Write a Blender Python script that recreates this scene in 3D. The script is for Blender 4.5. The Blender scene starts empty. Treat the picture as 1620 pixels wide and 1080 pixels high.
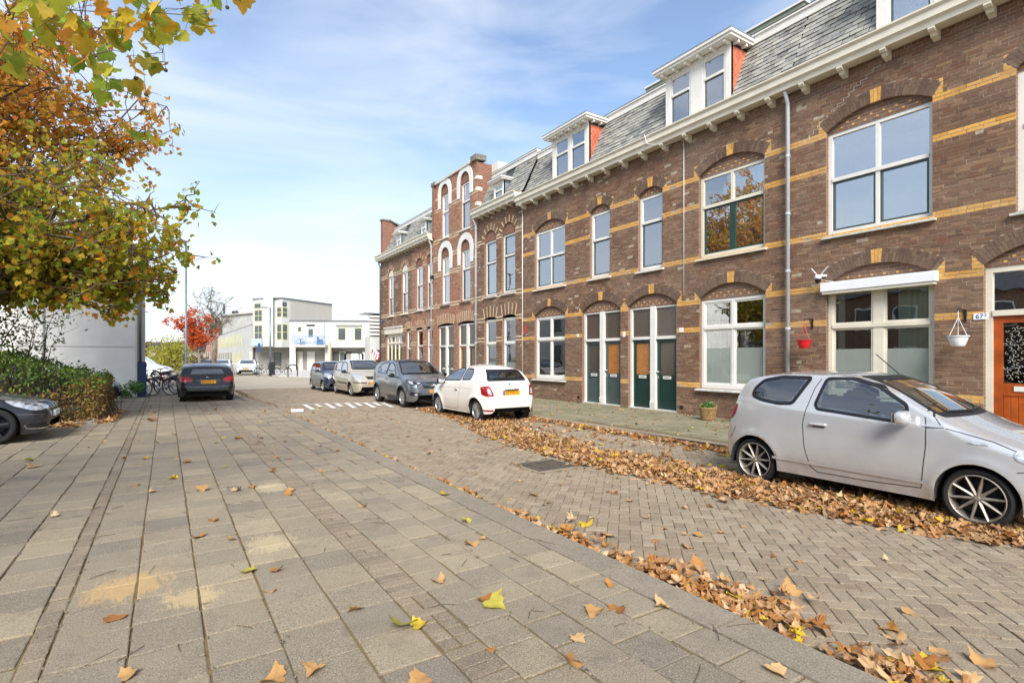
import bpy, bmesh, math, random
import numpy as np
from math import sin, cos, pi, radians, sqrt, atan2, asin, acos, tan
from mathutils import Vector, Matrix, Euler
from mathutils.geometry import tessellate_polygon, delaunay_2d_cdt
from mathutils.bvhtree import BVHTree
random.seed(7); np.random.seed(7)
scene = bpy.context.scene
COL = scene.collection

# ------------------------------------------------------------------ camera
cam_d = bpy.data.cameras.new('camera'); cam = bpy.data.objects.new('camera', cam_d)
COL.objects.link(cam); scene.camera = cam
cam.location = (0, 0, 1.68)
cam.rotation_euler = (radians(90), 0, radians(-32.96))
cam_d.sensor_width = 36; cam_d.lens = 36*845/1620
cam_d.shift_y = 25/1620
cam_d.clip_start = 0.1; cam_d.clip_end = 3000

# ------------------------------------------------------------------ world and sun
SUN_EL, SUN_AZ = 38.0, 208.0       # azimuth clockwise from +Y (street direction)
world = bpy.data.worlds.new('World'); scene.world = world; world.use_nodes = True
nt = world.node_tree; nt.nodes.clear()
def wn(t, **k):
    n = nt.nodes.new(t)
    for a, b in k.items(): setattr(n, a, b)
    return n
sky = wn('ShaderNodeTexSky', sky_type='NISHITA'); sky.sun_disc = False
sky.sun_elevation = radians(SUN_EL); sky.sun_rotation = radians(SUN_AZ)
sky.air_density = 1.0; sky.dust_density = 0.6; sky.ozone_density = 1.7
tc = wn('ShaderNodeTexCoord'); mp = wn('ShaderNodeMapping'); mp.inputs['Scale'].default_value = (1.0, 1.0, 3.6)
mp.inputs['Rotation'].default_value = (0.25, 0.15, 0.5)
nz = wn('ShaderNodeTexNoise'); nz.inputs['Scale'].default_value = 1.9; nz.inputs['Detail'].default_value = 6; nz.inputs['Roughness'].default_value = .5; nz.inputs['Distortion'].default_value = .5
cr = wn('ShaderNodeValToRGB'); cr.color_ramp.elements[0].position = .38; cr.color_ramp.elements[1].position = .72
cr.color_ramp.elements[0].color = (.04,.04,.04,1); cr.color_ramp.elements[1].color = (.72,.72,.72,1)
sx = wn('ShaderNodeSeparateXYZ'); hz = wn('ShaderNodeMapRange'); hz.inputs['From Min'].default_value = 0.0; hz.inputs['From Max'].default_value = .42
hz.inputs['To Min'].default_value = .92; hz.inputs['To Max'].default_value = 0.0
mixc = wn('ShaderNodeMix', data_type='RGBA')
mixc.inputs['B'].default_value = (3.35, 3.75, 4.3, 1)
bg = wn('ShaderNodeBackground'); bg.inputs['Strength'].default_value = .115
out = wn('ShaderNodeOutputWorld')
L = nt.links.new
L(tc.outputs['Generated'], mp.inputs['Vector']); L(mp.outputs[0], nz.inputs['Vector']); L(nz.outputs['Fac'], cr.inputs[0])
L(tc.outputs['Generated'], sx.inputs[0]); L(sx.outputs['Z'], hz.inputs['Value'])
cloud = wn('ShaderNodeMix', data_type='RGBA'); cloud.inputs['B'].default_value = (4.9, 5.05, 5.3, 1)
L(hz.outputs[0], mixc.inputs['Factor']); L(sky.outputs[0], mixc.inputs['A'])
L(mixc.outputs['Result'], cloud.inputs['A']); L(cr.outputs[0], cloud.inputs['Factor']); L(cloud.outputs['Result'], bg.inputs['Color']); L(bg.outputs[0], out.inputs[0])

sd = bpy.data.lights.new('sun', 'SUN'); sun = bpy.data.objects.new('sun', sd); COL.objects.link(sun)
sd.energy = 2.8; sd.angle = radians(26); sd.color = (1.0, .95, .88)
az = radians(SUN_AZ); el = radians(SUN_EL)
sdir = Vector((sin(az)*cos(el), cos(az)*cos(el), sin(el)))
sun.rotation_euler = sdir.to_track_quat('Z', 'Y').to_euler()
vs = scene.view_settings
vs.view_transform = 'Standard'; vs.look = 'None'; vs.gamma = 1; vs.use_curve_mapping = False; vs.exposure = 1.1
scene.cycles.max_bounces = 6; scene.cycles.transparent_max_bounces = 12
scene.cycles.diffuse_bounces = 5; scene.cycles.glossy_bounces = 3; scene.cycles.transmission_bounces = 4
scene.cycles.use_denoising = True

# ------------------------------------------------------------------ helpers
def tag(o, label=None, cat=None, group=None, kind=None):
    if label: o['label'] = label
    if cat: o['category'] = cat
    if group: o['group'] = group
    if kind: o['kind'] = kind
    return o
def empty(name, loc, label=None, cat=None, group=None, rz=0):
    o = bpy.data.objects.new(name, None); COL.objects.link(o)
    o.empty_display_size = .2; o.location = loc; o.rotation_euler = (0, 0, rz)
    return tag(o, label, cat, group)
def place(name, data, mats=None, parent=None, kind=None, local=False):
    """link a mesh object; coordinates of the mesh are world ones unless local"""
    o = bpy.data.objects.new(name, data); COL.objects.link(o)
    if parent is not None:
        o.parent = parent
        if not local and parent.type == 'EMPTY':
            o.matrix_parent_inverse = Matrix.Translation(-Vector(parent.location))
    if kind: o['kind'] = kind
    return o
class MB:
    def __init__(s): s.v = []; s.f = []; s.m = []; s.n = 0
    def add(s, vs, fs, m=0):
        s.v.extend([tuple(map(float, p)) for p in vs]); n = s.n
        s.f.extend([tuple(i+n for i in f) for f in fs]); s.m.extend([m]*len(fs)); s.n += len(vs)
    def box(s, a, b, m=0, skip=()):
        x0,y0,z0 = a; x1,y1,z1 = b
        v = [(x0,y0,z0),(x1,y0,z0),(x1,y1,z0),(x0,y1,z0),(x0,y0,z1),(x1,y0,z1),(x1,y1,z1),(x0,y1,z1)]
        fs = {'-z':(0,3,2,1),'+z':(4,5,6,7),'-y':(0,1,5,4),'+x':(1,2,6,5),'+y':(2,3,7,6),'-x':(3,0,4,7)}
        s.add(v, [f for k,f in fs.items() if k not in skip], m)
    def obox(s, c, size, M3, m=0):
        hx,hy,hz = [q/2 for q in size]; c = Vector(c)
        v = [c + M3 @ Vector((a*hx,b*hy,d*hz)) for d in (-1,1) for a,b in ((-1,-1),(1,-1),(1,1),(-1,1))]
        s.add(v, [(0,3,2,1),(4,5,6,7),(0,1,5,4),(1,2,6,5),(2,3,7,6),(3,0,4,7)], m)
    def bevbox(s, a, b, w=.01, m=0):
        x0,y0,z0=a; x1,y1,z1=b
        bm = bmesh.new(); 
        bmesh.ops.create_cube(bm, size=1)
        for v in bm.verts:
            v.co = Vector(((x0+x1)/2+v.co.x*(x1-x0),(y0+y1)/2+v.co.y*(y1-y0),(z0+z1)/2+v.co.z*(z1-z0)))
        bmesh.ops.bevel(bm, geom=bm.edges[:], offset=w, segments=2, affect='EDGES', profile=.5)
        s.addbm(bm, m)
    def addbm(s, bm, m=0):
        bm.verts.index_update(); s.add([v.co[:] for v in bm.verts], [tuple(v.index for v in f.verts) for f in bm.faces], m); bm.free()
    def tube(s, pts, r, n=8, m=0, cap=True):
        pts = [Vector(p) for p in pts]; rr = r if isinstance(r,(list,tuple)) else [r]*len(pts)
        base = s.n; vs = []; ref = None
        for i,p in enumerate(pts):
            d = (pts[min(i+1,len(pts)-1)]-pts[max(i-1,0)]).normalized()
            if ref is None: ref = Vector((0,0,1)) if abs(d.z)<.9 else Vector((1,0,0))
            u = d.cross(ref).normalized(); w = u.cross(d).normalized(); ref = w
            for k in range(n):
                a = 2*pi*k/n; vs.append(p + u*(cos(a)*rr[i]) + w*(sin(a)*rr[i]))
        fs = []
        for i in range(len(pts)-1):
            for k in range(n):
                k2=(k+1)%n; fs.append((i*n+k, i*n+k2, (i+1)*n+k2, (i+1)*n+k))
        if cap:
            fs.append(tuple(range(n))[::-1]); fs.append(tuple((len(pts)-1)*n+k for k in range(n)))
        s.add(vs, fs, m)
    def lathe(s, prof, M=None, n=24, m=0, closed=False):
        """prof: (r, h) along the z axis"""
        vs=[]; fs=[]
        for r,h in prof:
            for k in range(n):
                a=2*pi*k/n; p=Vector((r*cos(a), r*sin(a), h)); vs.append(M@p if M else p)
        q=len(prof)
        for i in range(q-1 if not closed else q):
            i2=(i+1)%q
            for k in range(n):
                k2=(k+1)%n; fs.append((i*n+k, i*n+k2, i2*n+k2, i2*n+k))
        s.add(vs, fs, m)
    def poly(s, pts, thick=None, axis=None, m=0):
        pts=[Vector(p) for p in pts]; n=len(pts)
        if thick is None: s.add(pts,[tuple(range(n))],m); return
        d=Vector(thick); v=pts+[p+d for p in pts]
        s.add(v,[tuple(range(n)),tuple(range(2*n-1,n-1,-1))]+[(i,i+n,(i+1)%n+n,(i+1)%n) for i in range(n)],m)
    def mesh(s, name='mesh', mats=None, smooth=False):
        me = bpy.data.meshes.new(name); me.from_pydata(s.v, [], s.f)
        if mats is not None:
            for q in (mats if isinstance(mats,(list,tuple)) else [mats]): me.materials.append(q)
        if len(set(s.m))>1: me.polygons.foreach_set('material_index', s.m)
        if smooth: me.polygons.foreach_set('use_smooth', [True]*len(s.f))
        me.update(); return me
    def obj(s, name, mats, parent=None, kind=None, smooth=False, local=False, fix=True):
        me = s.mesh(name, mats, smooth)
        if fix:
            bm = bmesh.new(); bm.from_mesh(me); bmesh.ops.recalc_face_normals(bm, faces=bm.faces[:]); bm.to_mesh(me); bm.free()
        return place(name, me, None, parent, kind, local)
def np_mesh(name, V, F, mats, matidx=None, smooth=False):
    """V (n,3), F (m,k) arrays"""
    me = bpy.data.meshes.new(name); V=np.asarray(V,dtype=np.float32); F=np.asarray(F,dtype=np.int32)
    me.vertices.add(len(V)); me.vertices.foreach_set('co', V.ravel())
    k=F.shape[1]; me.loops.add(F.size); me.loops.foreach_set('vertex_index', F.ravel())
    me.polygons.add(len(F)); me.polygons.foreach_set('loop_start', np.arange(0,F.size,k,dtype=np.int32))
    me.polygons.foreach_set('loop_total', np.full(len(F),k,dtype=np.int32))
    for q in (mats if isinstance(mats,(list,tuple)) else [mats]): me.materials.append(q)
    if matidx is not None: me.polygons.foreach_set('material_index', np.asarray(matidx,dtype=np.int32))
    me.polygons.foreach_set('use_smooth', np.full(len(F),smooth,dtype=bool))
    me.update(calc_edges=True); me.validate(); return me
def auto_smooth(me, ang=40):
    bm=bmesh.new(); bm.from_mesh(me)
    for f in bm.faces: f.smooth=True
    for e in bm.edges:
        if len(e.link_faces)==2 and e.calc_face_angle(0)>radians(ang): e.smooth=False
    bm.to_mesh(me); bm.free()

# ------------------------------------------------------------------ materials
def hx(s):
    s=s.lstrip('#'); c=[int(s[i:i+2],16)/255 for i in (0,2,4)]
    return tuple([(q/12.92 if q<=.04045 else ((q+.055)/1.055)**2.4) for q in c]+[1])
class Mat:
    def __init__(s, name, rough=.6, metal=0, col=(.5,.5,.5,1), coat=0, spec=.5):
        s.m=bpy.data.materials.new(name); s.m.use_nodes=True; s.t=s.m.node_tree; s.b=s.t.nodes['Principled BSDF']; s.out=s.t.nodes['Material Output']
        s.b.inputs['Base Color'].default_value=col; s.b.inputs['Roughness'].default_value=rough; s.b.inputs['Metallic'].default_value=metal
        s.b.inputs['Coat Weight'].default_value=coat; s.b.inputs['Specular IOR Level'].default_value=spec; s.b.inputs['Coat Roughness'].default_value=.04
    def n(s,t,**k):
        q=s.t.nodes.new(t)
        for a,b in k.items():
            if a.startswith('_'): q.inputs[a[1:].replace('_',' ')].default_value=b
            else: setattr(q,a,b)
        return q
    def l(s,a,b): s.t.links.new(a,b)
    def noise(s,scale,detail=4,rough=.55,dist=0,coord='Object',sc=None):
        tc=s.n('ShaderNodeTexCoord') if coord!='pos' else s.n('ShaderNodeNewGeometry')
        src=tc.outputs['Position'] if coord=='pos' else tc.outputs[coord]
        if sc is not None:
            mp=s.n('ShaderNodeMapping',_Scale=sc); s.l(src,mp.inputs['Vector']); src=mp.outputs[0]
        q=s.n('ShaderNodeTexNoise',_Scale=scale,_Detail=detail,_Roughness=rough,_Distortion=dist); s.l(src,q.inputs['Vector']); return q.outputs['Fac']
    def ramp(s,fac,stops,interp='LINEAR'):
        r=s.n('ShaderNodeValToRGB'); e=r.color_ramp; e.interpolation=interp
        while len(e.elements)<len(stops): e.elements.new(.5)
        for i,(p,c) in enumerate(stops):
            e.elements[i].position=p; e.elements[i].color=c if len(c)==4 else tuple(c)+(1,)
        s.l(fac,r.inputs[0]); return r.outputs[0]
    def math(s,op,a,b=None,clamp=False):
        q=s.n('ShaderNodeMath',operation=op); q.use_clamp=clamp
        for i,x in enumerate((a,b)):
            if x is None: continue
            if isinstance(x,(int,float)): q.inputs[i].default_value=x
            else: s.l(x,q.inputs[i])
        return q.outputs[0]
    def mix(s,fac,a,b,blend='MIX'):
        q=s.n('ShaderNodeMix',data_type='RGBA',blend_type=blend)
        for k,x in (('Factor',fac),('A',a),('B',b)):
            if isinstance(x,(int,float)): q.inputs[k].default_value=x
            elif isinstance(x,tuple): q.inputs[k].default_value=x
            else: s.l(x,q.inputs[k])
        return q.outputs['Result']
    def rnd(s):
        g=s.n('ShaderNodeNewGeometry'); o=s.n('ShaderNodeObjectInfo')
        return s.math('FRACT', s.math('ADD', g.outputs['Random Per Island'], o.outputs['Random']))
    def color(s,c): s.l(c,s.b.inputs['Base Color']); return s
    def rough(s,c): s.l(c,s.b.inputs['Roughness']); return s
    def bump(s,h,strength=.3,dist=.01):
        q=s.n('ShaderNodeBump',_Strength=strength,_Distance=dist); s.l(h,q.inputs['Height']); s.l(q.outputs[0],s.b.inputs['Normal']); return s
    def alpha(s, c):
        s.l(c, s.b.inputs['Alpha']); return s
M={}
def simple(name, col, rough=.6, metal=0, var=.12, scale=6, bump=.1, coat=0, bscale=None, bdist=.004, spec=.5):
    c=hx(col) if isinstance(col,str) else tuple(col)+(1,)
    q=Mat(name,rough,metal,c,coat,spec)
    if var:
        f=q.noise(scale,5)
        a=tuple(max(0,x*(1-var*1.6)) for x in c[:3])+(1,); b=tuple(min(1,x*(1+var)) for x in c[:3])+(1,)
        q.color(q.ramp(f,[(.3,a),(.7,b)]))
    if bump: q.bump(q.noise(bscale or scale*12,4),bump,bdist)
    M[name]=q.m; return q.m
simple('white_paint','#dddbd3',.42,var=.05,scale=2.2,bump=.06)
simple('cream_paint','#d8d2bf',.45,var=.07,scale=2.5,bump=.06)
simple('weathered_white','#d9d6cc',.6,var=.16,scale=3,bump=.1)
simple('sill_stone','#c9c9bf',.65,var=.18,scale=6,bump=.15)
simple('old_sill','#77736a',.8,var=.25,scale=7,bump=.2)
simple('green_paint','#24413a',.3,var=.08,scale=4,bump=.05)
simple('dark_green_paint','#16352f',.3,var=.08,scale=4,bump=.05)
simple('grey_green_paint','#435150',.35,var=.08,scale=4,bump=.05)
simple('orange_wood','#a8501c',.35,var=.22,scale=3,bump=.08)
simple('ochre_door','#b07a2c',.4,var=.15)
simple('brown_wood','#6d4527',.5,var=.15)
simple('zinc','#9aa0a6',.38,.75,var=.15,scale=5,bump=.08)
simple('grey_pipe','#b4b9be',.42,.1,var=.1,scale=2,bump=.04)
simple('black_plastic','#15161a',.45,var=.1,bump=.05)
simple('dark_metal','#25272b',.4,.6,var=.1)
simple('steel','#c0c2c4',.25,1,var=.05)
simple('grey_steel','#868c92',.45,.7,var=.12)
simple('red_plastic','#c81f26',.35,var=.05,bump=.03)
simple('white_plastic','#e6e8ea',.35,var=.03,bump=.02)
simple('kerb_stone','#8d8a83',.85,var=.2,scale=8,bump=.5,bscale=140,bdist=.003)
simple('lead','#7f8c99',.5,.2,var=.2,scale=4)
simple('plaster_white','#f0f1ec',.8,var=.05,scale=1.2,bump=.15,bscale=40)
simple('navy_paint','#2c3c63',.5,var=.1)
simple('rubber','#1a1a1b',.85,var=.15,scale=20,bump=.3,bscale=90)
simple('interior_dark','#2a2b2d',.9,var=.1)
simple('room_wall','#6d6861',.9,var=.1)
simple('seat_cloth','#3b3c40',.9,var=.12)
simple('bark_plane','#7c7466',.9,var=.35,scale=5,bump=.6,bscale=22,bdist=.02)
simple('twig','#5a4a38',.9,var=.25,scale=12,bump=.3)
simple('wicker','#9a7d52',.8,var=.3,scale=30,bump=.6,bscale=60,bdist=.01)
simple('road_paint','#d5d4cd',.75,var=.14,scale=18,bump=.3)
simple('pale_stone','#d8cdbb',.75,var=.12,scale=9,bump=.2)

def brick_mat(name, cols, rough=.85, pale=None):
    q=Mat(name,rough,spec=.3); r=q.rnd()
    st=[(i/(len(cols)-1),hx(c)) for i,c in enumerate(cols)]
    c=q.ramp(r,st)
    f=q.noise(26,5,.7,coord='Object'); c=q.mix(q.math('MULTIPLY',f,.55),c,hx('#3a2f2a'),'MIX') if pale is None else q.mix(q.math('MULTIPLY',f,.25),c,hx('#a06a2a'))
    g=q.noise(.55,4,.6,coord='pos'); c=q.mix(q.ramp(g,[(.42,(0,0,0)),(.75,(.42,.42,.42))]),c,hx('#8b7b6c'))
    g2=q.noise(3.1,5,.7,coord='pos'); c=q.mix(q.ramp(g2,[(.55,(0,0,0)),(.8,(.35,.35,.35))]),c,hx('#2e2724'))
    q.color(c); q.bump(q.noise(60,5,.7),.6,.006); M[name]=q.m
brick_mat('brown_brick',['#6d5040','#8a6850','#7a5b49','#96755a','#82563f','#80644f','#a37f60','#6e5443'])
brick_mat('red_brick',['#b07c60','#c08a6c','#a36f54','#c49476','#b4826a','#9c6e56','#c28e72'])
brick_mat('dark_brick',['#6b5547','#7a6250','#846c56','#655045','#7d6250'])
brick_mat('yellow_brick',['#d6a352','#dfae5f','#cc9848','#e2b56c','#d8a65a'],pale=1)
brick_mat('cream_brick',['#d6c5a4','#cdbb9a','#ddcfb2'],pale=1)
q=Mat('mortar',.95); q.color(q.ramp(q.noise(14,5,.7,coord='pos'),[(.3,hx('#8a7d6e')),(.7,hx('#b8aa94'))])); q.bump(q.noise(90,4),.5,.004); M['mortar']=q.m
# plain brick texture for reveals, side walls and far walls
def bricktex(name, c1, c2, mort, scale=1.0, bw=.22, bh=.07):
    q=Mat(name,.88,spec=.3); g=q.n('ShaderNodeNewGeometry'); sp=q.n('ShaderNodeSeparateXYZ'); q.l(g.outputs['Position'],sp.inputs[0])
    h=q.math('ADD',sp.outputs['X'],sp.outputs['Y']); cb=q.n('ShaderNodeCombineXYZ'); q.l(h,cb.inputs[0]); q.l(sp.outputs['Z'],cb.inputs[1])
    b=q.n('ShaderNodeTexBrick'); b.inputs['Color1'].default_value=hx(c1); b.inputs['Color2'].default_value=hx(c2); b.inputs['Mortar'].default_value=hx(mort)
    b.inputs['Scale'].default_value=1/scale; b.inputs['Brick Width'].default_value=bw; b.inputs['Row Height'].default_value=bh; b.inputs['Mortar Size'].default_value=.006; b.inputs['Bias'].default_value=0
    q.l(cb.outputs[0],b.inputs['Vector']); c=q.mix(q.math('MULTIPLY',q.noise(5,5,.7,coord='pos'),.5),b.outputs['Color'],hx(c2))
    q.color(c); q.bump(b.outputs['Fac'],-.6,.006); M[name]=q.m
bricktex('brown_brick_wall','#6d5243','#7f6352','#948a7e')
bricktex('red_brick_wall','#8f5a46','#6e4a3c','#a79a8b')
bricktex('pale_brick_wall','#c2bdb2','#b3aea2','#a39e94')
bricktex('pink_brick_wall','#a97f70','#95705f','#a79a8b')

# paving
def paving(name, cols, stain=None, moss=0.0, rough=.9, sand=.0):
    q=Mat(name,rough,spec=.25); r=q.rnd(); c=q.ramp(r,[(i/(len(cols)-1),hx(x)) for i,x in enumerate(cols)])
    sp=q.noise(115,3,.85,coord='pos'); c=q.mix(q.ramp(sp,[(.36,(.8,.8,.8)),(.48,(0,0,0)),(.6,(0,0,0))]),c,hx('#4a443c'))
    c=q.mix(q.ramp(sp,[(.54,(0,0,0)),(.66,(.7,.7,.7))]),c,hx('#bdb29d'))
    big=q.noise(.7,5,.6,coord='pos'); c=q.mix(q.ramp(big,[(.4,(0,0,0)),(.7,(.38,.38,.38))]),c,hx('#a3967f'))
    mid=q.noise(5,6,.75,coord='pos'); c=q.mix(q.ramp(mid,[(.5,(0,0,0)),(.75,(.45,.45,.45))]),c,hx('#5e574c'))
    if moss:
        mo=q.noise(1.3,6,.7,coord='pos'); c=q.mix(q.ramp(mo,[(.38,(0,0,0)),(.62,(moss,)*3)]),c,hx('#5b6636'))
    if stain:
        for (cx,cy,rx,ry,colr) in stain:
            g=q.n('ShaderNodeNewGeometry'); mp=q.n('ShaderNodeMapping'); mp.vector_type='POINT'
            mp.inputs['Location'].default_value=(-cx/rx,-cy/ry,0); mp.inputs['Scale'].default_value=(1/rx,1/ry,0)
            q.l(g.outputs['Position'],mp.inputs[0]); ln=q.n('ShaderNodeVectorMath',operation='LENGTH'); q.l(mp.outputs[0],ln.inputs[0])
            m=q.math('SUBTRACT',1.0,ln.outputs['Value'],clamp=True)
            n2=q.noise(11,7,.8,1.6,coord='pos',sc=(1.6,.5,1)); v=q.math('ADD',q.math('MULTIPLY',m,.55),n2)
            c=q.mix(q.ramp(v,[(.76,(0,0,0)),(.86,(.45,.45,.45))]),c,hx(colr))
    q.color(c); q.bump(q.noise(110,4,.85,coord='pos'),.8,.006); M[name]=q.m
paving('grey_tile',['#857a69','#938670','#766e62','#9b8d75','#8a7f6e','#a2947a','#7a7266','#8f836f','#837a6c','#988a72'],
   stain=[(-.22,4.6,.55,.55,'#d3ab66'),(.15,4.15,.35,.35,'#d6bb85'),(.75,5.0,.4,.5,'#cdb98f'),(1.1,7.1,.4,.5,'#d0bf98')])
paving('mossy_tile',['#7b7762','#868069','#716f5b','#8f866e','#7d7a66'],moss=.30)
paving('road_brick',['#8a7b68','#94856f','#7f715f','#9a8a73','#877560','#8e806c','#9d8f7a','#7b6b5c'])
paving('strip_brick',['#837462','#8f806c','#776a5a','#8a7c68'])
paving('kerb_concrete',['#887e70','#82796b','#8e8474'])
q=Mat('joint_sand',1.0,spec=.1); c=q.ramp(q.noise(9,5,.7,coord='pos'),[(.3,hx('#5a4d3a')),(.55,hx('#77674a')),(.7,hx('#64653e'))]); c=q.mix(q.ramp(q.noise(60,3,.8,coord='pos'),[(.58,(0,0,0)),(.68,(.7,.7,.7))]),c,hx('#9b6b3c')); q.color(c); q.bump(q.noise(120,3,coord='pos'),.5,.004); M['joint_sand']=q.m
q=Mat('far_ground',.95); q.color(q.ramp(q.noise(.3,6,.7,coord='pos'),[(.3,hx('#968b79')),(.7,hx('#aca08c'))])); q.bump(q.noise(30,4,coord='pos'),.3,.01); M['far_ground']=q.m
q=Mat('soil',1); q.color(q.ramp(q.noise(6,5,.7,coord='pos'),[(.3,hx('#3a2d20')),(.7,hx('#5d4a32'))])); q.bump(q.noise(30,4,coord='pos'),.8,.03); M['soil']=q.m

# slate
q=Mat('slate',.62,spec=.4); c=q.ramp(q.rnd(),[(0,hx('#81827f')),(.25,hx('#a09f97')),(.5,hx('#8b8b84')),(.75,hx('#aba99d')),(1,hx('#78797a'))])
c=q.mix(q.ramp(q.noise(2.2,6,.75,coord='pos'),[(.5,(0,0,0)),(.72,(.75,.75,.75))]),c,hx('#3f3c3a')); c=q.mix(q.ramp(q.noise(9,6,.75,coord='pos'),[(.55,(0,0,0)),(.75,(.5,.5,.5))]),c,hx('#9c9670')); q.color(c); q.bump(q.noise(25,5,.7),.4,.01); M['slate']=q.m
q=Mat('roof_felt',.9); q.color(q.ramp(q.noise(4,4,coord='pos'),[(.3,hx('#34363a')),(.7,hx('#484a4d'))])); M['roof_felt']=q.m
q=Mat('red_shingle',.7); q.color(q.ramp(q.rnd(),[(0,hx('#b8644a')),(.5,hx('#c67358')),(1,hx('#ad5a42'))])); q.bump(q.noise(40,4),.3,.004); M['red_shingle']=q.m
q=Mat('green_panel',.7); q.color(q.ramp(q.noise(3,5,.7,coord='pos',sc=(1,.3,1)),[(.3,hx('#737a69')),(.7,hx('#8f9480'))])); M['green_panel']=q.m

# glass
def glass(name, tint=(.93,.96,.95), refl=.17, rough=.0):
    q=Mat(name); n=q.t.nodes; n.remove(q.b)
    tr=q.n('ShaderNodeBsdfTransparent'); tr.inputs[0].default_value=tuple(tint)+(1,)
    gl=q.n('ShaderNodeBsdfGlossy'); gl.inputs['Roughness'].default_value=rough; gl.inputs[0].default_value=(1,1,1,1)
    fr=q.n('ShaderNodeFresnel',_IOR=1.55); f=q.math('ADD',q.math('MULTIPLY',fr.outputs[0],2.3),refl,clamp=True)
    bp=q.n('ShaderNodeBump',_Strength=.10,_Distance=.02); q.l(q.noise(1.6,2,coord='pos'),bp.inputs['Height']); q.l(bp.outputs[0],gl.inputs['Normal'])
    ms=q.n('ShaderNodeMixShader'); q.l(f,ms.inputs[0]); q.l(tr.outputs[0],ms.inputs[1]); q.l(gl.outputs[0],ms.inputs[2]); q.l(ms.outputs[0],q.out.inputs[0]); M[name]=q.m
glass('window_glass',refl=.30); glass('clear_glass',refl=.07); glass('car_glass',(.55,.62,.6),.07)
glass('dark_car_glass',(.22,.25,.26),.07)
q=Mat('brown_glass',.12,col=hx('#4a423b'),spec=.6); q.color(q.ramp(q.noise(40,4,.7,1,coord='pos'),[(.3,hx('#3b342e')),(.7,hx('#65594d'))])); q.bump(q.noise(70,3,.5,1,coord='pos'),.3,.003); M['brown_glass']=q.m
q=Mat('amber_glass',.15,col=hx('#a8692f'),spec=.6); q.color(q.ramp(q.noise(30,4,.7,1,coord='pos',sc=(1,1,.3)),[(.3,hx('#8a5426')),(.7,hx('#bd8345'))])); q.bump(q.noise(70,3,coord='pos'),.3,.003); M['amber_glass']=q.m
q=Mat('curtain',.9,col=hx('#dcdcd2')); q.b.inputs['Transmission Weight'].default_value=0; q.color(q.ramp(q.noise(3,3,coord='pos',sc=(1,1,.1)),[(.3,hx('#c9cbc0')),(.7,hx('#e6e6de'))])); M['curtain']=q.m
simple('green_curtain','#c3cdb4',.9,var=.06); simple('grey_curtain','#6f6c69',.9,var=.1)
simple('blind','#b9bfb8',.7,var=.06); simple('frosted','#89938a',.5,var=.08,scale=20)
q=Mat('frosted',.4,col=hx('#a9b3aa')); q.b.inputs['Alpha'].default_value=.42; M['frosted']=q.m  # frosted_see
def car_paint(name,col,metal=.35,rough=.32,dirt=.25):
    dk=sum(hx(col)[:3])<.12; q=Mat(name,rough,metal*(0 if dk else 1),hx(col),.45 if dk else 1.0,.3 if dk else .5); dirt=.05 if dk else dirt; c=q.mix(q.ramp(q.noise(3.5,6,.7),[(.45,(0,0,0)),(.8,(dirt,)*3)]),hx(col),hx('#8c8377'))
    g=q.n('ShaderNodeTexCoord'); s=q.n('ShaderNodeSeparateXYZ'); q.l(g.outputs['Object'],s.inputs[0])
    low=q.n('ShaderNodeMapRange'); low.inputs['From Min'].default_value=.15; low.inputs['From Max'].default_value=.6; low.inputs['To Min'].default_value=.55 if sum(hx(col)[:3])>.5 else .2; low.inputs['To Max'].default_value=0
    q.l(s.outputs['Z'],low.inputs[0]); c=q.mix(q.math('MULTIPLY',low.outputs[0],q.noise(14,5,.7)),c,hx('#8a7c68')); q.color(c); M[name]=q.m
car_paint('silver_paint','#c6c8ca',.42,.22,.14); car_paint('white_car_paint','#e6e2d8',.0,.3,.12); car_paint('grey_car_paint','#70777f',.6,.3)
car_paint('beige_paint','#c4bda9',.45,.32); car_paint('navy_car_paint','#2b3650',.4,.3); car_paint('black_car_paint','#16181d',.3,.25,.15); car_paint('dark_blue_grey','#23272f',.3,.22,.2)
car_paint('plain_white_paint','#e4e6e8',.0,.3,.08)
simple('red_lens','#860a10',.3,var=.12,scale=30,bump=.1,coat=.25); simple('clear_lens','#c9cdd0',.12,.5,var=.3,scale=16,bump=.3,coat=1)
simple('dark_trim','#1b1d20',.5,var=.1,bump=.05); simple('amber_lens','#c9701c',.2,var=.05,coat=1)
simple('chrome','#d5d7d9',.12,1,var=.02,bump=0); simple('alloy','#b8b7b2',.32,.85,var=.1,scale=20); simple('dirty_alloy','#a79f94',.42,.7,var=.2,scale=14)
simple('plate_yellow','#e0a21c',.45,var=.1,scale=40,bump=0); simple('plate_blue','#2c4fa0',.45,var=0,bump=0); simple('scroll_glass','#b3b5a6',.5,var=0,bump=0); simple('plate_smudge','#b5781a',.5,var=.1,bump=0); simple('grey_smudge','#b9bac0',.6,var=0,bump=0); simple('plate_ink','#1d1a14',.6,var=0,bump=0)

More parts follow.
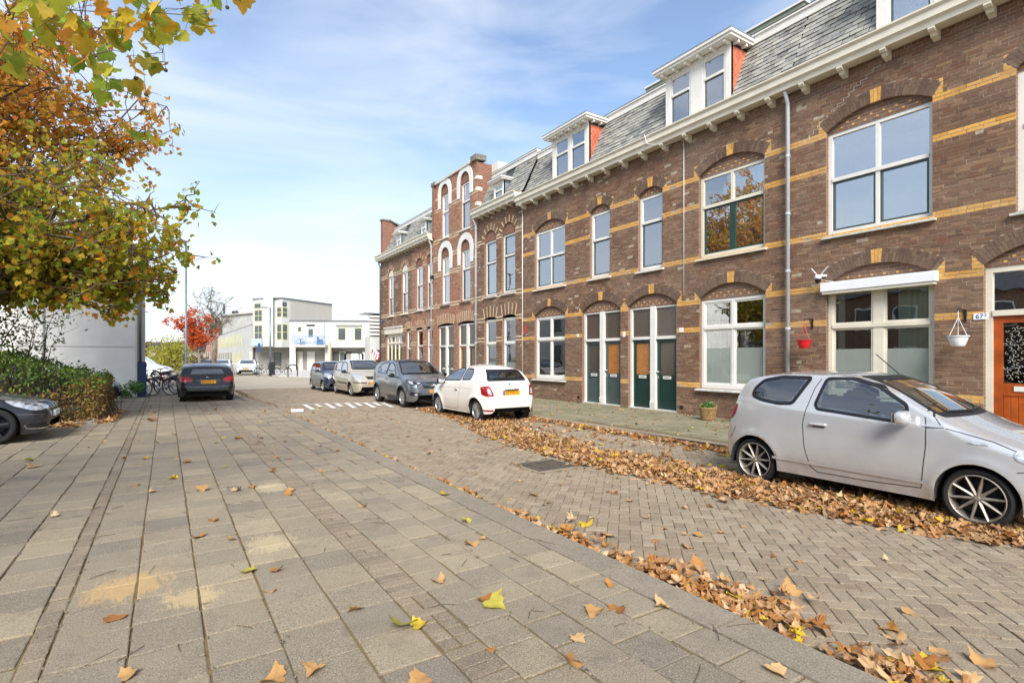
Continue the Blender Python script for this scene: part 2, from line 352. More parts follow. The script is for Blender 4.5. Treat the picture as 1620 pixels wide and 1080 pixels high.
def leaf_mat(name, cols, trans=.35, rough=.6):
    q=Mat(name,rough,spec=.3); r=q.rnd(); c=q.ramp(r,[(i/(len(cols)-1),hx(x)) for i,x in enumerate(cols)])
    f=q.noise(22,4,.6); c=q.mix(q.math('MULTIPLY',f,.25),c,hx('#8a6a2c')); q.color(c)
    tl=q.n('ShaderNodeBsdfTranslucent'); q.l(c,tl.inputs[0]); ms=q.n('ShaderNodeMixShader',_Fac=trans)
    q.l(q.b.outputs[0],ms.inputs[1]); q.l(tl.outputs[0],ms.inputs[2]); q.l(ms.outputs[0],q.out.inputs[0]); M[name]=q.m
leaf_mat('autumn_leaf',['#9cb344','#76a33c','#ecb435','#aebb40','#f0c640','#82a83a','#e8983a','#c8c244','#9db53e','#8fb045','#dd8434','#6c9a3c','#f2cc50','#a5bd48'],.68)
leaf_mat('orange_leaf',['#e39c40','#d4843c','#efb540','#a9ad40','#e9aa4c','#cf7038','#efc04c','#b9a545','#e3a252'],.6)
leaf_mat('red_leaf',['#c9452a','#d9602c','#e07838','#b83a2a','#d96a35','#cf5530'],.45)
leaf_mat('fallen_leaf',['#a87a4e','#bd9262','#7a5638','#caa478','#966c46','#b08c68','#b47c46','#6b4c36','#d0b088','#a87242','#bd9c76','#8a6040','#d6ba94','#5f4634'],.15)
leaf_mat('yellow_leaf',['#d9b82c','#cfae2a','#e0c443','#d5a82c'],.3); leaf_mat('lime_leaf',['#a9a545','#bdb450','#a09a42'],.3); leaf_mat('tan_leaf',['#b98f5e','#c9a678','#ad8452','#c29a66'],.15); leaf_mat('rust_leaf',['#96602f','#a06a38','#b07a3c'],.15)
leaf_mat('hedge_leaf',['#3f6a2a','#4d7a30','#2f5a26','#5f8a38','#6a8a3a','#86983f'],.3); leaf_mat('yellow_green_leaf',['#a3a63a','#b8b548','#8f9a3a','#c2ae40'],.4); leaf_mat('plant_leaf',['#3f7a3a','#4f8a45','#6a9a58'],.3)
leaf_mat('dry_leaf',['#8a6a45','#a07a4d','#7a5a3a','#7d7a3a','#96703f'],.3)
# ================================================================== SETTING: ground
def sheet(name, pts, mat, kind='structure', parent=None):
    b=MB(); b.poly(pts); o=b.obj(name, M[mat], parent, kind); return o
ground = sheet('ground', [(-900,-900,-.06),(900,-900,-.06),(900,1200,-.06),(-900,1200,-.06)], 'far_ground')
PZ=.08       # level of the pavements above the carriageway
KL=3.0       # road edge of the left kerb
def kr(y): return 8.47 + max(0,(12-y))*.02      # road edge of the right kerb
road = sheet('road', [(KL-.05,-6,-.010),(9.2,-6,-.010),(8.9,31,-.010),(KL-.05,31,-.010)], 'joint_sand')
pavL = sheet('left_pavement', [(-16,-3,PZ-.012),(KL-.02,-3,PZ-.012),(KL-.02,19.6,PZ-.012),(2.5,27.5,PZ-.012),(-16,27.5,PZ-.012)], 'joint_sand')
b=MB(); b.poly([(8.55,-4,PZ-.012),(12.46,-4,PZ-.012),(12.46,37,PZ-.012),(8.55,37,PZ-.012)]); pavR=b.obj('right_pavement',M['joint_sand'],None,'structure')
# camera projection, used only to choose which pieces become single objects
_c,_s=cos(radians(32.96)),sin(radians(32.96))
def pix(X,Y,Z):
    cx=_c*X-_s*Y; cz=_s*X+_c*Y
    if cz<.2: return (-9e3,-9e3,cz)
    return (810+845*cx/cz, 565-845*(Z-1.68)/cz, cz)
def px_size(X,Y,Z):
    p=pix(X,Y,Z)
    return 1/p[2] if (-20<p[0]<1640 and -20<p[1]<1100) else 0
def piece_set(pieces, keep, root, name, stuffname, mat, basez_thick):
    """pieces: (cx,cy,ztop,lx,ly,rot,tiltx,tilty); flat paving stones"""
    th=basez_thick
    pieces=sorted(pieces, key=lambda p:-px_size(p[0],p[1],p[2])*min(p[3],p[4]))
    tmpl={}
    for p in pieces[:keep]:
        key=(round(p[3],3),round(p[4],3))
        if key not in tmpl:
            b=MB(); w=.006; x,y=p[3]/2,p[4]/2
            v=[(-x,-y,-th),(x,-y,-th),(x,y,-th),(-x,y,-th),(-x,-y,-w*.6),(x,-y,-w*.6),(x,y,-w*.6),(-x,y,-w*.6),(-x+w,-y+w,0),(x-w,-y+w,0),(x-w,y-w,0),(-x+w,y-w,0)]
            b.add(v,[(0,1,5,4),(1,2,6,5),(2,3,7,6),(3,0,4,7),(4,5,9,8),(5,6,10,9),(6,7,11,10),(7,4,8,11),(8,9,10,11)]); tmpl[key]=b.mesh(name,M[mat])
        o=place(name,tmpl[key],None,root,None); o.location=(p[0],p[1],p[2]); o.rotation_euler=(p[6],p[7],p[5])
    rest=pieces[keep:]
    if not rest: return
    A=np.array([[p[0],p[1],p[2],p[3]/2,p[4]/2,p[5],p[6],p[7]] for p in rest]); n=len(A); w=.005
    sx=np.array([-1,1,1,-1]*3); sy=np.array([-1,-1,1,1]*3); ins=np.array([0]*8+[w]*4); zz=np.array([-th]*4+[-w*.6]*4+[0]*4)
    lx=sx[None]*(A[:,3:4]-ins[None]); ly=sy[None]*(A[:,4:5]-ins[None]); c=np.cos(A[:,5:6]); s=np.sin(A[:,5:6])
    Vx=A[:,0:1]+lx*c-ly*s; Vy=A[:,1:2]+lx*s+ly*c; Vz=A[:,2:3]+zz[None]+ly*A[:,6:7]-lx*A[:,7:8]
    V=np.stack([Vx,Vy,Vz],-1).reshape(-1,3)
    fq=np.array([(0,1,5,4),(1,2,6,5),(2,3,7,6),(3,0,4,7),(4,5,9,8),(5,6,10,9),(6,7,11,10),(7,4,8,11),(8,9,10,11)])
    F=(fq[None]+np.arange(n)[:,None,None]*12).reshape(-1,4)
    place(stuffname,np_mesh(stuffname,V,F,M[mat]),None,root,'stuff')
R=random.Random(3)
# herringbone carriageway
pcs=[]; w=.108; ang=radians(45); ca,sa=cos(ang),sin(ang)
MANH=(4.98,6.7)
for i in range(-120,520):
    for j in range(-360,360):
        k=(i-j)%4
        if k==0: u,v,h=(i+1)*w,(j+.5)*w,1
        elif k==3: u,v,h=(i+.5)*w,(j+1)*w,0
        else: continue
        X=u*ca-v*sa+5.8; Y=u*sa+v*ca-8
        X+=0
        if not(KL+.1<X<kr(Y)-.02 and -.6<Y<31): continue
        if abs(X-MANH[0])<.44 and abs(Y-MANH[1])<.40: continue
        sag=.003*sin(X*1.7+1)*sin(Y*.9)-.004*math.exp(-((X-4.2)**2+(Y-9.2)**2)/1.2)
        pcs.append((X,Y,sag+R.gauss(0,.0019),(.2115)-R.random()*.005,.102,ang+(0 if h else pi/2)+R.gauss(0,.012),R.gauss(0,.012),R.gauss(0,.012)))
# stack of header bricks along the kerb
y=-.6
while y<26:
    pcs.append((KL+.055,y+.1,-.004+R.gauss(0,.001),.095,.198,R.gauss(0,.006),0,R.gauss(0,.01))); y+=.206
piece_set(pcs,300,road,'paving_brick','distant_brick_paving','road_brick',.03)
# left pavement
pcs=[]; pcb=[]
def col(x0,x1,ln,off,lst,ya=-.5,yb=27,jit=.0032):
    y=ya+off
    while y<yb:
        l=ln
        lst.append(((x0+x1)/2+R.gauss(0,.002),y+l/2,PZ+R.gauss(0,jit),x1-x0-.013,l-.010-R.random()*.006,R.gauss(0,.008),R.gauss(0,.010),R.gauss(0,.010))); y+=l
def xmax(y): return KL-.3-(max(0,y-19.6))*.068
for k in range(5): col(-.53+.36*k,-.53+.36*(k+1),.40 if k%2 else .38,R.random()*.4,pcs)
col(-.645,-.53,.22,.05,pcb)
for k in range(36): col(-.645-.36*(k+1),-.645-.36*k,.39,R.random()*.4,pcs)
y=-.5
while y<27:
    if 2.6<y<3.0 or R.random()<.12:
        pcb.append((1.27+.058,y+.05,PZ+R.gauss(0,.002),.1,.092,0,0,0)); pcb.append((1.27+.172,y+.05,PZ+R.gauss(0,.002),.1,.092,0,0,0))
    else: pcb.append((1.385,y+.05,PZ+R.gauss(0,.002),.222,.092,R.gauss(0,.008),0,0))
    y+=.105
for k in range(4): col(1.5+.3*k,1.8+.3*k,.30 if k<3 else .3,(.15*(k%2)),pcs)
def inbed(p): return (p[0]<-1.42 and 16.3<p[1]<20.6)
pcs=[p for p in pcs if p[0]<xmax(p[1])+.0 and not inbed(p)]
piece_set(pcs,300,pavL,'paving_tile','distant_paving_tiles','grey_tile',.05)
piece_set([p for p in pcb if p[0]<xmax(p[1])],300,pavL,'strip_brick','distant_strip_brickwork','strip_brick',.05)
# kerb of the left pavement
b0=None; y=-1.0; kb=[]
def kerbline(y): return KL if y<19.6 else KL-(y-19.6)*.068
while y<27:
    x0,x1=kerbline(y),kerbline(y+.99); b=MB(); e=.006; z=PZ+.004+R.gauss(0,.002)
    v=[(x0-.3,y+e,-.1),(x0,y+e,-.1),(x1,y+.99-e,-.1),(x1-.3,y+.99-e,-.1),(x0-.3,y+e,z),(x0-.02,y+e,z),(x1-.02,y+.99-e,z),(x1-.3,y+.99-e,z),(x0,y+e,z-.02),(x1,y+.99-e,z-.02)]
    b.add(v,[(4,5,6,7),(5,8,9,6),(8,1,2,9),(0,1,8,5,4),(3,7,6,9,2),(0,4,7,3)]); b.obj('kerb_stone',M['kerb_concrete'],pavL); y+=1.0
# right pavement tiles and kerb
pcs=[]
for k in range(13):
    x0=8.64+.3*k
    if x0+.3>12.42: continue
    col(x0,x0+.3,.3,.15*(k%2),pcs,1.0,36,.0025)
pcs=[p for p in pcs if p[0]-.15>kr(p[1])+.14]
piece_set(pcs,300,pavR,'pavement_tile','distant_pavement_tiles','mossy_tile',.05)
y=-1.0
while y<36:
    x0,x1=kr(y),kr(y+1.); b=MB(); e=.006; z=PZ+.006+R.gauss(0,.002)
    v=[(x0,y+e,-.1),(x0+.14,y+e,-.1),(x1+.14,y+1-e,-.1),(x1,y+1-e,-.1),(x0+.025,y+e,z),(x0+.14,y+e,z),(x1+.14,y+1-e,z),(x1+.025,y+1-e,z),(x0,y+e,z-.03),(x1,y+1-e,z-.03)]
    b.add(v,[(4,5,6,7),(8,4,7,9),(0,8,9,3),(0,1,5,4,8),(2,3,9,7,6),(1,2,6,5)]); b.obj('kerb_stone',M['kerb_concrete'],pavR); y+=1.0
# manhole cover set in the carriageway
mh=empty('manhole_cover',(MANH[0],MANH[1],0),'dark square iron utility cover set in the brick carriageway','manhole')
b=MB(); b.box((MANH[0]-.42,MANH[1]-.38,-.04),(MANH[0]+.42,MANH[1]+.38,.000)); b.obj('frame',M['kerb_concrete'],mh)
b=MB(); b.box((MANH[0]-.36,MANH[1]-.32,-.03),(MANH[0]+.36,MANH[1]+.32,.005))
for i in range(7):
    for j in range(6): b.box((MANH[0]-.33+i*.1,MANH[1]-.29+j*.1,.005),(MANH[0]-.27+i*.1,MANH[1]-.23+j*.1,.008))
simple('iron','#5c5348',.8,.3,var=.3,scale=8,bump=.3); b.obj('cover_plate',M['iron'],mh)
# painted hatch on the road: long line and slanting teeth
tm=[((4.1,19.77),(3.96,17.77)),((4.49,19.91),(4.41,18.65)),((4.87,19.95),(4.64,17.82)),((5.2,19.86),(5.03,18.43)),((5.55,19.8),(5.24,17.59)),((5.85,19.64),(5.65,18.21)),((6.15,19.45),(5.83,17.38)),((6.43,19.27),(6.24,18.0)),((6.69,19.1),(6.38,17.19))]
b=MB()
for (a,c2) in tm:
    d=Vector((c2[0]-a[0],c2[1]-a[1],0)).normalized(); n=Vector((-d.y,d.x,0))*.075; z=Vector((0,0,.013)); A=Vector((*a,0))+z; B=Vector((*c2,0))+z
    b.poly([A+n,A-n,B-n,B+n])
b.poly([(3.7,19.85,.017),(6.9,19.2,.017),(6.92,19.3,.017),(3.72,19.97,.017)]); b.obj('road_marking',M['road_paint'],road,None)
b=MB(); b.poly([(3.2,17.3,.013),(3.55,17.2,.013),(3.75,18.2,.013),(3.4,18.4,.013)]); b.obj('road_marking',M['road_paint'],road,None)

# ================================================================== HOUSES
HX=12.4; CH=.07
BANDS=[(12,14),(34,36),(45,47),(62,64),(83,85),(94,96)]
def circle(o,extra=0):
    a=(o['y1']-o['y0'])/2; r=o['rise']; Rr=(a*a+r*r)/(2*r); return a,Rr,o['zs']+r-Rr,(o['y0']+o['y1'])/2
def half_excl(o,z):
    """half width of the opening plus its arch ring at height z, or None"""
    a=(o['y1']-o['y0'])/2
    if z<o['z0']-.001: return None
    if z<=o['zs']: return a
    if o['rise']<=0: return None
    a,Rr,zc,yc=circle(o); t=o['ring']; q=(Rr+t)**2-(z-zc)**2
    if q<=0: return None
    ph=asin(min(1,a/Rr)); h=min(sqrt(q), a+(z-o['zs'])*tan(min(ph,1.2)))
    return h
def courses(y0,y1,z0,z1,ops,bands,horns=True,seed=0,holes=()):
    rr=random.Random(seed); out=[]; n0=int(round(z0/CH)); n1=int(round(z1/CH))
    for k in range(n0,n1):
        z=k*CH+CH/2; ex=[]
        for o in ops:
            h=half_excl(o,z)
            if h: ex.append(((o['y0']+o['y1'])/2-h,(o['y0']+o['y1'])/2+h,o))
        ex.sort(key=lambda e:e[0]); gold=any(a<=k<b for a,b in bands); iv=[]; cur=y0
        for a,c,o in ex:
            if a>cur: iv.append((cur,a))
            cur=max(cur,c)
        if cur<y1: iv.append((cur,y1))
        if horns:
            for o in ops:
                hk=o.get('horn')
                if hk and hk<=k<hk+4:
                    h=half_excl(o,z); yc=(o['y0']+o['y1'])/2; w=(o['y1']-o['y0'])/2+.17
                    for sgn in (-1,1):
                        a,c=sorted((yc+sgn*h,yc+sgn*w))
                        if c-a>.02 and a>=y0 and c<=y1:
                            out.append((a+.003,c-.003,k,1)); niv=[]
                            for (p,q2) in iv:
                                if q2<=a or p>=c: niv.append((p,q2))
                                else:
                                    if a-p>.02: niv.append((p,a))
                                    if q2-c>.02: niv.append((c,q2))
                            iv=niv
        # bond: stretcher rows, every fourth row headers
        per=.235; off=(0,.117,.058,.176)[k%4] + rr.gauss(0,.006)
        for a,c in iv:
            s=math.floor((a-off)/per); cuts=[]
            while off+s*per<c: cuts.append(off+s*per); s+=1
            hd = (k%5==2)
            pts=[a]
            for q2 in cuts:
                if q2-pts[-1]>.05 and c-q2>.04: pts.append(q2)
                if hd and q2+per/2-pts[-1]>.05 and c-q2-per/2>.04: pts.append(q2+per/2)
            pts.append(c)
            for p,q2 in zip(pts,pts[1:]):
                if q2-p>.015: out.append((p+.005,q2-.005,k,1 if gold else 0))
    return out
def build_bricks(root, bricks, mats, keep, X=HX, names=('brickwork','yellow_brickwork')):
    """bricks (ya,yb,k,colour)"""
    rr=random.Random(5)
    def score(b):
        p=px_size(X,(b[0]+b[1])/2,b[2]*CH); p2=pix(X,(b[0]+b[1])/2,b[2]*CH)
        hid = 1150<p2[0] and p2[1]>585          # behind the silver car
        return 0 if hid else p*p*(b[1]-b[0])
    if keep:
        bricks=sorted(bricks,key=lambda b:-score(b)); near=bricks[:keep]; rest=bricks[keep:]
        tm={}
        for c in (0,1):
            bb=MB(); bb.box((0,-.5,-.5),(.03,.5,.5),skip=('+x',)); tm[c]=bb.mesh('brick',M[mats[c]])
        for a,c2,k,c in near:
            o=place('brick' if c==0 else 'yellow_brick',tm[c],None,root); o.location=(X+rr.gauss(0,.0016),(a+c2)/2,k*CH+CH/2); o.scale=(1,c2-a,CH-.01)
    else: rest=bricks
    fq=np.array([(0,4,7,3),(0,1,5,4),(1,2,6,5),(2,3,7,6),(0,3,2,1)])
    # verts: 0..3 bottom? build: front face x=X, back x=X+.03
    for c in range(len(mats)):
        S=[b for b in rest if b[3]==c]
        if not S: continue
        A=np.array(S,float); n=len(A); xs=X+np.random.normal(0,.0026,n); za=A[:,2]*CH+.005; zb=za+CH-.01
        V=np.zeros((n,8,3)); tl=np.random.normal(0,.0008,n)
        for i,(dx,dy,dz) in enumerate([(0,0,0),(1,0,0),(1,1,0),(0,1,0),(0,0,1),(1,0,1),(1,1,1),(0,1,1)]):
            V[:,i,0]=xs+dx*.03; V[:,i,1]=np.where(dy,A[:,1],A[:,0]); V[:,i,2]=np.where(dz,zb,za)+tl*(1 if dy else -1)
        F=np.array([(0,4,7,3),(0,1,5,4),(2,3,7,6),(0,3,2,1),(4,5,6,7)])
        F=(F[None]+np.arange(n)[:,None,None]*8).reshape(-1,4)
        place(names[c],np_mesh(names[c],V.reshape(-1,3),F,M[mats[c]]),None,root,'stuff')
def wall_mesh(root, outline, ops, X, depth=.14, name='wall', mat='mortar', revmat='brown_brick_wall'):
    """wall face with real openings and their reveals"""
    loops=[[Vector((p[0],p[1],0)) for p in outline]]
    for o in ops:
        a=(o['y1']-o['y0'])/2; yc=(o['y0']+o['y1'])/2
        pts=[(o['y0'],o['z0']),(o['y1'],o['z0']),(o['y1'],o['zs'])]
        if o['rise']>0:
            a,Rr,zc,yc=circle(o); ph=asin(min(1,a/Rr))
            for i in range(1,12):
                t=ph-2*ph*i/12; pts.append((yc+Rr*sin(t),zc+Rr*cos(t)))
        pts.append((o['y0'],o['zs'])); loops.append([Vector((p[0],p[1],0)) for p in pts])
    tri=tessellate_polygon(loops); flat=[p for l in loops for p in l]; b=MB()
    b.add([(X,p.x,p.y) for p in flat],[tuple(t) for t in tri],0)
    for l in loops[1:]:
        n=len(l)
        for i in range(n):
            p,q2=l[i],l[(i+1)%n]; b.add([(X,p.x,p.y),(X,q2.x,q2.y),(X+depth,q2.x,q2.y),(X+depth,p.x,p.y)],[(0,1,2,3)],1)
    return b.obj(name,[M[mat],M[revmat]],root,None,fix=False)
def arch_ring(root,o,mat,keymat,X,keyn=1,stripe=None,single=False):
    a,Rr,zc,yc=circle(o); t=o['ring']; ph=asin(min(1,a/Rr)); n=max(7,int(2*ph*(Rr+t*.4)/.066)); n+=1-n%2
    b=MB(); kb=MB()
    for i in range(n):
        f=-ph+2*ph*(i+.5)/n; wi=2*ph*Rr/n-.007; wo=2*ph*(Rr+t)/n-.009
        c=Vector((0,sin(f),cos(f))); tn=Vector((0,cos(f),-sin(f))); P=Vector((X,yc,zc))
        rows=2 if (i%2) else 2
        seg=[(0,t/2-.004),(t/2+.004,t)] if i%2 else [(0,t*.72-.004),(t*.72+.004,t)]
        iskey=abs(i-(n-1)/2)<=keyn or (stripe and i%stripe==0)
        for (r0,r1) in seg:
            w0=wi+(wo-wi)*r0/t; w1=wi+(wo-wi)*r1/t
            q=[P+c*(Rr+r0)-tn*w0/2,P+c*(Rr+r0)+tn*w0/2,P+c*(Rr+r1)+tn*w1/2,P+c*(Rr+r1)-tn*w1/2]; dx=Vector((random.gauss(0,.001)-.004,0,0)); e=Vector((.035,0,0))
            v=[p+dx for p in q]+[p+e for p in q]
            if single and not iskey: b=MB()
            (kb if iskey else b).add(v,[(0,1,2,3),(0,4,5,1),(1,5,6,2),(2,6,7,3),(3,7,4,0)])
            if single and not iskey: b.obj('arch_brick',M[mat],root)
    if single:
        kb.obj('keystone',M[keymat],root); return
    ar=b.obj('arch',M[mat],root,'stuff')
    if kb.n: kb.obj('arch_stone',M[keymat],ar,'stuff')
    return ar
def tympanum(root,o,X,z1,mat,dots=None):
    a,Rr,zc,yc=circle(o); ph=asin(min(1,a/Rr)); b=MB(); pts=[(X,o['y0'],z1),(X,o['y1'],z1)]
    for i in range(0,17):
        t=ph-2*ph*i/16; pts.append((X,yc+Rr*sin(t),zc+Rr*cos(t)))
    b.poly(pts); tp=b.obj('arch_infill',M[mat],root,None,fix=False)
    if dots:
        d=MB()
        for r in range(2):
            z=z1+.075+r*.085
            for i in range(-12,13):
                y=yc+(i+.5*(r%2))*.235
                if sqrt((y-yc)**2+(z-zc)**2)<Rr-.06 and abs(y-yc)<a-.08: d.box((X-.006,y-.024,z-.02),(X+.002,y+.024,z+.02))
        if d.n: d.obj('yellow_infill_brick',M[dots],tp,'stuff')
    return tp
def window(root,y0,y1,z0,z1,cols=1,zt=None,sash='white_paint',topsash=None,inside=None,sill='white_paint',X=HX,fw=.085,cutlow=None,frame='white_paint',mull=None,xo=.10,vis=True,sillw=.09):
    Xf=X+xo; b=MB(); fb=.11; D=.07
    b.box((Xf,y0,z0),(Xf+D,y0+fw,z1)); b.box((Xf,y1-fw,z0),(Xf+D,y1,z1)); b.box((Xf,y0+fw,z1-fw),(Xf+D,y1-fw,z1)); b.box((Xf-.003,y0+fw,z0),(Xf+D,y1-fw,z0+fb))
    zlo,zhi=z0+fb,z1-fw; ya,yb=y0+fw,y1-fw; mw=.08 if mull is None else mull
    if zt: b.box((Xf-.018,ya,zt-.04),(Xf+D,yb,zt+.04))
    cells=[]; cw=(yb-ya-(cols-1)*mw)/cols
    for i in range(cols-1):
        ym=ya+(i+1)*cw+i*mw
        if cutlow=='green': b.box((Xf+.002,ym,zt+.04),(Xf+D-.002,ym+mw,zhi))
        else:
            b.box((Xf+.002,ym,zlo),(Xf+D-.002,ym+mw,(zt-.04) if zt else zhi))
            if zt: b.box((Xf+.002,ym,zt+.04),(Xf+D-.002,ym+mw,zhi))
    w=b.obj('window',M[frame],root)
    for i in range(cols):
        c0=ya+i*(cw+mw); c1=c0+cw
        if zt: cells+=[(c0,c1,zt+.04,zhi,topsash),(c0,c1,zlo,zt-.04,sash)]
        else: cells.append((c0,c1,zlo,zhi,sash))
    for (c0,c1,a,c,sh) in cells:
        s=.045; 
        if sh:
            q=MB(); xs=Xf+.02; xe=Xf+.062
            q.box((xs,c0,a),(xe,c0+s,c)); q.box((xs,c1-s,a),(xe,c1,c)); q.box((xs,c0+s,c-s),(xe,c1-s,c)); q.box((xs,c0+s,a),(xe,c1-s,a+s)); q.obj('sash',M[sh],w)
        else: s=.0
        g=MB(); g.box((Xf+.04,c0+s*.9,a+s*.9),(Xf+.046,c1-s*.9,c-s*.9)); g.obj('glass_pane',M['clear_glass' if z0<2 else 'window_glass'],w)
    if cutlow=='green' and cols==2:
        q=MB(); ym=ya+cw; q.box((Xf+.015,ym-.002,zlo),(Xf+.066,ym+mw+.002,zt-.042)); q.obj('sash_post',M[sash],w)
    if sill:
        q=MB(); o=.07; zs=z0
        v=[(X-sillw,y0-o,zs-.075),(X-sillw,y0-o,zs-.035),(Xf+.03,y0-o,zs),(Xf+.03,y0-o,zs-.075),(X-sillw,y1+o,zs-.075),(X-sillw,y1+o,zs-.035),(Xf+.03,y1+o,zs),(Xf+.03,y1+o,zs-.075)]
        q.add(v,[(0,1,2,3),(4,7,6,5),(0,4,5,1),(1,5,6,2),(2,6,7,3),(3,7,4,0)]); q.obj('sill',M[sill],w)
    # the room behind the glass
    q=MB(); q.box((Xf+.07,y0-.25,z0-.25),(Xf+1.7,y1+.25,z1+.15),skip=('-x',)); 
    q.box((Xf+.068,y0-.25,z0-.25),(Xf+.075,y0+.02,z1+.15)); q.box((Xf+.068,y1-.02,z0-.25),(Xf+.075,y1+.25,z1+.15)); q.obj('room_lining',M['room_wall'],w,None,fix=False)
    for it in (inside or []):
        k=it[0]; ia,ic,ja,jc=it[1:5]; xx=Xf+.14
        Y0=y0+(y1-y0)*ia; Y1=y0+(y1-y0)*ic; Z0=z0+(z1-z0)*ja; Z1=z0+(z1-z0)*jc
        q=MB()
        if k in('curtain','green_curtain','grey_curtain'):
            n=int((Y1-Y0)/.015)+2; vs=[]; rr=random.Random(int(Y0*100))
            ph=rr.random()*6
            for i in range(n+1):
                y=Y0+(Y1-Y0)*i/n; x=xx+.03*sin(y*26+ph+1.2*sin(y*7))
                vs+= [(x,y,Z0),(x,y,Z1)]
            q.add(vs,[(2*i,2*i+2,2*i+3,2*i+1) for i in range(n)]); q.obj('curtain',M[k],w,smooth=True,fix=False)
        elif k=='blind':
            z=Z0
            while z<Z1: q.add([(xx,Y0,z),(xx,Y1,z),(xx+.018,Y1,z+.038),(xx+.018,Y0,z+.038)],[(0,1,2,3)]); z+=.046
            q.obj('blind',M['blind'],w,None,fix=False)
        elif k=='frost':
            q.box((Xf+.03,Y0,Z0),(Xf+.036,Y1,Z1)); q.obj('frosted_film',M['frosted'],w)
        elif k=='roller':
            q.box((xx-.03,Y0,Z0),(xx-.026,Y1,Z1)); q.obj('roller_blind',M['curtain'],w)
    return w
def letterbox(b,X,y,z,w=.27,h=.085): b.box((X-.012,y-w/2,z-h/2),(X,y+w/2,z+h/2))
def door_leaf(root,X,y0,y1,z0,z1,mat,panel,handle_side=1,slats=7):
    b=MB(); st=.11; zl=z0+(z1-z0)*.42; D=.05
    b.box((X,y0,z0),(X+D,y0+st,z1)); b.box((X,y1-st,z0),(X+D,y1,z1)); b.box((X+.002,y0+st,z1-st),(X+D,y1-st,z1)); b.box((X+.002,y0+st,zl),(X+D,y1-st,zl+.14)); b.box((X+.002,y0+st,z0),(X+D,y1-st,z0+.22))
    d=b.obj('door',M[mat],root)
    n=slats; w=(y1-y0-2*st)/n
    for i in range(n):
        q=MB(); q.bevbox((X+.018,y0+st+i*w+.003,z0+.2),(X+.04,y0+st+(i+1)*w-.003,zl+.01),.005); q.obj('door_plank',M[mat],d)
    q=MB(); q.box((X+.026,y0+st-.01,zl+.13),(X+.034,y1-st+.01,z1-st+.01)); q.obj('door_glass',M[panel],d)
    q=MB(); q.box((X-.01,y0+.5*(y1-y0)-.15,zl+.025),(X+.001,y0+.5*(y1-y0)+.15,zl+.115)); lb=q.obj('letterbox',M['white_paint'],d)
    q=MB(); q.box((X-.014,y0+.5*(y1-y0)-.1,zl+.06),(X-.009,y0+.5*(y1-y0)+.1,zl+.085)); q.obj('letterbox_flap',M['steel'],d)
    yh=y1-.05 if handle_side>0 else y0+.05
    q=MB(); Mx=Matrix.Translation((X,yh,z0+1.12))@Matrix.Rotation(-pi/2,4,'Y'); q.lathe([(0,.075),(.02,.072),(.034,.055),(.034,.045),(.013,.03),(.013,.006),(.03,.005),(.03,0)],Mx,14); q.obj('door_knob',M['steel'],d,smooth=True)
    q=MB(); q.box((X-.008,yh-.018,z0+.93),(X+.001,yh+.018,z0+1.0)); q.obj('lock',M['steel'],d)
    return d
def door_pair(root,y0,y1,zb,z1,specs,X=HX,zt=None,ztop=None):
    """two doors under transom lights in one white frame; specs from low y to high y"""
    Xf=X+.10; zt=zt or zb+2.15; b=MB(); f=.09; mid=(y0+y1)/2; mw=.2
    b.box((Xf,y0,zb+.0),(Xf+.09,y0+f,z1)); b.box((Xf,y1-f,zb),(Xf+.09,y1,z1)); b.box((Xf-.04,mid-mw/2,zb+.26),(Xf+.1,mid+mw/2,z1)); b.box((Xf-.002,y0+f,z1-.06),(Xf+.09,mid-mw/2,z1)); b.box((Xf-.002,mid+mw/2,z1-.06),(Xf+.09,y1-f,z1))
    b.box((Xf-.02,y0+f,zt),(Xf+.09,mid-mw/2,zt+.09)); b.box((Xf-.02,mid+mw/2,zt),(Xf+.09,y1-f,zt+.09))
    fr=b.obj('door_frame',M['white_paint'],root)
    q=MB(); q.bevbox((Xf-.06,mid-mw/2-.01,zb-.01),(Xf+.1,mid+mw/2+.01,zb+.26),.01); q.obj('post_base',M['weathered_white'],fr)
    q=MB(); q.box((Xf-.09,y0,zb-.06),(Xf+.12,mid-mw/2-.012,zb+.035)); q.box((Xf-.09,mid+mw/2+.012,zb-.06),(Xf+.12,y1,zb+.035)); q.obj('threshold',M['sill_stone'],fr)
    for (a,c,sp) in ((y0+f,mid-mw/2,specs[0]),(mid+mw/2,y1-f,specs[1])):
        mat,panel,hs=sp
        q=MB(); q.box((Xf+.045,a,zt+.09),(Xf+.055,c,z1-.06)); q.obj('transom_light',M['brown_glass'],fr)
        door_leaf(root,Xf+.05,a,c,zb+.035,zt,mat,panel,hs)
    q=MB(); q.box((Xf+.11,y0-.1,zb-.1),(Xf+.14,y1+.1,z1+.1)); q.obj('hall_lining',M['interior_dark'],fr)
    return fr
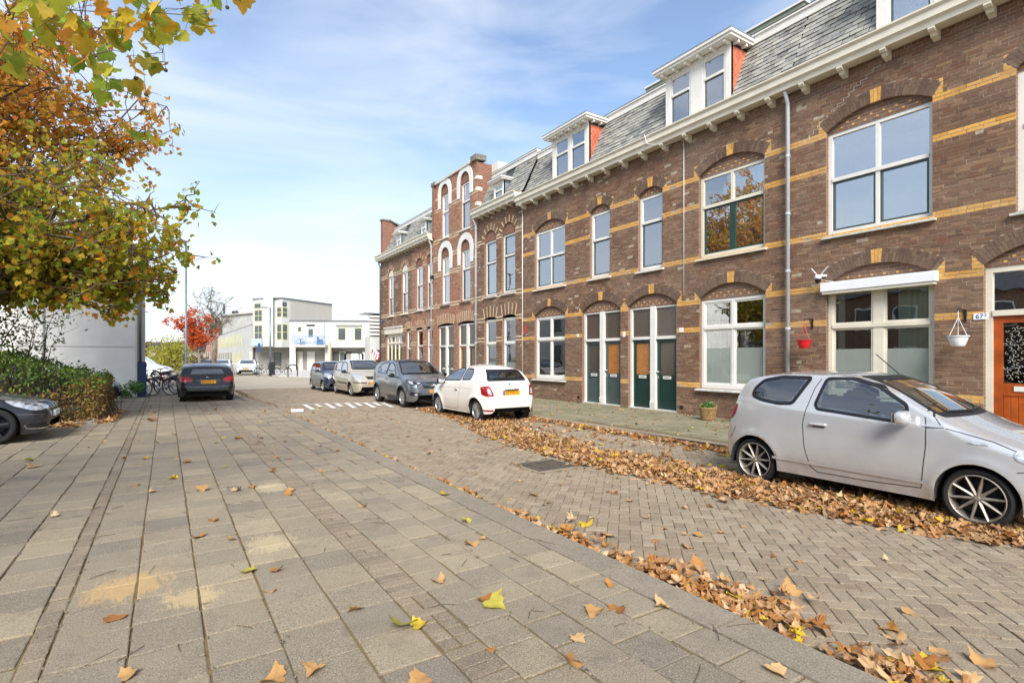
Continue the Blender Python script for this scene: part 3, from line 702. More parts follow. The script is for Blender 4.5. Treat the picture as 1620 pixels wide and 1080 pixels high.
def cornice(root,y0,y1,z=8.23,phase=.05,step=.82,X=HX,mat='cream_paint',small=False):
    b=MB()
    prof=[(X-.02,z-.32),(X-.30,z-.32),(X-.32,z-.22),(X-.38,z-.18),(X-.38,z-.05),(X-.43,z),(X-.43,z+.035),(X-.40,z+.035),(X-.36,z-.02),(X-.05,z-.02),(X-.02,z+.05)]
    n=len(prof); v=[(p[0],y0,p[1]) for p in prof]+[(p[0],y1,p[1]) for p in prof]
    b.add(v,[(i,(i+1)%n,(i+1)%n+n,i+n) for i in range(n)]+[tuple(range(n))[::-1],tuple(range(n,2*n))]); g=b.obj('gutter',M[mat],root)
    y=phase+math.ceil((y0-phase)/step)*step
    while y<y1-.05:
        q=MB(); h=.13 if not small else .09; w=.055 if not small else .04
        pf=[(X-.001,z-.325),(X-.30,z-.325),(X-.31,z-.36),(X-.27,z-.40),(X-.20,z-.405),(X-.16,z-.46),(X-.1,z-.47),(X-.001,z-.5)]
        if small: pf=[(a,(z-.325)+(c+.0-(z-.325))*.6) for a,c in pf]
        m=len(pf); q.add([(a,y-w,c) for a,c in pf]+[(a,y+w,c) for a,c in pf],[tuple(range(m))[::-1],tuple(range(m,2*m))]+[(i,(i+1)%m,(i+1)%m+m,i+m) for i in range(m)]); q.obj('bracket',M[mat],g); y+=step
    return g
S0=Vector((12.44,0,8.32)); S1=Vector((13.25,0,10.03)); SL=(S1-S0).length; SD=(S1-S0).normalized(); SN=Vector((-SD.z,0,SD.x))
def slates(root,y0,y1,cut,keep,w=.27,row=.145,S0=S0,S1=S1):
    """overlapping slates on the mansard; cut: list of y ranges (dormers)"""
    b=MB(); 
    sd=(S1-S0).normalized(); sl=(S1-S0).length; sn=Vector((-sd.z,0,sd.x))
    deck=MB(); deck.add([S0+Vector((.02,y0,0)),S0+Vector((.02,y1,0)),S1+Vector((.02,y1,0)),S1+Vector((.02,y0,0))],[(0,1,2,3)]); roof=deck.obj('roof',M['roof_felt'],root,fix=False)
    L2=[]; nr=int(sl/row)+1; rr=random.Random(int(y0*10))
    for r in range(nr):
        off=(w/2 if r%2 else 0); y=y0-w+off
        while y<y1:
            a,c=max(y,y0),min(y+w-.014,y1)
            segs=[(a,c)]
            for (p,q2) in cut:
                ns=[]
                for (s,e) in segs:
                    if e<=p or s>=q2: ns.append((s,e))
                    else:
                        if p-s>.03: ns.append((s,p))
                        if e-q2>.03: ns.append((q2,e))
                segs=ns
            for s,e in segs:
                if e-s>.03: L2.append((s,e,r))
            y+=w
    def slate_at(mb,s,e,r):
        lo=r*row; hi=min(lo+row*1.3,sl); t=.012+rr.gauss(0,.003); lift=.022+rr.gauss(0,.003)
        mid=(s+e)/2
        P=lambda y,u,nn: S0+Vector((0,y,0))+sd*u+sn*nn
        c1=.035*rr.random()
        pts=[(s,lo+c1*.5),(s+.03,lo),(e-.03,lo),(e,lo+.02),(e,hi),(s,hi)] if e-s>.1 else [(s,lo),(e,lo),(e,hi),(s,hi)]
        n=len(pts); top=[P(y,u,lift+t-(u-lo)*(.02/row)) for y,u in pts]; bot=[P(y,u,lift-(u-lo)*(.02/row)) for y,u in pts]
        mb.add(top+bot,[tuple(range(n))]+[(i,i+n,(i+1)%n+n,(i+1)%n) for i in range(n)])
    L2.sort(key=lambda q:-px_size(13,(q[0]+q[1])/2,9)*(q[1]-q[0]))
    for s,e,r in L2[:keep]:
        m=MB(); slate_at(m,s,e,r); m.obj('slate',M['slate'],root,fix=True)
    m=MB()
    for s,e,r in L2[keep:]: slate_at(m,s,e,r)
    if m.n: m.obj('slates_beyond',M['slate'],root,'stuff')
    return roof
def roof_trim(root,y0,y1,X=13.25,z=10.03,ret=None):
    b=MB(); b.box((X-.06,y0,z),(X+.25,y1,z+.2)); b.box((X-.10,y0,z+.2),(X+.25,y1,z+.245)); t=b.obj('roof_edge_trim',M['white_paint'],root)
    b=MB(); b.box((X-.105,y0,z+.246),(X+3.5,y1,z+.27)); b.obj('flat_roof',M['roof_felt'],t); return t
def dormer(root,y0,y1,X,z0,z1,wins,cheek='red_shingle',slab=.17,over=.28,brk=True,S0=S0,S1=S1,cheekside=True,zt=None,sash='grey_green_paint',inside=('curtain',)):
    """wins list of (ya,yb); front plane at X"""
    b=MB(); D=.09; ys=[y0]+[q for w in wins for q in w]+[y1]
    for i in range(0,len(ys),2): b.box((X,ys[i],z0),(X+D,ys[i+1],z1))
    b.box((X+.001,y0+.01,z1-.12),(X+D-.001,y1-.01,z1)); b.box((X+.001,y0+.01,z0),(X+D-.001,y1-.01,z0+.10))
    d=b.obj('dormer',M['white_paint'],root)
    for (a,c) in wins:
        w0,w1=z0+.10,z1-.12; q=MB(); s=.06; zt2=zt or w0+(w1-w0)*.62
        q.box((X+.015,a,w0),(X+.07,a+s,w1)); q.box((X+.015,c-s,w0),(X+.07,c,w1)); q.box((X+.016,a+s,w1-s),(X+.07,c-s,w1)); q.box((X+.016,a+s,w0),(X+.07,c-s,w0+s)); q.box((X-.005,a+s,zt2-.035),(X+.07,c-s,zt2+.035)); q.obj('dormer_window',M['white_paint'],d)
        q=MB(); s2=s+.035; q.box((X+.03,a+s,w0+s),(X+.06,a+s2,zt2-.035)); q.box((X+.03,c-s2,w0+s),(X+.06,c-s,zt2-.035)); q.box((X+.03,a+s2,zt2-.07),(X+.06,c-s2,zt2-.035)); q.box((X+.03,a+s2,w0+s),(X+.06,c-s2,w0+s2)); q.obj('sash',M[sash],d)
        q=MB(); q.box((X+.045,a+s,w0+s),(X+.05,c-s,zt2-.035)); q.box((X+.045,a+s,zt2+.035),(X+.05,c-s,w1-s)); q.obj('glass_pane',M['window_glass'],d)
        if 'curtain' in inside:
            q=MB(); n=int((c-a)/.02); vs=[]
            for i in range(n+1):
                y=a+(c-a)*i/n; x=X+.15+.02*sin(y*40); vs+=[(x,y,w0),(x,y,w1)]
            q.add(vs,[(2*i,2*i+2,2*i+3,2*i+1) for i in range(n)]); q.obj('curtain',M['curtain'],d,smooth=True,fix=False)
    q=MB(); q.box((X+.09,y0+.03,z0),(X+.65,y1-.03,z1-.02),skip=('-x',)); q.obj('room_lining',M['room_wall'],d,fix=False)
    # cheeks: triangle between front and slope
    sd=(S1-S0).normalized()
    def xs(z): return S0.x+(z-S0.z)*sd.x/sd.z
    for yy,sg in ((y0,-1),(y1,1)):
        q=MB(); pts=[(X+.02,yy,z0),(max(X+.03,xs(z0)),yy,z0),(xs(z1)+.03,yy,z1),(X+.02,yy,z1)]
        q.poly(pts,(0,-sg*.03,0)); q.obj('dormer_cheek',M['dark_trim' if cheek=='red_shingle' else cheek],d)
        if cheek=='red_shingle' and sg<0:
            # diamond shingles
            st=.21; zz=z0-.1; row=0
            while zz<z1+.2:
                xx=X+.09+(st/2 if row%2 else 0)-st
                while xx<xs(z1)+.2:
                    dm=[(xx,zz),(xx+st/2-.006,zz+st*.62-.006),(xx,zz+2*(st*.62)-.012),(xx-st/2+.006,zz+st*.62-.006)]
                    # clip to the cheek polygon
                    poly=[Vector((a,c)) for a,c in dm]
                    def clip(poly,f):
                        out=[]
                        for i in range(len(poly)):
                            p,r=poly[i],poly[(i+1)%len(poly)]; fp,fr_=f(p),f(r)
                            if fp>=0: out.append(p)
                            if fp*fr_<0: out.append(p+(r-p)*(fp/(fp-fr_)))
                        return out
                    for f in (lambda p:p.x-(X+.09),lambda p:z1-.1-p.y,lambda p:p.y-z0,lambda p:xs(p.y)-p.x):
                        poly=clip(poly,f)
                        if len(poly)<3: break
                    if len(poly)>=3:
                        s=MB(); s.poly([(p.x,yy-.004,p.y) for p in poly],(0,-.012,0)); s.obj('shingle',M['red_shingle'],d)
                    xx+=st
                zz+=st*.62; row+=1
    # roof slab with a moulded white edge
    q=MB(); q.box((X-over,y0-over*.7,z1+.02),(xs(z1)+.35,y1+over*.7,z1+slab*.55)); q.box((X-over-.04,y0-over*.7-.04,z1+slab*.55),(xs(z1)+.37,y1+over*.7+.04,z1+slab)); s=q.obj('dormer_roof',M['white_paint'],d)
    q=MB(); q.box((X-over-.05,y0-over*.7-.05,z1+slab),(xs(z1)+.5,y1+over*.7+.05,z1+slab+.02)); q.obj('dormer_flashing',M['lead'],d)
    if brk:
        n=max(3,int((y1-y0)/.42)+1)
        for i in range(n):
            y=y0+.04+(y1-y0-.08)*i/(n-1); q=MB(); q.bevbox((X-over+.04,y-.035,z1-.06),(X,y+.035,z1+.02),.008); q.obj('dormer_bracket',M['white_paint'],d)
        for i in range(2):
            x=X+.12+i*.35; q=MB(); q.bevbox((x-.035,y0-over*.6,z1-.06),(x+.035,y0,z1+.02),.008); q.obj('dormer_bracket',M['white_paint'],d)
    return d
def drainpipe(root,Y,z0,z1,X=HX-.11,r=.045,mat='grey_pipe'):
    b=MB(); b.tube([(X-.12,Y,z1),(X-.12,Y,z1-.12),(X,Y,z1-.35),(X,Y,z0)],r,14); d=b.obj('drainpipe',M[mat],root,smooth=True,fix=True)
    for z in np.arange(z0+.9,z1-.4,1.35):
        q=MB(); q.lathe([(r,0),(r+.012,0),(r+.012,.06),(r,.06)],Matrix.Translation((X,Y,z)),14); q.box((X,Y-.012,z+.01),(HX,Y+.012,z+.04)); q.obj('pipe_bracket',M[mat],d)
    return d
def op(y0,y1,z0,z1,rise,ring=.28,horn=None,up=.04): return dict(y0=y0,y1=y1,z0=z0,z1=z1,zs=z1+up,rise=rise,ring=ring,horn=horn)
def back_volume(root,y0,y1,z1=8.3,mat='brown_brick_wall',depth=9):
    b=MB(); b.box((HX+2.0,y0+.02,0),(HX+depth,y1-.02,z1+1.7)); b.obj('rear_wall',M[mat],root)

# ---------------- house A: number 67
hA=empty('terraced_house',(HX,3,0),'brown brick terraced house with orange wooden front door marked 67, at the right edge','house')
YA0,YA1=-1.6,7.06
opsA=[op(4.23,6.2,4.38,6.66,.30,horn=94+2),op(4.2,6.2,.84,3.27,.34,horn=47),op(1.5,3.46,PZ,3.31,.34,horn=47),op(2.02,3.02,4.21,6.66,.2,horn=96),op(-.9,.0,4.38,6.66,.2,horn=96)]
wall_mesh(hA,[(YA0,-.1),(YA1,-.1),(YA1,8.2),(YA0,8.2)],opsA,HX+.005)
brA=courses(YA0,YA1,.07,8.12,opsA,BANDS,True,1); build_bricks(hA,brA,['brown_brick','yellow_brick'],300)
for o in opsA:
    arch_ring(hA,o,'dark_brick','yellow_brick',HX,single=True); tympanum(hA,o,HX+.085,o['z1']-.01,'brown_brick_wall','yellow_brick')
window(hA,4.23,6.2,4.38,6.66,2,5.62,'grey_green_paint',None,[],'sill_stone')
window(hA,4.2,6.2,.84,3.27,2,2.36,'cream_paint','cream_paint',[('green_curtain',.02,.34,0,.98),('green_curtain',.86,.99,0,.98),('frost',.05,.95,.0,.42)],'sill_stone',frame='cream_paint',mull=.2)
window(hA,2.02,3.02,4.21,6.66,1,5.7,'white_paint','white_paint',[('curtain',0,1,0,1)],'sill_stone')
window(hA,-.9,0,4.38,6.66,1,5.7,'white_paint','white_paint',[('curtain',0,1,0,1)],'sill_stone')
b=MB(); b.bevbox((HX-.14,4.13,3.13),(HX+.09,6.27,3.33),.012); b.obj('shutter_box',M['white_plastic'],hA)
b=MB(); b.bevbox((HX-.12,4.16,3.075),(HX+.07,6.24,3.127),.008); b.obj('shutter_rail',M['cream_paint'],hA)
# the orange wooden door with scrolled glass
Xf=HX+.10; b=MB(); b.box((Xf,1.5,PZ),(Xf+.09,1.6,3.31)); b.box((Xf,3.36,PZ),(Xf+.09,3.46,3.31)); b.box((Xf,1.6,3.2),(Xf+.09,3.36,3.31)); b.box((Xf-.02,1.6,2.42),(Xf+.09,3.36,2.52)); b.box((Xf-.02,2.4,PZ),(Xf+.08,2.5,2.42)); fr=b.obj('door_frame',M['cream_paint'],hA)
b=MB(); b.box((Xf+.045,1.6,2.52),(Xf+.05,3.36,3.2)); b.obj('transom_light',M['window_glass'],fr)
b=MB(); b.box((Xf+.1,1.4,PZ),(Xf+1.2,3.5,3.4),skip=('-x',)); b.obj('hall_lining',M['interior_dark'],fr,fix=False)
for (a,c,hs) in ((2.5,3.36,-1),(1.6,2.4,1)):
    b=MB(); X=Xf+.03; z0,z1=PZ+.04,2.42; st=.13; zl=1.0
    b.box((X,a,z0),(X+.05,a+st,z1)); b.box((X,c-st,z0),(X+.05,c,z1)); b.box((X+.002,a+st,z1-st),(X+.05,c-st,z1)); b.box((X+.002,a+st,zl),(X+.05,c-st,zl+.22)); b.box((X+.002,a+st,z0),(X+.05,c-st,z0+.2)); d=b.obj('door',M['orange_wood'],hA)
    n=6; w=(c-a-2*st)/n
    for i in range(n):
        q=MB(); q.bevbox((X+.014,a+st+i*w+.002,z0+.19),(X+.04,a+st+(i+1)*w-.002,zl+.01),.006); q.obj('door_plank',M['orange_wood'],d)
    q=MB(); q.box((X+.03,a+st-.01,zl+.21),(X+.034,c-st+.01,z1-st+.01)); q.obj('door_glass',M['dark_car_glass'],d)
    q=MB(); rr=random.Random(8)
    for i in range(84):
        cy=a+st+.03+((i*.618)%1)*(c-a-2*st-.06); cz=zl+.25+(i/84)*(z1-zl-.43); r=.026+.022*rr.random(); a0=rr.random()*6; sg=rr.choice((-1,1)); pts=[]
        for t in range(11):
            u=t/10; an=a0+sg*u*4.6; pts.append((X+.024,cy+cos(an)*r*(1.15-u),cz+sin(an)*r*(1.15-u)))
        q.tube(pts,.0032,5)
    q.obj('glass_scrollwork',M['scroll_glass'],d,'stuff',smooth=True)
    q=MB(); q.box((X-.012,(a+c)/2-.15,zl+.08),(X,(a+c)/2+.15,zl+.17)); q.obj('letterbox',M['white_paint'],d)
cornice(hA,YA0,YA1); slates(hA,YA0,YA1,[(2.4,5.25)],300); roof_trim(hA,YA0,YA1)
dormer(hA,2.4,5.25,12.52,8.36,10.0,[(2.6,3.5),(4.25,5.05)],inside=('curtain',))
drainpipe(hA,7.02,PZ,8.0); back_volume(hA,YA0,YA1)
b=MB(); yy,zz=5.02,7.86
while zz>6.62:
    b.box((HX-.003,yy-.004,zz-.075),(HX+.004,yy+.004,zz)); ny=yy+.09+.04*random.random(); b.box((HX-.003,yy,zz-.079),(HX+.004,ny,zz-.072)); yy=ny; zz-=.078
b.obj('mortar_repair',M['sill_stone'],hA,'stuff')
# ---------------- house B: the long middle one with four doors
hB=empty('terraced_house',(HX,12.6,0),'long brown brick terraced house with yellow bands and four green front doors','house')
YB0,YB1=7.06,18.37
opsB=[op(7.67,9.6,4.40,6.64,.30,horn=96),op(7.65,9.58,.84,3.26,.34,horn=47),op(10.9,11.87,4.36,6.64,.2,horn=96),op(13.15,14.14,4.40,6.64,.2,horn=96),
      op(15.52,17.46,4.38,6.64,.30,horn=96),op(15.52,17.46,.84,3.27,.34,horn=47),op(10.37,12.3,PZ,3.24,.34,horn=47),op(12.65,14.55,PZ,3.24,.34,horn=47)]
wall_mesh(hB,[(YB0,-.1),(YB1,-.1),(YB1,8.2),(YB0,8.2)],opsB,HX+.005)
brB=courses(YB0,YB1,.07,8.12,opsB,BANDS,True,2); build_bricks(hB,brB,['brown_brick','yellow_brick'],300)
for o in opsB:
    arch_ring(hB,o,'dark_brick','yellow_brick',HX,single=True); tympanum(hB,o,HX+.085,o['z1']-.01,'brown_brick_wall','yellow_brick')
window(hB,7.67,9.6,4.40,6.64,2,5.80,'green_paint',None,[('curtain',0,1,0,.9)],'cream_paint',frame='cream_paint',cutlow='green')
window(hB,7.65,9.58,.84,3.26,2,2.48,'white_paint','white_paint',[('grey_curtain',.55,.95,0,.95),('frost',.05,.95,.0,.45)],'sill_stone',sillw=.14)
window(hB,10.9,11.87,4.36,6.64,1,5.84,'grey_green_paint',None,[('curtain',0,1,.5,1)],'white_paint')
window(hB,13.15,14.14,4.40,6.64,1,5.72,'grey_green_paint',None,[('blind',0,1,.0,1)],'white_paint')
window(hB,15.52,17.46,4.38,6.64,2,5.60,'grey_green_paint',None,[('curtain',0,1,.55,1)],'white_paint')
window(hB,15.52,17.46,.84,3.27,2,2.38,'white_paint','white_paint',[('blind',.1,.5,0,.35),('grey_curtain',.0,.12,0,1)],'sill_stone',sillw=.12)
door_pair(hB,10.37,12.3,PZ,3.24,[('dark_green_paint','brown_glass',1),('dark_green_paint','amber_glass',-1)])
door_pair(hB,12.65,14.55,PZ,3.24,[('grey_green_paint','amber_glass',1),('grey_green_paint','brown_glass',-1)])
cornice(hB,YB0,YB1); slates(hB,YB0,YB1,[(8.68,10.86),(14.32,16.42)],300); roof_trim(hB,YB0,YB1)
dormer(hB,8.68,10.86,12.5,8.36,10.0,[(8.84,9.56),(9.96,10.7)])
dormer(hB,14.32,16.42,12.5,8.36,10.0,[(14.5,15.3),(15.44,16.24)])
b=MB(); b.tube([(HX-.02,10.1,3.45),(HX-.02,10.1,7.85),(HX-.03,10.2,7.9),(HX-.2,10.7,7.86),(HX-.43,11.1,8.0),(HX-.45,11.2,8.3)],.010,6); b.obj('wall_cable',M['white_plastic'],hB,smooth=True)
b=MB(); b.tube([(HX-.02,18.3,.4),(HX-.02,18.3,7.85)],.014,6); b.obj('wall_cable',M['white_plastic'],hB,smooth=True)
for (y,z) in ((10.2,.25),(14.75,.25)):
    b=MB(); b.box((HX-.012,y-.055,z-.045),(HX+.004,y+.055,z+.045)); b.obj('air_grille',M['dark_trim'],hB)
back_volume(hB,YB0,YB1)
# raised greenish roof volume standing on the flat roof
for (ya,yb) in ((7.9,13.6),):
    b=MB(); X=14.6; v=[(X,ya,10.2),(X,yb,10.2),(X,yb,11.38),(X,ya,11.38),(X+3,ya,10.2),(X+3,yb,10.2),(X+3,yb,11.38),(X+3,ya,11.38)]
    b.add(v,[(0,3,2,1),(4,5,6,7),(0,4,7,3),(1,2,6,5),(3,7,6,2)]); rb=b.obj('rooftop_extension',M['green_panel'],hB)
    b=MB(); b.box((X-.04,ya-.05,11.38),(X+3,yb+.05,11.44)); b.obj('extension_edge',M['white_paint'],rb)
    for (y0_,y1_) in ((ya-.5,ya-.05),(yb+.05,yb+.5)):
        b=MB(); b.box((X+.1,y0_,10.25),(X+1.2,y1_,11.2)); b.obj('chimney',M['zinc'],rb)
# ---------------- house C
CB=[(7,8),(62,63),(64,65),(80,81),(82,83),(45,46),(34,35),(36,37)]
hC=empty('terraced_house',(HX,20.2,0),'narrow brown brick house with two pairs of tall windows beside the grey downpipe','house')
YC0,YC1=18.37,22.15
opsC=[op(18.88,19.95,4.46,7.04,.42,.3),op(20.42,21.48,4.46,7.0,.42,.3),op(18.86,19.92,.84,3.42,.07,.5),op(20.42,21.48,.84,3.40,.07,.5)]
wall_mesh(hC,[(YC0,-.1),(YC1,-.1),(YC1,8.35),(YC0,8.35)],opsC,HX+.005)
BC=[(62,63),(64,65),(99,100),(101,102),(34,35),(36,37),(47,48),(49,50)]
build_bricks(hC,courses(YC0,YC1,.07,8.3,opsC,BC,False,3),['brown_brick','cream_brick'],0,names=('brickwork','cream_brickwork'))
for o in opsC:
    arch_ring(hC,o,'brown_brick','cream_brick',HX,-1,stripe=4)
    if o['rise']>.1: tympanum(hC,o,HX+.06,o['z1']-.01,'red_brick_wall')
for (a,c,z0,z1,zt) in ((18.88,19.95,4.46,7.04,6.1),(20.42,21.48,4.46,7.0,6.0)): window(hC,a,c,z0,z1,1,zt,'green_paint','green_paint',[('curtain',0,1,.55,1)],'white_paint',fw=.1)
for (a,c) in ((18.86,19.92),(20.42,21.48)): window(hC,a,c,.84,3.4,1,2.3,'white_paint','white_paint',[('grey_curtain',0,1,.5,1),('frost',0.05,.95,.05,.25)],'sill_stone')
cornice(hC,YC0,YC1,8.52,.1,.5,small=True)
C0=Vector((12.44,0,8.6)); C1=Vector((13.25,0,10.25))
slates(hC,YC0,YC1,[(19.98,20.8)],60,S0=C0,S1=C1); roof_trim(hC,YC0,YC1,13.25,10.25)
dormer(hC,19.98,20.8,12.5,8.62,9.5,[(20.06,20.72)],cheek='lead',slab=.14,over=.2,brk=False,S0=C0,S1=C1)
drainpipe(hC,22.1,PZ,8.25,r=.055); back_volume(hC,YC0,YC1,8.5)
# ---------------- house D: gable
hD=empty('terraced_house',(HX,24.9,0),'red brick gabled house with white horseshoe arches over its upper windows','house')
YD0,YD1=22.15,27.1; ZD=11.05
opsD=[op(22.85,23.85,4.45,7.0,.45,.26),op(25.1,26.12,4.45,7.0,.45,.26),op(22.9,23.9,8.0,10.35,.45,.26),op(25.2,26.15,8.0,10.35,.45,.26),op(22.3,24.2,PZ,3.34,.09,.5),op(24.62,26.55,PZ,3.34,.09,.5)]
wall_mesh(hD,[(YD0,-.1),(YD1,-.1),(YD1,ZD),(YD0,ZD)],opsD,HX+.005,revmat='red_brick_wall')
BD=[(62,63),(64,65),(99,100),(101,102),(86,87),(88,89),(112,113),(114,115),(136,137),(138,139),(146,147)]
build_bricks(hD,courses(YD0,YD1,.07,ZD,opsD,BD,False,4),['red_brick','cream_brick'],0,names=('brickwork','cream_brickwork'))
for i,o in enumerate(opsD):
    if i<4:
        tympanum(hD,o,HX+.06,o['z1']-.01,'red_brick_wall'); b=MB(); a,Rr,zc,yc=circle(o); ph=asin(min(1,a/Rr)); pts=[]
        outer=[(yc-a-.3,o['zs']-.75)]+[(yc+(Rr+.33)*sin(t),zc+(Rr+.33)*cos(t)) for t in [-ph*1.15+2*1.15*ph*k/14 for k in range(15)]]+[(yc+a+.3,o['zs']-.75)]
        inner=[(yc-a-.03,o['zs']-.75)]+[(yc+Rr*sin(t),zc+Rr*cos(t)) for t in [-ph+2*ph*k/14 for k in range(15)]]+[(yc+a+.03,o['zs']-.75)]
        X=HX-.035; n=len(outer); v=[(X,*p) for p in outer]+[(X,*p) for p in inner]+[(HX+.02,*p) for p in outer]+[(HX+.02,*p) for p in inner]; f=[]
        for k in range(n-1): f+=[(k,k+1,n+k+1,n+k),(k,2*n+k,2*n+k+1,k+1),(n+k,n+k+1,3*n+k+1,3*n+k)]
        f+=[(0,n,3*n,2*n),(n-1,3*n-1,4*n-1,2*n-1)]; b.add(v,f); b.obj('arch',M['white_paint'],hD)
    else: arch_ring(hD,o,'red_brick','cream_brick',HX,-1,stripe=3)
for k,(a,c,z0,z1,zt) in enumerate(((22.85,23.85,4.45,7.0,6.05),(25.1,26.12,4.45,7.0,6.05),(22.9,23.9,8.0,10.35,9.4),(25.2,26.15,8.0,10.35,9.4))): window(hD,a,c,z0,z1,1,zt,'green_paint' if k%2==0 else 'white_paint',None if k%2==0 else 'white_paint',[('blind' if k<2 else 'curtain',0,1,0,.98 if k<2 else 1)],'old_sill' if k<2 else 'white_paint',fw=.1)
door_pair(hD,22.3,24.2,PZ,3.34,[('brown_wood','brown_glass',1),('ochre_door','brown_glass',-1)])
door_pair(hD,24.62,26.55,PZ,3.34,[('grey_green_paint','brown_glass',1),('grey_green_paint','brown_glass',-1)])
b=MB(); b.box((HX-.08,YD0-.05,ZD),(HX+.3,YD1+.05,ZD+.14)); b.obj('parapet_coping',M['sill_stone'],hD)
b=MB(); b.bevbox((HX-.12,YD0-.1,ZD-.02),(HX+.45,YD0+.5,ZD+.26),.02); b.obj('parapet_cap',M['old_sill'],hD); b=MB(); b.bevbox((HX-.12,YD1-.4,ZD-.02),(HX+.4,YD1+.1,ZD+.2),.02); b.obj('parapet_cap',M['old_sill'],hD)
b=MB(); b.box((HX-.09,YD1-.22,8.2),(HX-.001,YD1-.02,ZD)); b.obj('corner_pilaster',M['red_brick_wall'],hD)
b=MB(); b.box((HX+.045,YD0+.003,8.2),(HX+4,YD0+.25,ZD-.1)); b.box((HX+.045,YD1-.25,8.2),(HX+4,YD1-.003,ZD-.1)); b.box((HX+3.9,YD0+.25,8),(HX+4.1,YD1-.25,ZD-.1)); b.box((HX+.3,YD0+.25,ZD-.45),(HX+3.9,YD1-.25,ZD-.3)); b.obj('side_wall',M['red_brick_wall'],hD)
b=MB(); b.box((13.2,YD0-.6,10.45),(16.5,YD0-.004,10.95)); b.obj('side_fascia',M['white_paint'],hD)
for z in (9.6,8.9,8.3,10.15):
    b=MB(); b.bevbox((HX-.02,YD0-.01,z),(HX+.28,YD0+.2,z+.17),.01); b.obj('quoin_stone',M['pale_stone'],hD)
back_volume(hD,YD0,YD1,8.5)
# ---------------- house E: corner
hE=empty('terraced_house',(HX,31.4,0),'corner brick house with white shop window and two small roof dormers at the terrace end','house')
YE0,YE1=27.1,35.7
opsE=[op(33.24,34.26,4.38,7.0,.42,.26),op(30.8,31.86,4.38,7.0,.42,.26),op(28.55,29.6,4.42,7.0,.42,.26),op(27.2,28.05,4.42,7.0,.42,.26),
      op(31.78,34.7,PZ,3.58,.0,.0,up=0),op(30.35,31.1,PZ,3.3,.07,.45),op(28.55,29.55,.84,3.3,.07,.45),op(27.2,28.05,.84,3.3,.07,.45)]
wall_mesh(hE,[(YE0,-.1),(YE1,-.1),(YE1,8.35),(YE0,8.35)],opsE,HX+.005,revmat='red_brick_wall')
brE=courses(YE0,YE1,.07,8.3,opsE,BC,False,6); brE=[(a,c,k,2 if (cc==0 and a<30.1) else cc) for a,c,k,cc in brE]
build_bricks(hE,brE,['brown_brick','cream_brick','red_brick'],0,names=('brickwork','cream_brickwork','red_brickwork'))
for o in opsE:
    if o['rise']>.1: arch_ring(hE,o,'red_brick','cream_brick',HX,-1,stripe=5); tympanum(hE,o,HX+.06,o['z1']-.01,'red_brick_wall' if o['y0']<30 else 'cream_paint')
    elif o['rise']>0: arch_ring(hE,o,'red_brick','cream_brick',HX,-1,stripe=3)
for (a,c,z0,z1,zt) in ((33.24,34.26,4.38,7.0,5.6),(30.8,31.86,4.38,7.0,5.7),(28.55,29.6,4.42,7.0,5.9),(27.2,28.05,4.42,7.0,5.9)): window(hE,a,c,z0,z1,1,zt,'green_paint',None,[('curtain',0,1,0,1)],'white_paint',fw=.1)
for (a,c) in ((28.55,29.55),(27.2,28.05)): window(hE,a,c,.84,3.3,1,2.35,'white_paint',None,[('curtain',0,1,0,.6)],'sill_stone',fw=.1)
window(hE,30.35,31.1,PZ+.05,3.3,1,2.2,'grey_green_paint',None,[],'sill_stone',fw=.08)
window(hE,31.78,34.7,PZ+.4,3.2,4,2.6,'cream_paint','cream_paint',[('curtain',0,1,0,.7)],'sill_stone',fw=.16,frame='cream_paint')
b=MB(); b.box((HX-.06,31.7,3.2),(HX+.12,34.8,3.58)); b.box((HX-.12,31.65,3.58),(HX+.1,34.85,3.66)); b.obj('shop_fascia',M['cream_paint'],hE)
b=MB(); b.box((HX+.02,31.78,PZ),(HX+.2,34.7,PZ+.4)); b.obj('shop_plinth',M['cream_paint'],hE)
cornice(hE,YE0,YE1+.15,8.52,.1,.5,small=True); slates(hE,YE0,YE1-.4,[(32.2,32.95),(28.3,29.0)],0,S0=C0,S1=C1); roof_trim(hE,YE0,YE1-.4,13.25,10.25)
dormer(hE,32.2,32.95,12.5,8.62,9.5,[(32.27,32.88)],cheek='lead',slab=.14,over=.2,brk=False,S0=C0,S1=C1)
dormer(hE,28.3,29.0,12.5,8.62,9.5,[(28.37,28.93)],cheek='lead',slab=.14,over=.2,brk=False,S0=C0,S1=C1)
b=MB(); v=[(HX,YE1-.35,8.2),(HX+4,YE1-.35,8.2),(HX+4,YE1-.35,10.0),(HX+1.4,YE1-.35,10.4),(HX+.5,YE1-.35,11.0),(HX,YE1-.35,11.0)]; b.poly(v,(0,.35,0)); b.obj('party_wall',M['red_brick_wall'],hE)
b=MB(); b.box((HX-.06,YE1-.42,11.0),(HX+.55,YE1+.05,11.1)); b.add([(HX+.5,YE1-.42,11.02),(HX+2.5,YE1-.42,10.3),(HX+2.5,YE1-.42,10.4),(HX+.5,YE1-.42,11.12),(HX+.5,YE1+.05,11.02),(HX+2.5,YE1+.05,10.3),(HX+2.5,YE1+.05,10.4),(HX+.5,YE1+.05,11.12)],[(0,1,2,3),(4,7,6,5),(3,2,6,7),(0,4,5,1)]); b.obj('parapet_coping',M['old_sill'],hE)
b=MB(); b.box((HX+.03,YE1-.3,0),(HX+9,YE1,8.3)); b.obj('end_wall',M['red_brick_wall'],hE)
drainpipe(hE,35.5,PZ,8.2,r=.05,mat='grey_steel'); drainpipe(hE,27.15,PZ,8.2,r=.04); back_volume(hE,YE0,YE1,8.5)
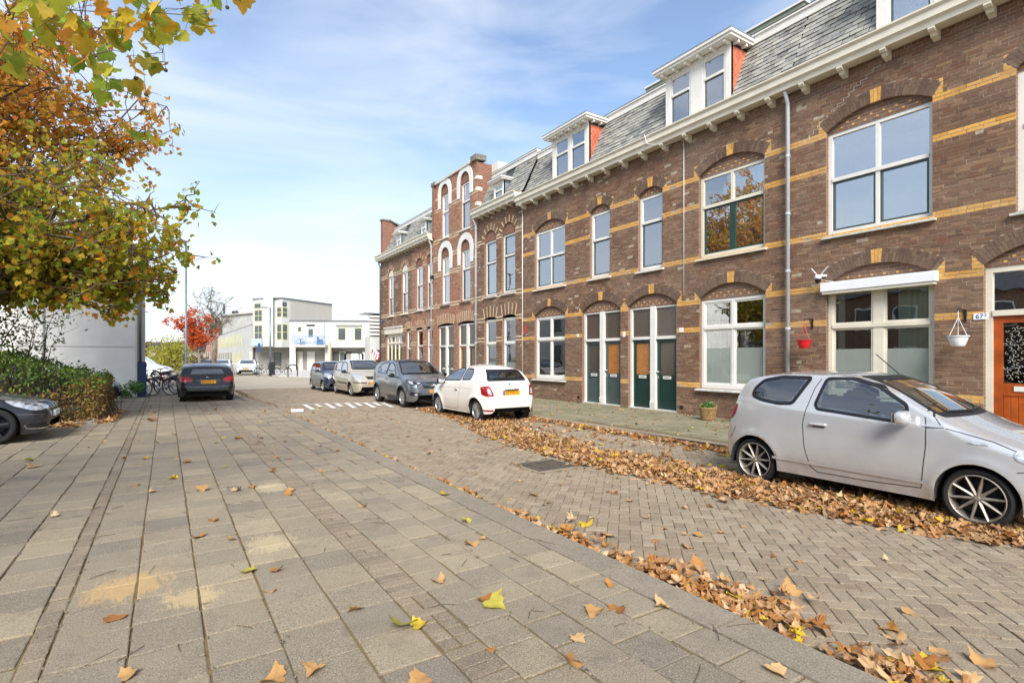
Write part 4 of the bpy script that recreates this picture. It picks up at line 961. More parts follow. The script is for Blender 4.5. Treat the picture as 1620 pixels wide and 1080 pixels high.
# ================================================================== VEHICLES
def interp(pts, x):
    """monotone cubic through (x,y) points"""
    xs=[p[0] for p in pts]; ys=[p[1] for p in pts]; n=len(xs)
    h=[xs[i+1]-xs[i] for i in range(n-1)]; d=[(ys[i+1]-ys[i])/h[i] for i in range(n-1)]
    m=[d[0]]+[0]*(n-2)+[d[-1]]
    for i in range(1,n-1):
        m[i]=0 if d[i-1]*d[i]<=0 else 3*(h[i-1]+h[i])/((2*h[i]+h[i-1])/d[i-1]+(h[i]+2*h[i-1])/d[i])
    x=min(max(x,xs[0]),xs[-1]); i=0
    while i<n-2 and x>xs[i+1]: i+=1
    t=(x-xs[i])/h[i]; t2=t*t; t3=t2*t
    return (2*t3-3*t2+1)*ys[i]+(t3-2*t2+t)*h[i]*m[i]+(-2*t3+3*t2)*ys[i+1]+(t3-t2)*h[i]*m[i+1]
def rounded(poly, r=.05, n=5):
    out=[]; N=len(poly)
    for i in range(N):
        p0,p,p1=Vector(poly[i-1]),Vector(poly[i]),Vector(poly[(i+1)%N]); a=p0-p; b=p1-p
        rr=min(r,a.length*.45,b.length*.45); A=p+a.normalized()*rr; B=p+b.normalized()*rr
        for k in range(n+1):
            t=k/n; out.append(A*(1-t)**2+p*2*t*(1-t)+B*t*t)
    return out
def densify(pl, step):
    out=[]
    for i in range(len(pl)):
        a,b=pl[i],pl[(i+1)%len(pl)]; n=max(1,int((b-a).length/step))
        for k in range(n): out.append(a+(b-a)*k/n)
    return out
def pin(p, pl):
    c=False; j=len(pl)-1; x,y=p
    for i in range(len(pl)):
        xi,yi=pl[i]; xj,yj=pl[j]
        if (yi>y)!=(yj>y) and x<(xj-xi)*(y-yi)/(yj-yi)+xi: c=not c
        j=i
    return c
def inset(pl, d):
    N=len(pl); A=sum(pl[i][0]*pl[(i+1)%N][1]-pl[(i+1)%N][0]*pl[i][1] for i in range(N)); s=1 if A>0 else -1; out=[]
    for i in range(N):
        t=(Vector(pl[(i+1)%N])-Vector(pl[i-1])); 
        if t.length<1e-6: out.append(Vector(pl[i])); continue
        t.normalize(); out.append(Vector(pl[i])+Vector((-t.y,t.x))*d*s)
    return out
class Car:
    def __init__(s, name, label, cat, loc, heading, sp, paint, group=None):
        """heading: angle of the car's nose from +X of the world; local x points to the nose, origin mid-length on the ground"""
        s.sp=sp; s.L=sp['L']; s.W=sp['W']; s.paint=paint
        s.root=empty(name,loc,label,cat,group,heading)
        s.build_body()
    def belt(s,x): return interp(s.sp['belt'],x)
    def hw(s,x,z):
        sp=s.sp; f=interp(sp['plan'],x); W=s.W/2; b=s.belt(x)
        zs=sp.get('zs',.2); bul=sp.get('bulge',.05)
        if z<=b:
            t=(z-zs)/(b-zs); y=W*(1-bul*(2*max(0,t)-1.05)**2*(1.0 if t<.5 else .75)) 
            if z<zs: y=W*(1-bul)-(zs-z)*.3
        else:
            t=1.0; y0=W*(1-bul*(.95)**2*.75); dz=z-b; y=y0-dz*sp.get('tumble',.28)-sp.get('tcurve',.18)*dz*dz-.012*min(1,dz/.03)
        y*=f
        for sw in (sp['sf'],sp['sr']):
            d=math.hypot(x-sw,z-sp['R']); Ra=sp['R']+.055
            if z<b: y+=sp.get('flare',.018)*math.exp(-((d-Ra)/.07)**2)
        return y
    def build_body(s):
        sp=s.sp; top=sp['top']; bot=sp['bot']; fine=1200; S=[i*s.L/fine for i in range(fine+1)]
        zt=[interp(top,x) for x in S]; fp=[interp(sp['plan'],x)*s.W/2 for x in S]; acc=[0]
        for i in range(fine): acc.append(acc[-1]+(S[i+1]-S[i])+1.0*abs(zt[i+1]-zt[i])+.8*abs(fp[i+1]-fp[i]))
        n=sp.get('nst',150); st=[]; j=0
        for k in range(n+1):
            a=acc[-1]*k/n
            while j<fine-1 and acc[j+1]<a: j+=1
            st.append(S[j]+(S[j+1]-S[j])*min(1,max(0,(a-acc[j])/(acc[j+1]-acc[j]+1e-9))))
        NS,NC,NT=sp.get('nside',34),7,11; V=[]; uv=[]
        half=[]
        for x in st:
            z1=interp(top,x); z0=min(interp(bot,x),z1-.02); r=min(interp(sp['rad'],x),(z1-z0)*.45); crown=min(interp(sp['crown'],x),(z1-z0)*.2); ze=z1-crown; zc=ze-r; row=[]
            for k in range(NS+1):
                z=z0+(zc-z0)*k/NS; row.append((x,s.hw(x,z),z))
            yc=row[-1][1]; dyc=(s.hw(x,zc)-s.hw(x,zc-.02))/.02
            ry=r*sp.get('rasp',1.1)
            ry=min(ry,yc*.6)
            for k in range(1,NC+1):
                a=pi/2*k/NC; row.append((x,yc-ry*(1-cos(a))+dyc*r*sin(a)*.5*(1-k/NC),zc+r*sin(a)))
            ye=row[-1][1]
            for k in range(1,NT+1):
                y=ye*(1-k/NT); row.append((x,y,ze+crown*(1-(y/ye)**2)))
            half.append(row)
        NV=len(half[0]); bm=bmesh.new(); grid={}
        for i,row in enumerate(half):
            for j,(x,y,z) in enumerate(row):
                if j==NV-1: v=bm.verts.new((x,0,z)); grid[i,j,0]=grid[i,j,1]=v
                else: grid[i,j,0]=bm.verts.new((x,y,z)); grid[i,j,1]=bm.verts.new((x,-y,z))
        for i in range(len(half)-1):
            for j in range(NV-1):
                a,b,c,d=grid[i,j,0],grid[i+1,j,0],grid[i+1,j+1,0],grid[i,j+1,0]
                bm.faces.new((a,d,c,b) if c!=d else (a,d,b))
                a,b,c,d=grid[i,j,1],grid[i+1,j,1],grid[i+1,j+1,1],grid[i,j+1,1]
                bm.faces.new((a,b,c,d))
        for i in (0,len(half)-1):
            loop=[grid[i,j,0] for j in range(NV)]+[grid[i,j,1] for j in range(NV-2,-1,-1)]
            try: bm.faces.new(loop)
            except Exception: pass
        bm.normal_update(); s.bvh=BVHTree.FromBMesh(bm)
        # cut wheel arches
        Ra=sp['R']+.045; kill=[]
        def arch(v):
            x,y,z=v
            for sw in (sp['sf'],sp['sr']):
                dx=x-sw
                if z>sp['R']:
                    if math.hypot(dx,z-sp['R'])<Ra: return sw
                elif abs(dx)<Ra: return sw
            return None
        for f in bm.faces:
            if abs(f.calc_center_median().y)<.3: continue
            if all(arch(v.co) is not None and abs(v.co.y)>.3 for v in f.verts): kill.append(f)
        # cut windows
        wins=sp.get('cut',[])
        for f in bm.faces:
            c=f.calc_center_median()
            for kind,pl in wins:
                if kind=='side' and abs(f.normal.y)>.5 and c.z>s.belt(c.x)-.08: p=(c.x,c.z)
                elif kind=='front' and c.x<s.L*.55 and c.z>.7 and f.normal.z>.05: p=(c.y,c.z)
                elif kind=='rear' and c.x>s.L*.6 and f.normal.x>.12: p=(c.y,c.z)
                else: continue
                if all(pin(((v.co.x,v.co.z) if kind=='side' else (v.co.y,v.co.z)),pl) for v in f.verts): kill.append(f); break
        bmesh.ops.delete(bm,geom=list(set(kill)),context='FACES_ONLY')
        for v in bm.verts:
            if not v.link_faces: continue
            sw=arch(v.co)
            if sw is not None and abs(v.co.y)>.3:
                dx=v.co.x-sw; dz=v.co.z-sp['R']
                if dz>0: 
                    d=math.hypot(dx,dz) or 1; v.co.x=sw+dx/d*Ra; v.co.z=sp['R']+dz/d*Ra
                else: v.co.x=sw+(Ra if dx>0 else -Ra)
        bmesh.ops.delete(bm,geom=[v for v in bm.verts if not v.link_faces],context='VERTS')
        for v in bm.verts: v.co.x=s.L/2-v.co.x
        for f in bm.faces: f.smooth=True
        bmesh.ops.recalc_face_normals(bm,faces=bm.faces[:])
        me=bpy.data.meshes.new('body'); bm.to_mesh(me); bm.free(); me.materials.append(M[s.paint]); s.body=place('body',me,None,s.root,None,True)
        # dark floor and wheel housings
        b=MB(); zf=sp['bot'][len(sp['bot'])//2][1]+.03; b.box((-s.L/2+.35,-s.W/2+.28,zf),(s.L/2-.35,s.W/2-.28,zf+.12))
        b.box((-s.L/2+sp['L']-sp['sf']+Ra if 0 else s.L/2-sp['sr']+Ra+.02,-s.W/2+.12,zf),(s.L/2-sp['sf']-Ra-.02,s.W/2-.12,zf+.1)); b.obj('floor',M['interior_dark'],s.root,None,False,True)
        for sw in (sp['sf'],sp['sr']):
            for sd in (1,-1):
                b=MB(); xc=s.L/2-sw; m=20; vs=[]
                yo=s.hw(sw,sp['R']+Ra*.6)-.012; yi=yo-.34
                angs=[-.5+(pi+1.0)*k/m for k in range(m+1)]
                for y in (yo,yi):
                    for a in angs:
                        px,pz=cos(a)*(Ra+.004),sp['R']+sin(a)*(Ra+.004)
                        if a<0 or a>pi: px=(Ra+.004)*(1 if cos(a)>0 else -1)
                        vs.append((xc+px,sd*y,max(pz,.215)))
                b.add(vs,[(k,k+1,m+1+k+1,m+1+k) for k in range(m)]+[tuple(range(m+1,2*m+2))]); b.obj('wheel_housing',M['interior_dark'],s.root,None,False,True,False)
    def ray(s,kind,p,side=1,off=.003):
        """project a 2D point on the body; returns local position"""
        if kind=='side': o=Vector((p[0],side*3,p[1])); d=Vector((0,-side,0))
        elif kind=='front': o=Vector((-1,p[0],p[1])); d=Vector((1,0,0))
        elif kind=='rear': o=Vector((s.L+1,p[0],p[1])); d=Vector((-1,0,0))
        elif kind=='top': o=Vector((p[0],p[1],4)); d=Vector((0,0,-1))
        h=s.bvh.ray_cast(o,d)
        if h[0] is None: return None
        nrm=h[1]; 
        if nrm.dot(d)>0: nrm=-nrm
        q=h[0]+nrm*off; return Vector((s.L/2-q.x,q.y,q.z))
    def patch(s,name,kind,poly,mat,side=1,off=.004,step=.06,r=.04,thick=None,parent=None,rim=None):
        pl=densify(rounded(poly,r),step*.6) if r else densify([Vector(p) for p in poly],step*.6)
        xs=[p.x for p in pl]; ys=[p.y for p in pl]; pts=[p.copy() for p in pl]; n=len(pl); core=inset(pl,step*.35)
        y=min(ys)+step/2
        while y<max(ys):
            x=min(xs)+step/2
            while x<max(xs):
                if pin((x,y),core): pts.append(Vector((x,y)))
                x+=step
            y+=step
        vo,_,fo,_,_,_=delaunay_2d_cdt(pts,[],[list(range(n))],1,1e-5)
        P=[s.ray(kind,v,side,off) for v in vo]
        if not rim:
            b=MB(); idx={}; fs=[]
            for f in fo:
                if any(P[i] is None for i in f): continue
                fs.append(tuple(f))
            b.add([p if p is not None else (0,0,0) for p in P],fs)
            return b.obj(name,M[mat],parent or s.root,None,True,True,fix=True)
        return s.ring(name,kind,pl,rim,mat,side,off,parent)
    def ring(s,name,kind,pl,w,mat,side=1,off=.006,parent=None,out=.0):
        a=[s.ray(kind,p,side,off) for p in inset(pl,-out)]; c=[s.ray(kind,p,side,off) for p in inset(pl,w)]; b=MB(); n=len(pl); fs=[]
        m=[s.ray(kind,p,side,off+.004) for p in inset(pl,(w-out)/2)]
        for i in range(n):
            j=(i+1)%n
            if None in (a[i],a[j],c[i],c[j],m[i],m[j]): continue
            fs+=[(i,j,2*n+j,2*n+i),(2*n+i,2*n+j,n+j,n+i)]
        z=Vector((0,0,0)); b.add([p or z for p in a]+[p or z for p in c]+[p or z for p in m],fs); return b.obj(name,M[mat],parent or s.root,None,True,True,fix=True)
    def line(s,name,kind,pts,w,mat='dark_trim',side=1,off=.0025,closed=False,parent=None):
        pts=[Vector(p) for p in pts]; dn=[]
        for i in range(len(pts)-1):
            n=max(1,int((pts[i+1]-pts[i]).length/.05))
            for k in range(n): dn.append(pts[i]+(pts[i+1]-pts[i])*k/n)
        dn.append(pts[-1]); vs=[]; fs=[]
        for i,p in enumerate(dn):
            t=(dn[min(i+1,len(dn)-1)]-dn[max(i-1,0)]).normalized(); nn=Vector((-t.y,t.x))*w/2
            a,c=s.ray(kind,p+nn,side,off),s.ray(kind,p-nn,side,off)
            if a is None or c is None: continue
            vs+=[a,c]
        m=len(vs)//2; b=MB(); b.add(vs,[(2*i,2*i+1,2*i+3,2*i+2) for i in range(m-1) if (vs[2*i]-vs[2*i+2]).length<.3])
        return b.obj(name,M[mat],parent or s.root,None,True,True,fix=True)
    def window(s,name,kind,poly,side=1,r=.06,rim=.035,glass='car_glass'):
        g=s.patch(name,kind,poly,glass,side,off=.003,r=r); pl=densify(rounded(poly,r),.04)
        s.ring('window_seal',kind,pl,rim,'black_plastic',side,.005,parent=g,out=.012); return g
    def wheels(s,spokes=10,rim='alloy',Rr=None,steer=0,style='thin',w=.195,inx=.03):
        sp=s.sp; R=sp['R']; Rr=Rr or R*.70
        for sw in (sp['sf'],sp['sr']):
            for sd in (1,-1):
                yo=s.hw(sw,R+.02)-inx; T=Matrix.Translation((s.L/2-sw,sd*yo,R))@Matrix.Rotation((-sd*pi/2),4,'X')   # local +z points outwards
                if sw==sp['sf'] and steer: T=Matrix.Translation((s.L/2-sw,sd*(yo-.02),R))@Matrix.Rotation(steer,4,'Z')@Matrix.Rotation((-sd*pi/2),4,'X')
                b=MB(); b.lathe([(Rr*.98,-.01),(Rr*1.01,.0),(R*.90,.006),(R*.97,-.012),(R,-.04),(R,-w+.04),(R*.96,-w+.01),(Rr,-w)],T,40); wh=b.obj('wheel',M['rubber'],s.root,None,True,True)
                auto_smooth(wh.data,50)
                b=MB()
                b.lathe([(Rr*1.0,.002),(Rr*.965,.006),(Rr*.925,-.006),(Rr*.90,-.03),(Rr*.88,-.12)],T,40)
                hub=Rr*.20
                for k in range(spokes):
                    a=2*pi*k/spokes+.1
                    if style=='twin':
                        aa=[a-.13,a+.13]; ww=[.010,.017]
                    elif style=='fat': aa=[a]; ww=[.032,.05]
                    elif style=='cover': aa=[a]; ww=[.05,.075]
                    else: aa=[a]; ww=[.008,.016]
                    for q,a2 in enumerate(aa):
                        d=Vector((cos(a2),sin(a2),0)); a3=a if style=='twin' else a2; d0=Vector((cos(a3),sin(a3),0)); t=Vector((-d.y,d.x,0)); t0=Vector((-d0.y,d0.x,0)); w0,w1=ww[1],ww[0]
                        if style in('fat','cover'): w0,w1=ww[0],ww[1]
                        P=[d0*hub*.7-t0*w0,d0*hub*.7+t0*w0,d*Rr*.94+t*w1,d*Rr*.94-t*w1]; zz=[-.028,-.028,-.004,-.004]
                        vs=[T@(p+Vector((0,0,z))) for p,z in zip(P,zz)]+[T@(p*1.0+Vector((0,0,z-.03))) for p,z in zip(P,zz)]
                        mid=[T@((P[0]+P[1])/2+Vector((0,0,-.014))),T@((P[2]+P[3])/2+Vector((0,0,.004)))]
                        vs+=mid; b.add(vs,[(0,8,9,3),(8,1,2,9),(0,4,5,1,8),(1,5,6,2),(2,6,7,3,9),(3,7,4,0),(4,7,6,5)])
                b.lathe([(0,-.012),(hub*.45,-.012),(hub*.55,-.02),(hub*.9,-.026),(hub*1.15,-.04),(hub*1.2,-.08)],T,20)
                for k in range(5):
                    a=2*pi*k/5; b.lathe([(0,-.016),(.008,-.017),(.01,-.03)],T@Matrix.Translation((cos(a)*hub*.72,sin(a)*hub*.72,0)),8)
                ri=b.obj('rim',M[rim],wh,None,False,True); auto_smooth(ri.data,35)
                b=MB(); b.lathe([(0,-.085),(Rr*.62,-.085),(Rr*.62,-.10),(Rr*.9,-.125)],T,24); b.obj('brake_disc',M['dark_metal'],wh,None,False,True)
    def mirror(s,x,z,mat,side=1,w=.20,h=.14,d=.11,out=.12):
        p=s.ray('side',(x,z),side,0) or Vector((s.L/2-x,side*s.W/2,z)); bm=bmesh.new(); bmesh.ops.create_uvsphere(bm,u_segments=16,v_segments=10,radius=1)
        c=Vector((p.x,p.y+side*(out*.5+.1),p.z+.02))
        for v in bm.verts:
            q=v.co; f=lambda t:math.copysign(abs(t)**.62,t)
            v.co=Vector((f(q.x)*d/2*(1.1 if q.x>0 else .7)+c.x,f(q.y)*w/2+c.y,f(q.z)*h/2*(1-.12*f(q.y)*side)+c.z))
        b=MB(); b.addbm(bm); m=b.obj('mirror',M[mat],s.root,None,True,True)
        b=MB(); b.bevbox((c.x-d*.38-.01,c.y-w*.42,c.z-h*.38),(c.x-d*.36,c.y+w*.42,c.z+h*.38),.004); b.obj('mirror_glass',M['chrome'],m,None,False,True)
        b=MB(); b.tube([(p.x,p.y-side*.03,p.z-.03),(c.x,c.y-side*w*.2,c.z-h*.35)],[.03,.02],8); b.obj('mirror_arm',M['dark_trim'] if mat!='silver_paint' else M[mat],m,None,True,True); return m
    def plate(s,kind,y,z,yellow=True,w=.52,h=.11,off=.012,blue=True):
        p=s.ray(kind,(y,z),1,0); sg=1 if kind=='front' else -1
        if p is None: return
        ex=max(abs((s.ray(kind,(y+w*.45*q,z),1,0) or p).x-p.x) for q in (-1,1)); x=p.x+sg*(off) 
        b=MB(); b.bevbox((min(x,x-sg*.03),y-w/2,z-h/2),(max(x,x-sg*.03),y+w/2,z+h/2),.004); pl=b.obj('licence_plate',M['plate_yellow'],s.root,None,False,True)
        b=MB(); ys=y+w/2*(1 if kind=='front' else 1)*(-1 if sg>0 else 1)
        yb=(-1 if sg>0 else 1)   # left edge as seen by a viewer
        b.box((x+sg*.0005,min(y+yb*w*.5,y+yb*w*.41),z-h*.47),(x+sg*.002,max(y+yb*w*.5,y+yb*w*.41),z+h*.47)); b.obj('plate_band',M['plate_blue'],pl,None,False,True)
        b=MB(); rr=random.Random(int(abs(s.L)*1000)); u=-.36
        for g in (2,3,1):
            for _ in range(g):
                hh=h*rr.uniform(.26,.34); a=y-yb*w*u; c2=y-yb*w*(u+.085); b.box((x+sg*.0005,min(a,c2),z-hh),(x+sg*.0022,max(a,c2),z+hh)); u+=.105
            u+=.05
        b.obj('blurred_marks',M['plate_smudge'],pl,'stuff',False,True)
        return pl
    def seats(s,rows,mat='seat_cloth'):
        sp=s.sp; zf=.32
        for (x,ys) in rows:
            for y in ys:
                b=MB(); X=s.L/2-x; b.bevbox((X-.25,y-.24,zf),(X+.25,y+.24,zf+.22),.05)
                bm=bmesh.new(); bmesh.ops.create_cube(bm,size=1)
                for v in bm.verts:
                    t=v.co.z+.5; v.co=Vector((X-.2-.22*t+v.co.x*.13,y+v.co.y*(.46-.08*t),zf+.1+t*.62))
                bmesh.ops.bevel(bm,geom=bm.edges[:],offset=.04,segments=2,affect='EDGES'); b.addbm(bm)
                bm=bmesh.new(); bmesh.ops.create_cube(bm,size=1)
                for v in bm.verts: v.co=Vector((X-.45+v.co.x*.1,y+v.co.y*.26,zf+.83+v.co.z*.17))
                bmesh.ops.bevel(bm,geom=bm.edges[:],offset=.045,segments=3,affect='EDGES'); b.addbm(bm)
                b.obj('seat',M[mat],s.root,None,True,True)
        x0=rows[0][0]-.62; b=MB(); X=s.L/2-x0; bz=s.belt(x0)-.06
        b.bevbox((X-.05,-s.W/2+.16,bz-.32),(X+.3,s.W/2-.16,bz),.05); b.obj('dashboard',M['dark_trim'],s.root,None,True,True)
        b=MB(); T=Matrix.Translation((X-.14,.36,bz-.04))@Matrix.Rotation(radians(-65),4,'Y'); pts=[T@Vector((cos(a)*.185,sin(a)*.185,0)) for a in [2*pi*k/20 for k in range(21)]]; b.tube(pts,.014,6); b.tube([T@Vector((-.18,0,0)),T@Vector((.18,0,0))],.015,6); b.obj('steering_wheel',M['black_plastic'],s.root,None,True,True)
    def wiper(s,kind,a,c,mat='black_plastic'):
        p=[s.ray(kind,(a[0]+(c[0]-a[0])*t/6,a[1]+(c[1]-a[1])*t/6),1,.02) for t in range(7)]; p=[q for q in p if q is not None]
        if len(p)>1: b=MB(); b.tube(p,.009,6); b.obj('wiper',M[mat],s.root,None,True,True)
    def handle(s,x,z,side,mat,w=.16):
        p=s.ray('side',(x,z),side,0)
        if p is None: return
        b=MB(); y0,y1=sorted((p.y-side*.01,p.y+side*.03)); b.bevbox((p.x-w/2,y0,p.z-.016),(p.x+w/2,y1,p.z+.016),.012); h=b.obj('door_handle',M[mat],s.root,None,True,True)
        s.patch('handle_recess','side',[(x-w*.4,z-.035),(x+w*.4,z-.035),(x+w*.3,z-.01),(x-w*.3,z-.01)],'dark_trim',side,.002,.03,.02,parent=h)
def mx(pl): return [(-a,b) for a,b in pl]

# --- silver three door hatchback (nose towards the camera's right)
SP=dict(L=3.62,W=1.66,R=.292,sf=.72,sr=3.09,bulge=.045,tumble=.20,tcurve=.28,flare=.014,zs=.22,
 top=[(0,.46),(.03,.60),(.10,.72),(.28,.82),(.55,.91),(.84,1.0),(.95,1.045),(1.15,1.15),(1.55,1.37),(1.8,1.46),(2.15,1.505),(2.6,1.505),(3.0,1.47),(3.2,1.42),(3.29,1.34),(3.40,1.10),(3.46,.98),(3.52,.82),(3.58,.62),(3.61,.52),(3.62,.46)],
 bot=[(0,.42),(.03,.27),(.12,.20),(.5,.19),(1.2,.20),(2.8,.21),(3.3,.26),(3.56,.30),(3.61,.36),(3.62,.42)],
 plan=[(0,.62),(.05,.76),(.15,.87),(.35,.955),(.7,.99),(1.3,1),(2.9,.995),(3.2,.96),(3.42,.90),(3.55,.82),(3.60,.74),(3.62,.66)],
 belt=[(0,.58),(.5,.84),(1.0,.955),(1.6,.985),(2.4,1.03),(3.1,1.09),(3.62,1.1)],
 rad=[(0,.05),(.3,.09),(.8,.10),(1.1,.05),(1.6,.06),(2.5,.08),(3.2,.08),(3.5,.1),(3.62,.05)],
 crown=[(0,.0),(.3,.05),(1.0,.05),(1.8,.045),(3.0,.04),(3.4,.02),(3.62,0)])
qw=[(2.47,1.425),(2.44,1.40),(2.56,1.105),(2.72,1.075),(2.95,1.10),(3.10,1.14),(3.12,1.20),(3.06,1.31),(2.93,1.39),(2.75,1.42)]
qw=[(2.36,1.43),(2.45,1.27),(2.56,1.085),(2.75,1.075),(3.0,1.11),(3.13,1.16),(3.10,1.27),(2.98,1.38),(2.75,1.43)]
dw=[(1.31,.97),(2.25,1.045),(2.285,1.10),(2.19,1.425),(1.90,1.43),(1.62,1.355),(1.31,1.16)]
ws=[(-.64,1.06),(.64,1.06),(.49,1.445),(-.49,1.445)]; rw=[(-.55,1.05),(.55,1.05),(.46,1.40),(-.46,1.40)]
SP['cut']=[('side',inset(densify(rounded(qw,.06),.05),.02)),('side',inset(densify(rounded(dw,.05),.05),.02)),('front',inset(densify(rounded(ws,.06),.05),.03)),('rear',inset(densify(rounded(rw,.06),.05),.03))]
Yc=1.92-.72+3.62/2
c=Car('parked_car','silver three-door hatchback parked in leaves with bronze ten-spoke wheels','car',(6.62+.83+.02,Yc,0),-pi/2,SP,'silver_paint')
for sd in (1,-1):
    c.window('quarter_window','side',qw,sd,.05,.03); c.window('door_window','side',dw,sd,.05,.022)
    dg=[(1.55,1.47),(1.29,1.26),(1.155,1.11),(1.13,.95),(1.125,.75),(1.17,.31),(1.7,.285),(2.24,.285),(2.32,.34),(2.385,.56),(2.41,.86),(2.38,1.03),(2.31,1.30),(2.22,1.475)]
    c.line('door_seam','side',[tuple(v) for v in dg],.008,'dark_trim',sd); c.line('door_seam','side',[(1.55,1.47),(1.9,1.488),(2.22,1.475)],.007,'dark_trim',sd)
    c.line('sill_trim','side',[(1.12,.375),(1.7,.38),(2.8,.385)],.035,'silver_paint',sd,.012)
    c.line('bumper_seam','side',[(3.38,.72),(3.44,.60),(3.50,.55),(3.6,.53)],.007,'dark_trim',sd); c.line('bumper_seam','side',[(.42,.60),(.33,.62),(.2,.60),(.06,.58)],.007,'dark_trim',sd)
    c.line('hood_seam','side',[(1.17,.955),(.95,.95),(.6,.86),(.4,.78)],.006,'dark_trim',sd); c.line('corner_seam','side',[(1.29,1.26),(1.05,1.03),(.98,.955),(1.13,.945)],.006,'dark_trim',sd)
    c.handle(2.22,.865,sd,'silver_paint',.2); c.patch('tail_light','side',[(3.34,1.03),(3.41,1.035),(3.50,.90),(3.52,.80),(3.44,.83),(3.38,.90)],'red_lens',sd,.006,.03,.03)
    c.patch('headlight','side',[(.10,.66),(.42,.70),(.46,.78),(.30,.83),(.12,.76)],'clear_lens',sd,.006,.03,.04)
    c.patch('side_repeater','side',[(.62,.82),(.78,.83),(.76,.85),(.64,.845)],'clear_lens',sd,.008,.02,.01)
    c.mirror(1.30,1.02,'silver_paint',sd,.22,.15,.13)
c.window('windscreen','front',ws,1,.06,.035); c.window('rear_window','rear',rw,1,.06,.04)
c.wheels(10,'dirty_alloy',.232,0,'twin' if 0 else 'thin',.21,.01); c.plate('front',0,.40); c.plate('rear',0,.78); c.seats([(1.95,(-.36,.36)),(2.75,(-.34,.34))])
c.wiper('front',(.15,1.075),(-.45,1.09)); c.wiper('front',(.60,1.085),(.05,1.075))
b=MB(); b.tube([(3.62/2-1.72,.3,1.44),(3.62/2-1.80,.3,1.47),(3.62/2-2.06,.3,1.72)],.006,6); b.obj('antenna',M['black_plastic'],c.root,None,True,True)
b=MB(); b.tube([(3.62/2-2.72,-.55,.16),(3.62/2-2.72,-.55,.24)],.03,8); b.obj('jack_point',M['black_plastic'],c.root,None,False,True)

# --- white small hatchback seen from behind
SP=dict(L=3.57,W=1.63,R=.297,sf=.70,sr=3.0,bulge=.075,tumble=.36,tcurve=.5,flare=.028,zs=.22,
 top=[(0,.48),(.02,.62),(.08,.74),(.25,.86),(.5,.94),(.8,1.0),(.95,1.06),(1.2,1.22),(1.5,1.385),(1.8,1.46),(2.2,1.49),(2.6,1.475),(2.9,1.435),(3.08,1.36),(3.22,1.20),(3.33,1.04),(3.42,.94),(3.50,.80),(3.54,.62),(3.565,.5),(3.57,.42)],
 bot=[(0,.42),(.03,.26),(.12,.19),(.5,.18),(1.2,.19),(2.8,.20),(3.2,.22),(3.5,.24),(3.56,.30),(3.57,.38)],
 plan=[(0,.55),(.04,.68),(.12,.80),(.3,.92),(.6,.985),(1.2,1),(2.8,1),(3.15,.975),(3.35,.93),(3.48,.86),(3.545,.77),(3.57,.68)],
 belt=[(0,.6),(.5,.88),(1.0,.98),(1.6,.99),(2.4,1.02),(3.1,1.02),(3.57,1.0)],
 rad=[(0,.06),(.3,.12),(.8,.12),(1.1,.06),(1.6,.09),(2.5,.12),(3.1,.12),(3.4,.14),(3.57,.06)],
 crown=[(0,.0),(.3,.06),(1.0,.06),(1.8,.07),(2.9,.07),(3.3,.03),(3.57,0)])
dw=[(1.08,1.02),(2.12,1.055),(2.14,1.385),(1.9,1.385),(1.55,1.30),(1.3,1.17)]; qw=[(2.2,1.06),(2.66,1.09),(2.68,1.24),(2.60,1.36),(2.22,1.385)]
ws=[(-.60,1.06),(.60,1.06),(.48,1.40),(-.48,1.40)]; rw=[(-.60,1.07),(.60,1.07),(.49,1.345),(-.49,1.345)]
SP['cut']=[('side',inset(densify(rounded(q,.05),.05),.02)) for q in (dw,qw)]+[('front',inset(densify(rounded(ws,.06),.05),.03)),('rear',inset(densify(rounded(rw,.05),.05),.04))]
c=Car('parked_car','small white retro hatchback with red tail lights parked nose away from the camera','car',(7.545,14.48+.70-3.57/2,0),pi/2,SP,'white_car_paint')
for sd in (1,-1):
    c.window('door_window','side',dw,sd,.06,.022); c.window('quarter_window','side',qw,sd,.06,.022)
    c.line('door_seam','side',[(1.04,1.0),(.98,.85),(.99,.5),(1.10,.26),(1.9,.26),(2.02,.32),(2.07,.55),(2.15,.75),(2.17,1.03),(2.17,1.38)],.008,'dark_trim',sd)
    c.line('waist_crease','side',[(.5,.80),(1.0,.83),(2.0,.85),(2.9,.86)],.006,'grey_steel',sd,.001); c.handle(1.95,.80,sd,'chrome',.15)
    c.mirror(1.18,1.0,'black_plastic',sd,.2,.15,.12)
    tl=[(sd*.60,.93),(sd*.70,.945),(sd*.765,.92),(sd*.77,.72),(sd*.70,.675),(sd*.53,.69)]
    t=c.patch('tail_light','rear',tl,'red_lens',1,.010,.04,.04); c.patch('reversing_lamp','rear',[(sd*.625,.87),(sd*.675,.87),(sd*.655,.72),(sd*.585,.72)],'clear_lens',1,.015,.03,.02,parent=t)
    c.patch('rear_reflector','rear',[(sd*.56,.30),(sd*.74,.31),(sd*.76,.34),(sd*.57,.345)],'red_lens',1,.01,.03,.01)
    c.patch('headlight','side',[(.10,.68),(.30,.72),(.33,.84),(.16,.82)],'clear_lens',sd,.006,.03,.05)
c.window('windscreen','front',ws,1,.06,.03); rg=c.window('rear_window','rear',rw,1,.05,.07); c.wiper('rear',(-.05,1.10),(.38,1.13))
c.line('hatch_seam','rear',[(-.52,.66),(.52,.66)],.008); c.line('hatch_seam','rear',[(.66,.96),(.56,.66)],.007); c.line('hatch_seam','rear',[(-.66,.96),(-.56,.66)],.007)
c.line('bumper_strip','rear',[(-.56,.325),(.56,.325)],.03,'grey_steel',1,.008); b=MB(); b.bevbox((-3.57/2-.012,-.22,.835),(-3.57/2+.10,.22,.865),.01); b.obj('chrome_handle',M['chrome'],c.root,None,True,True)
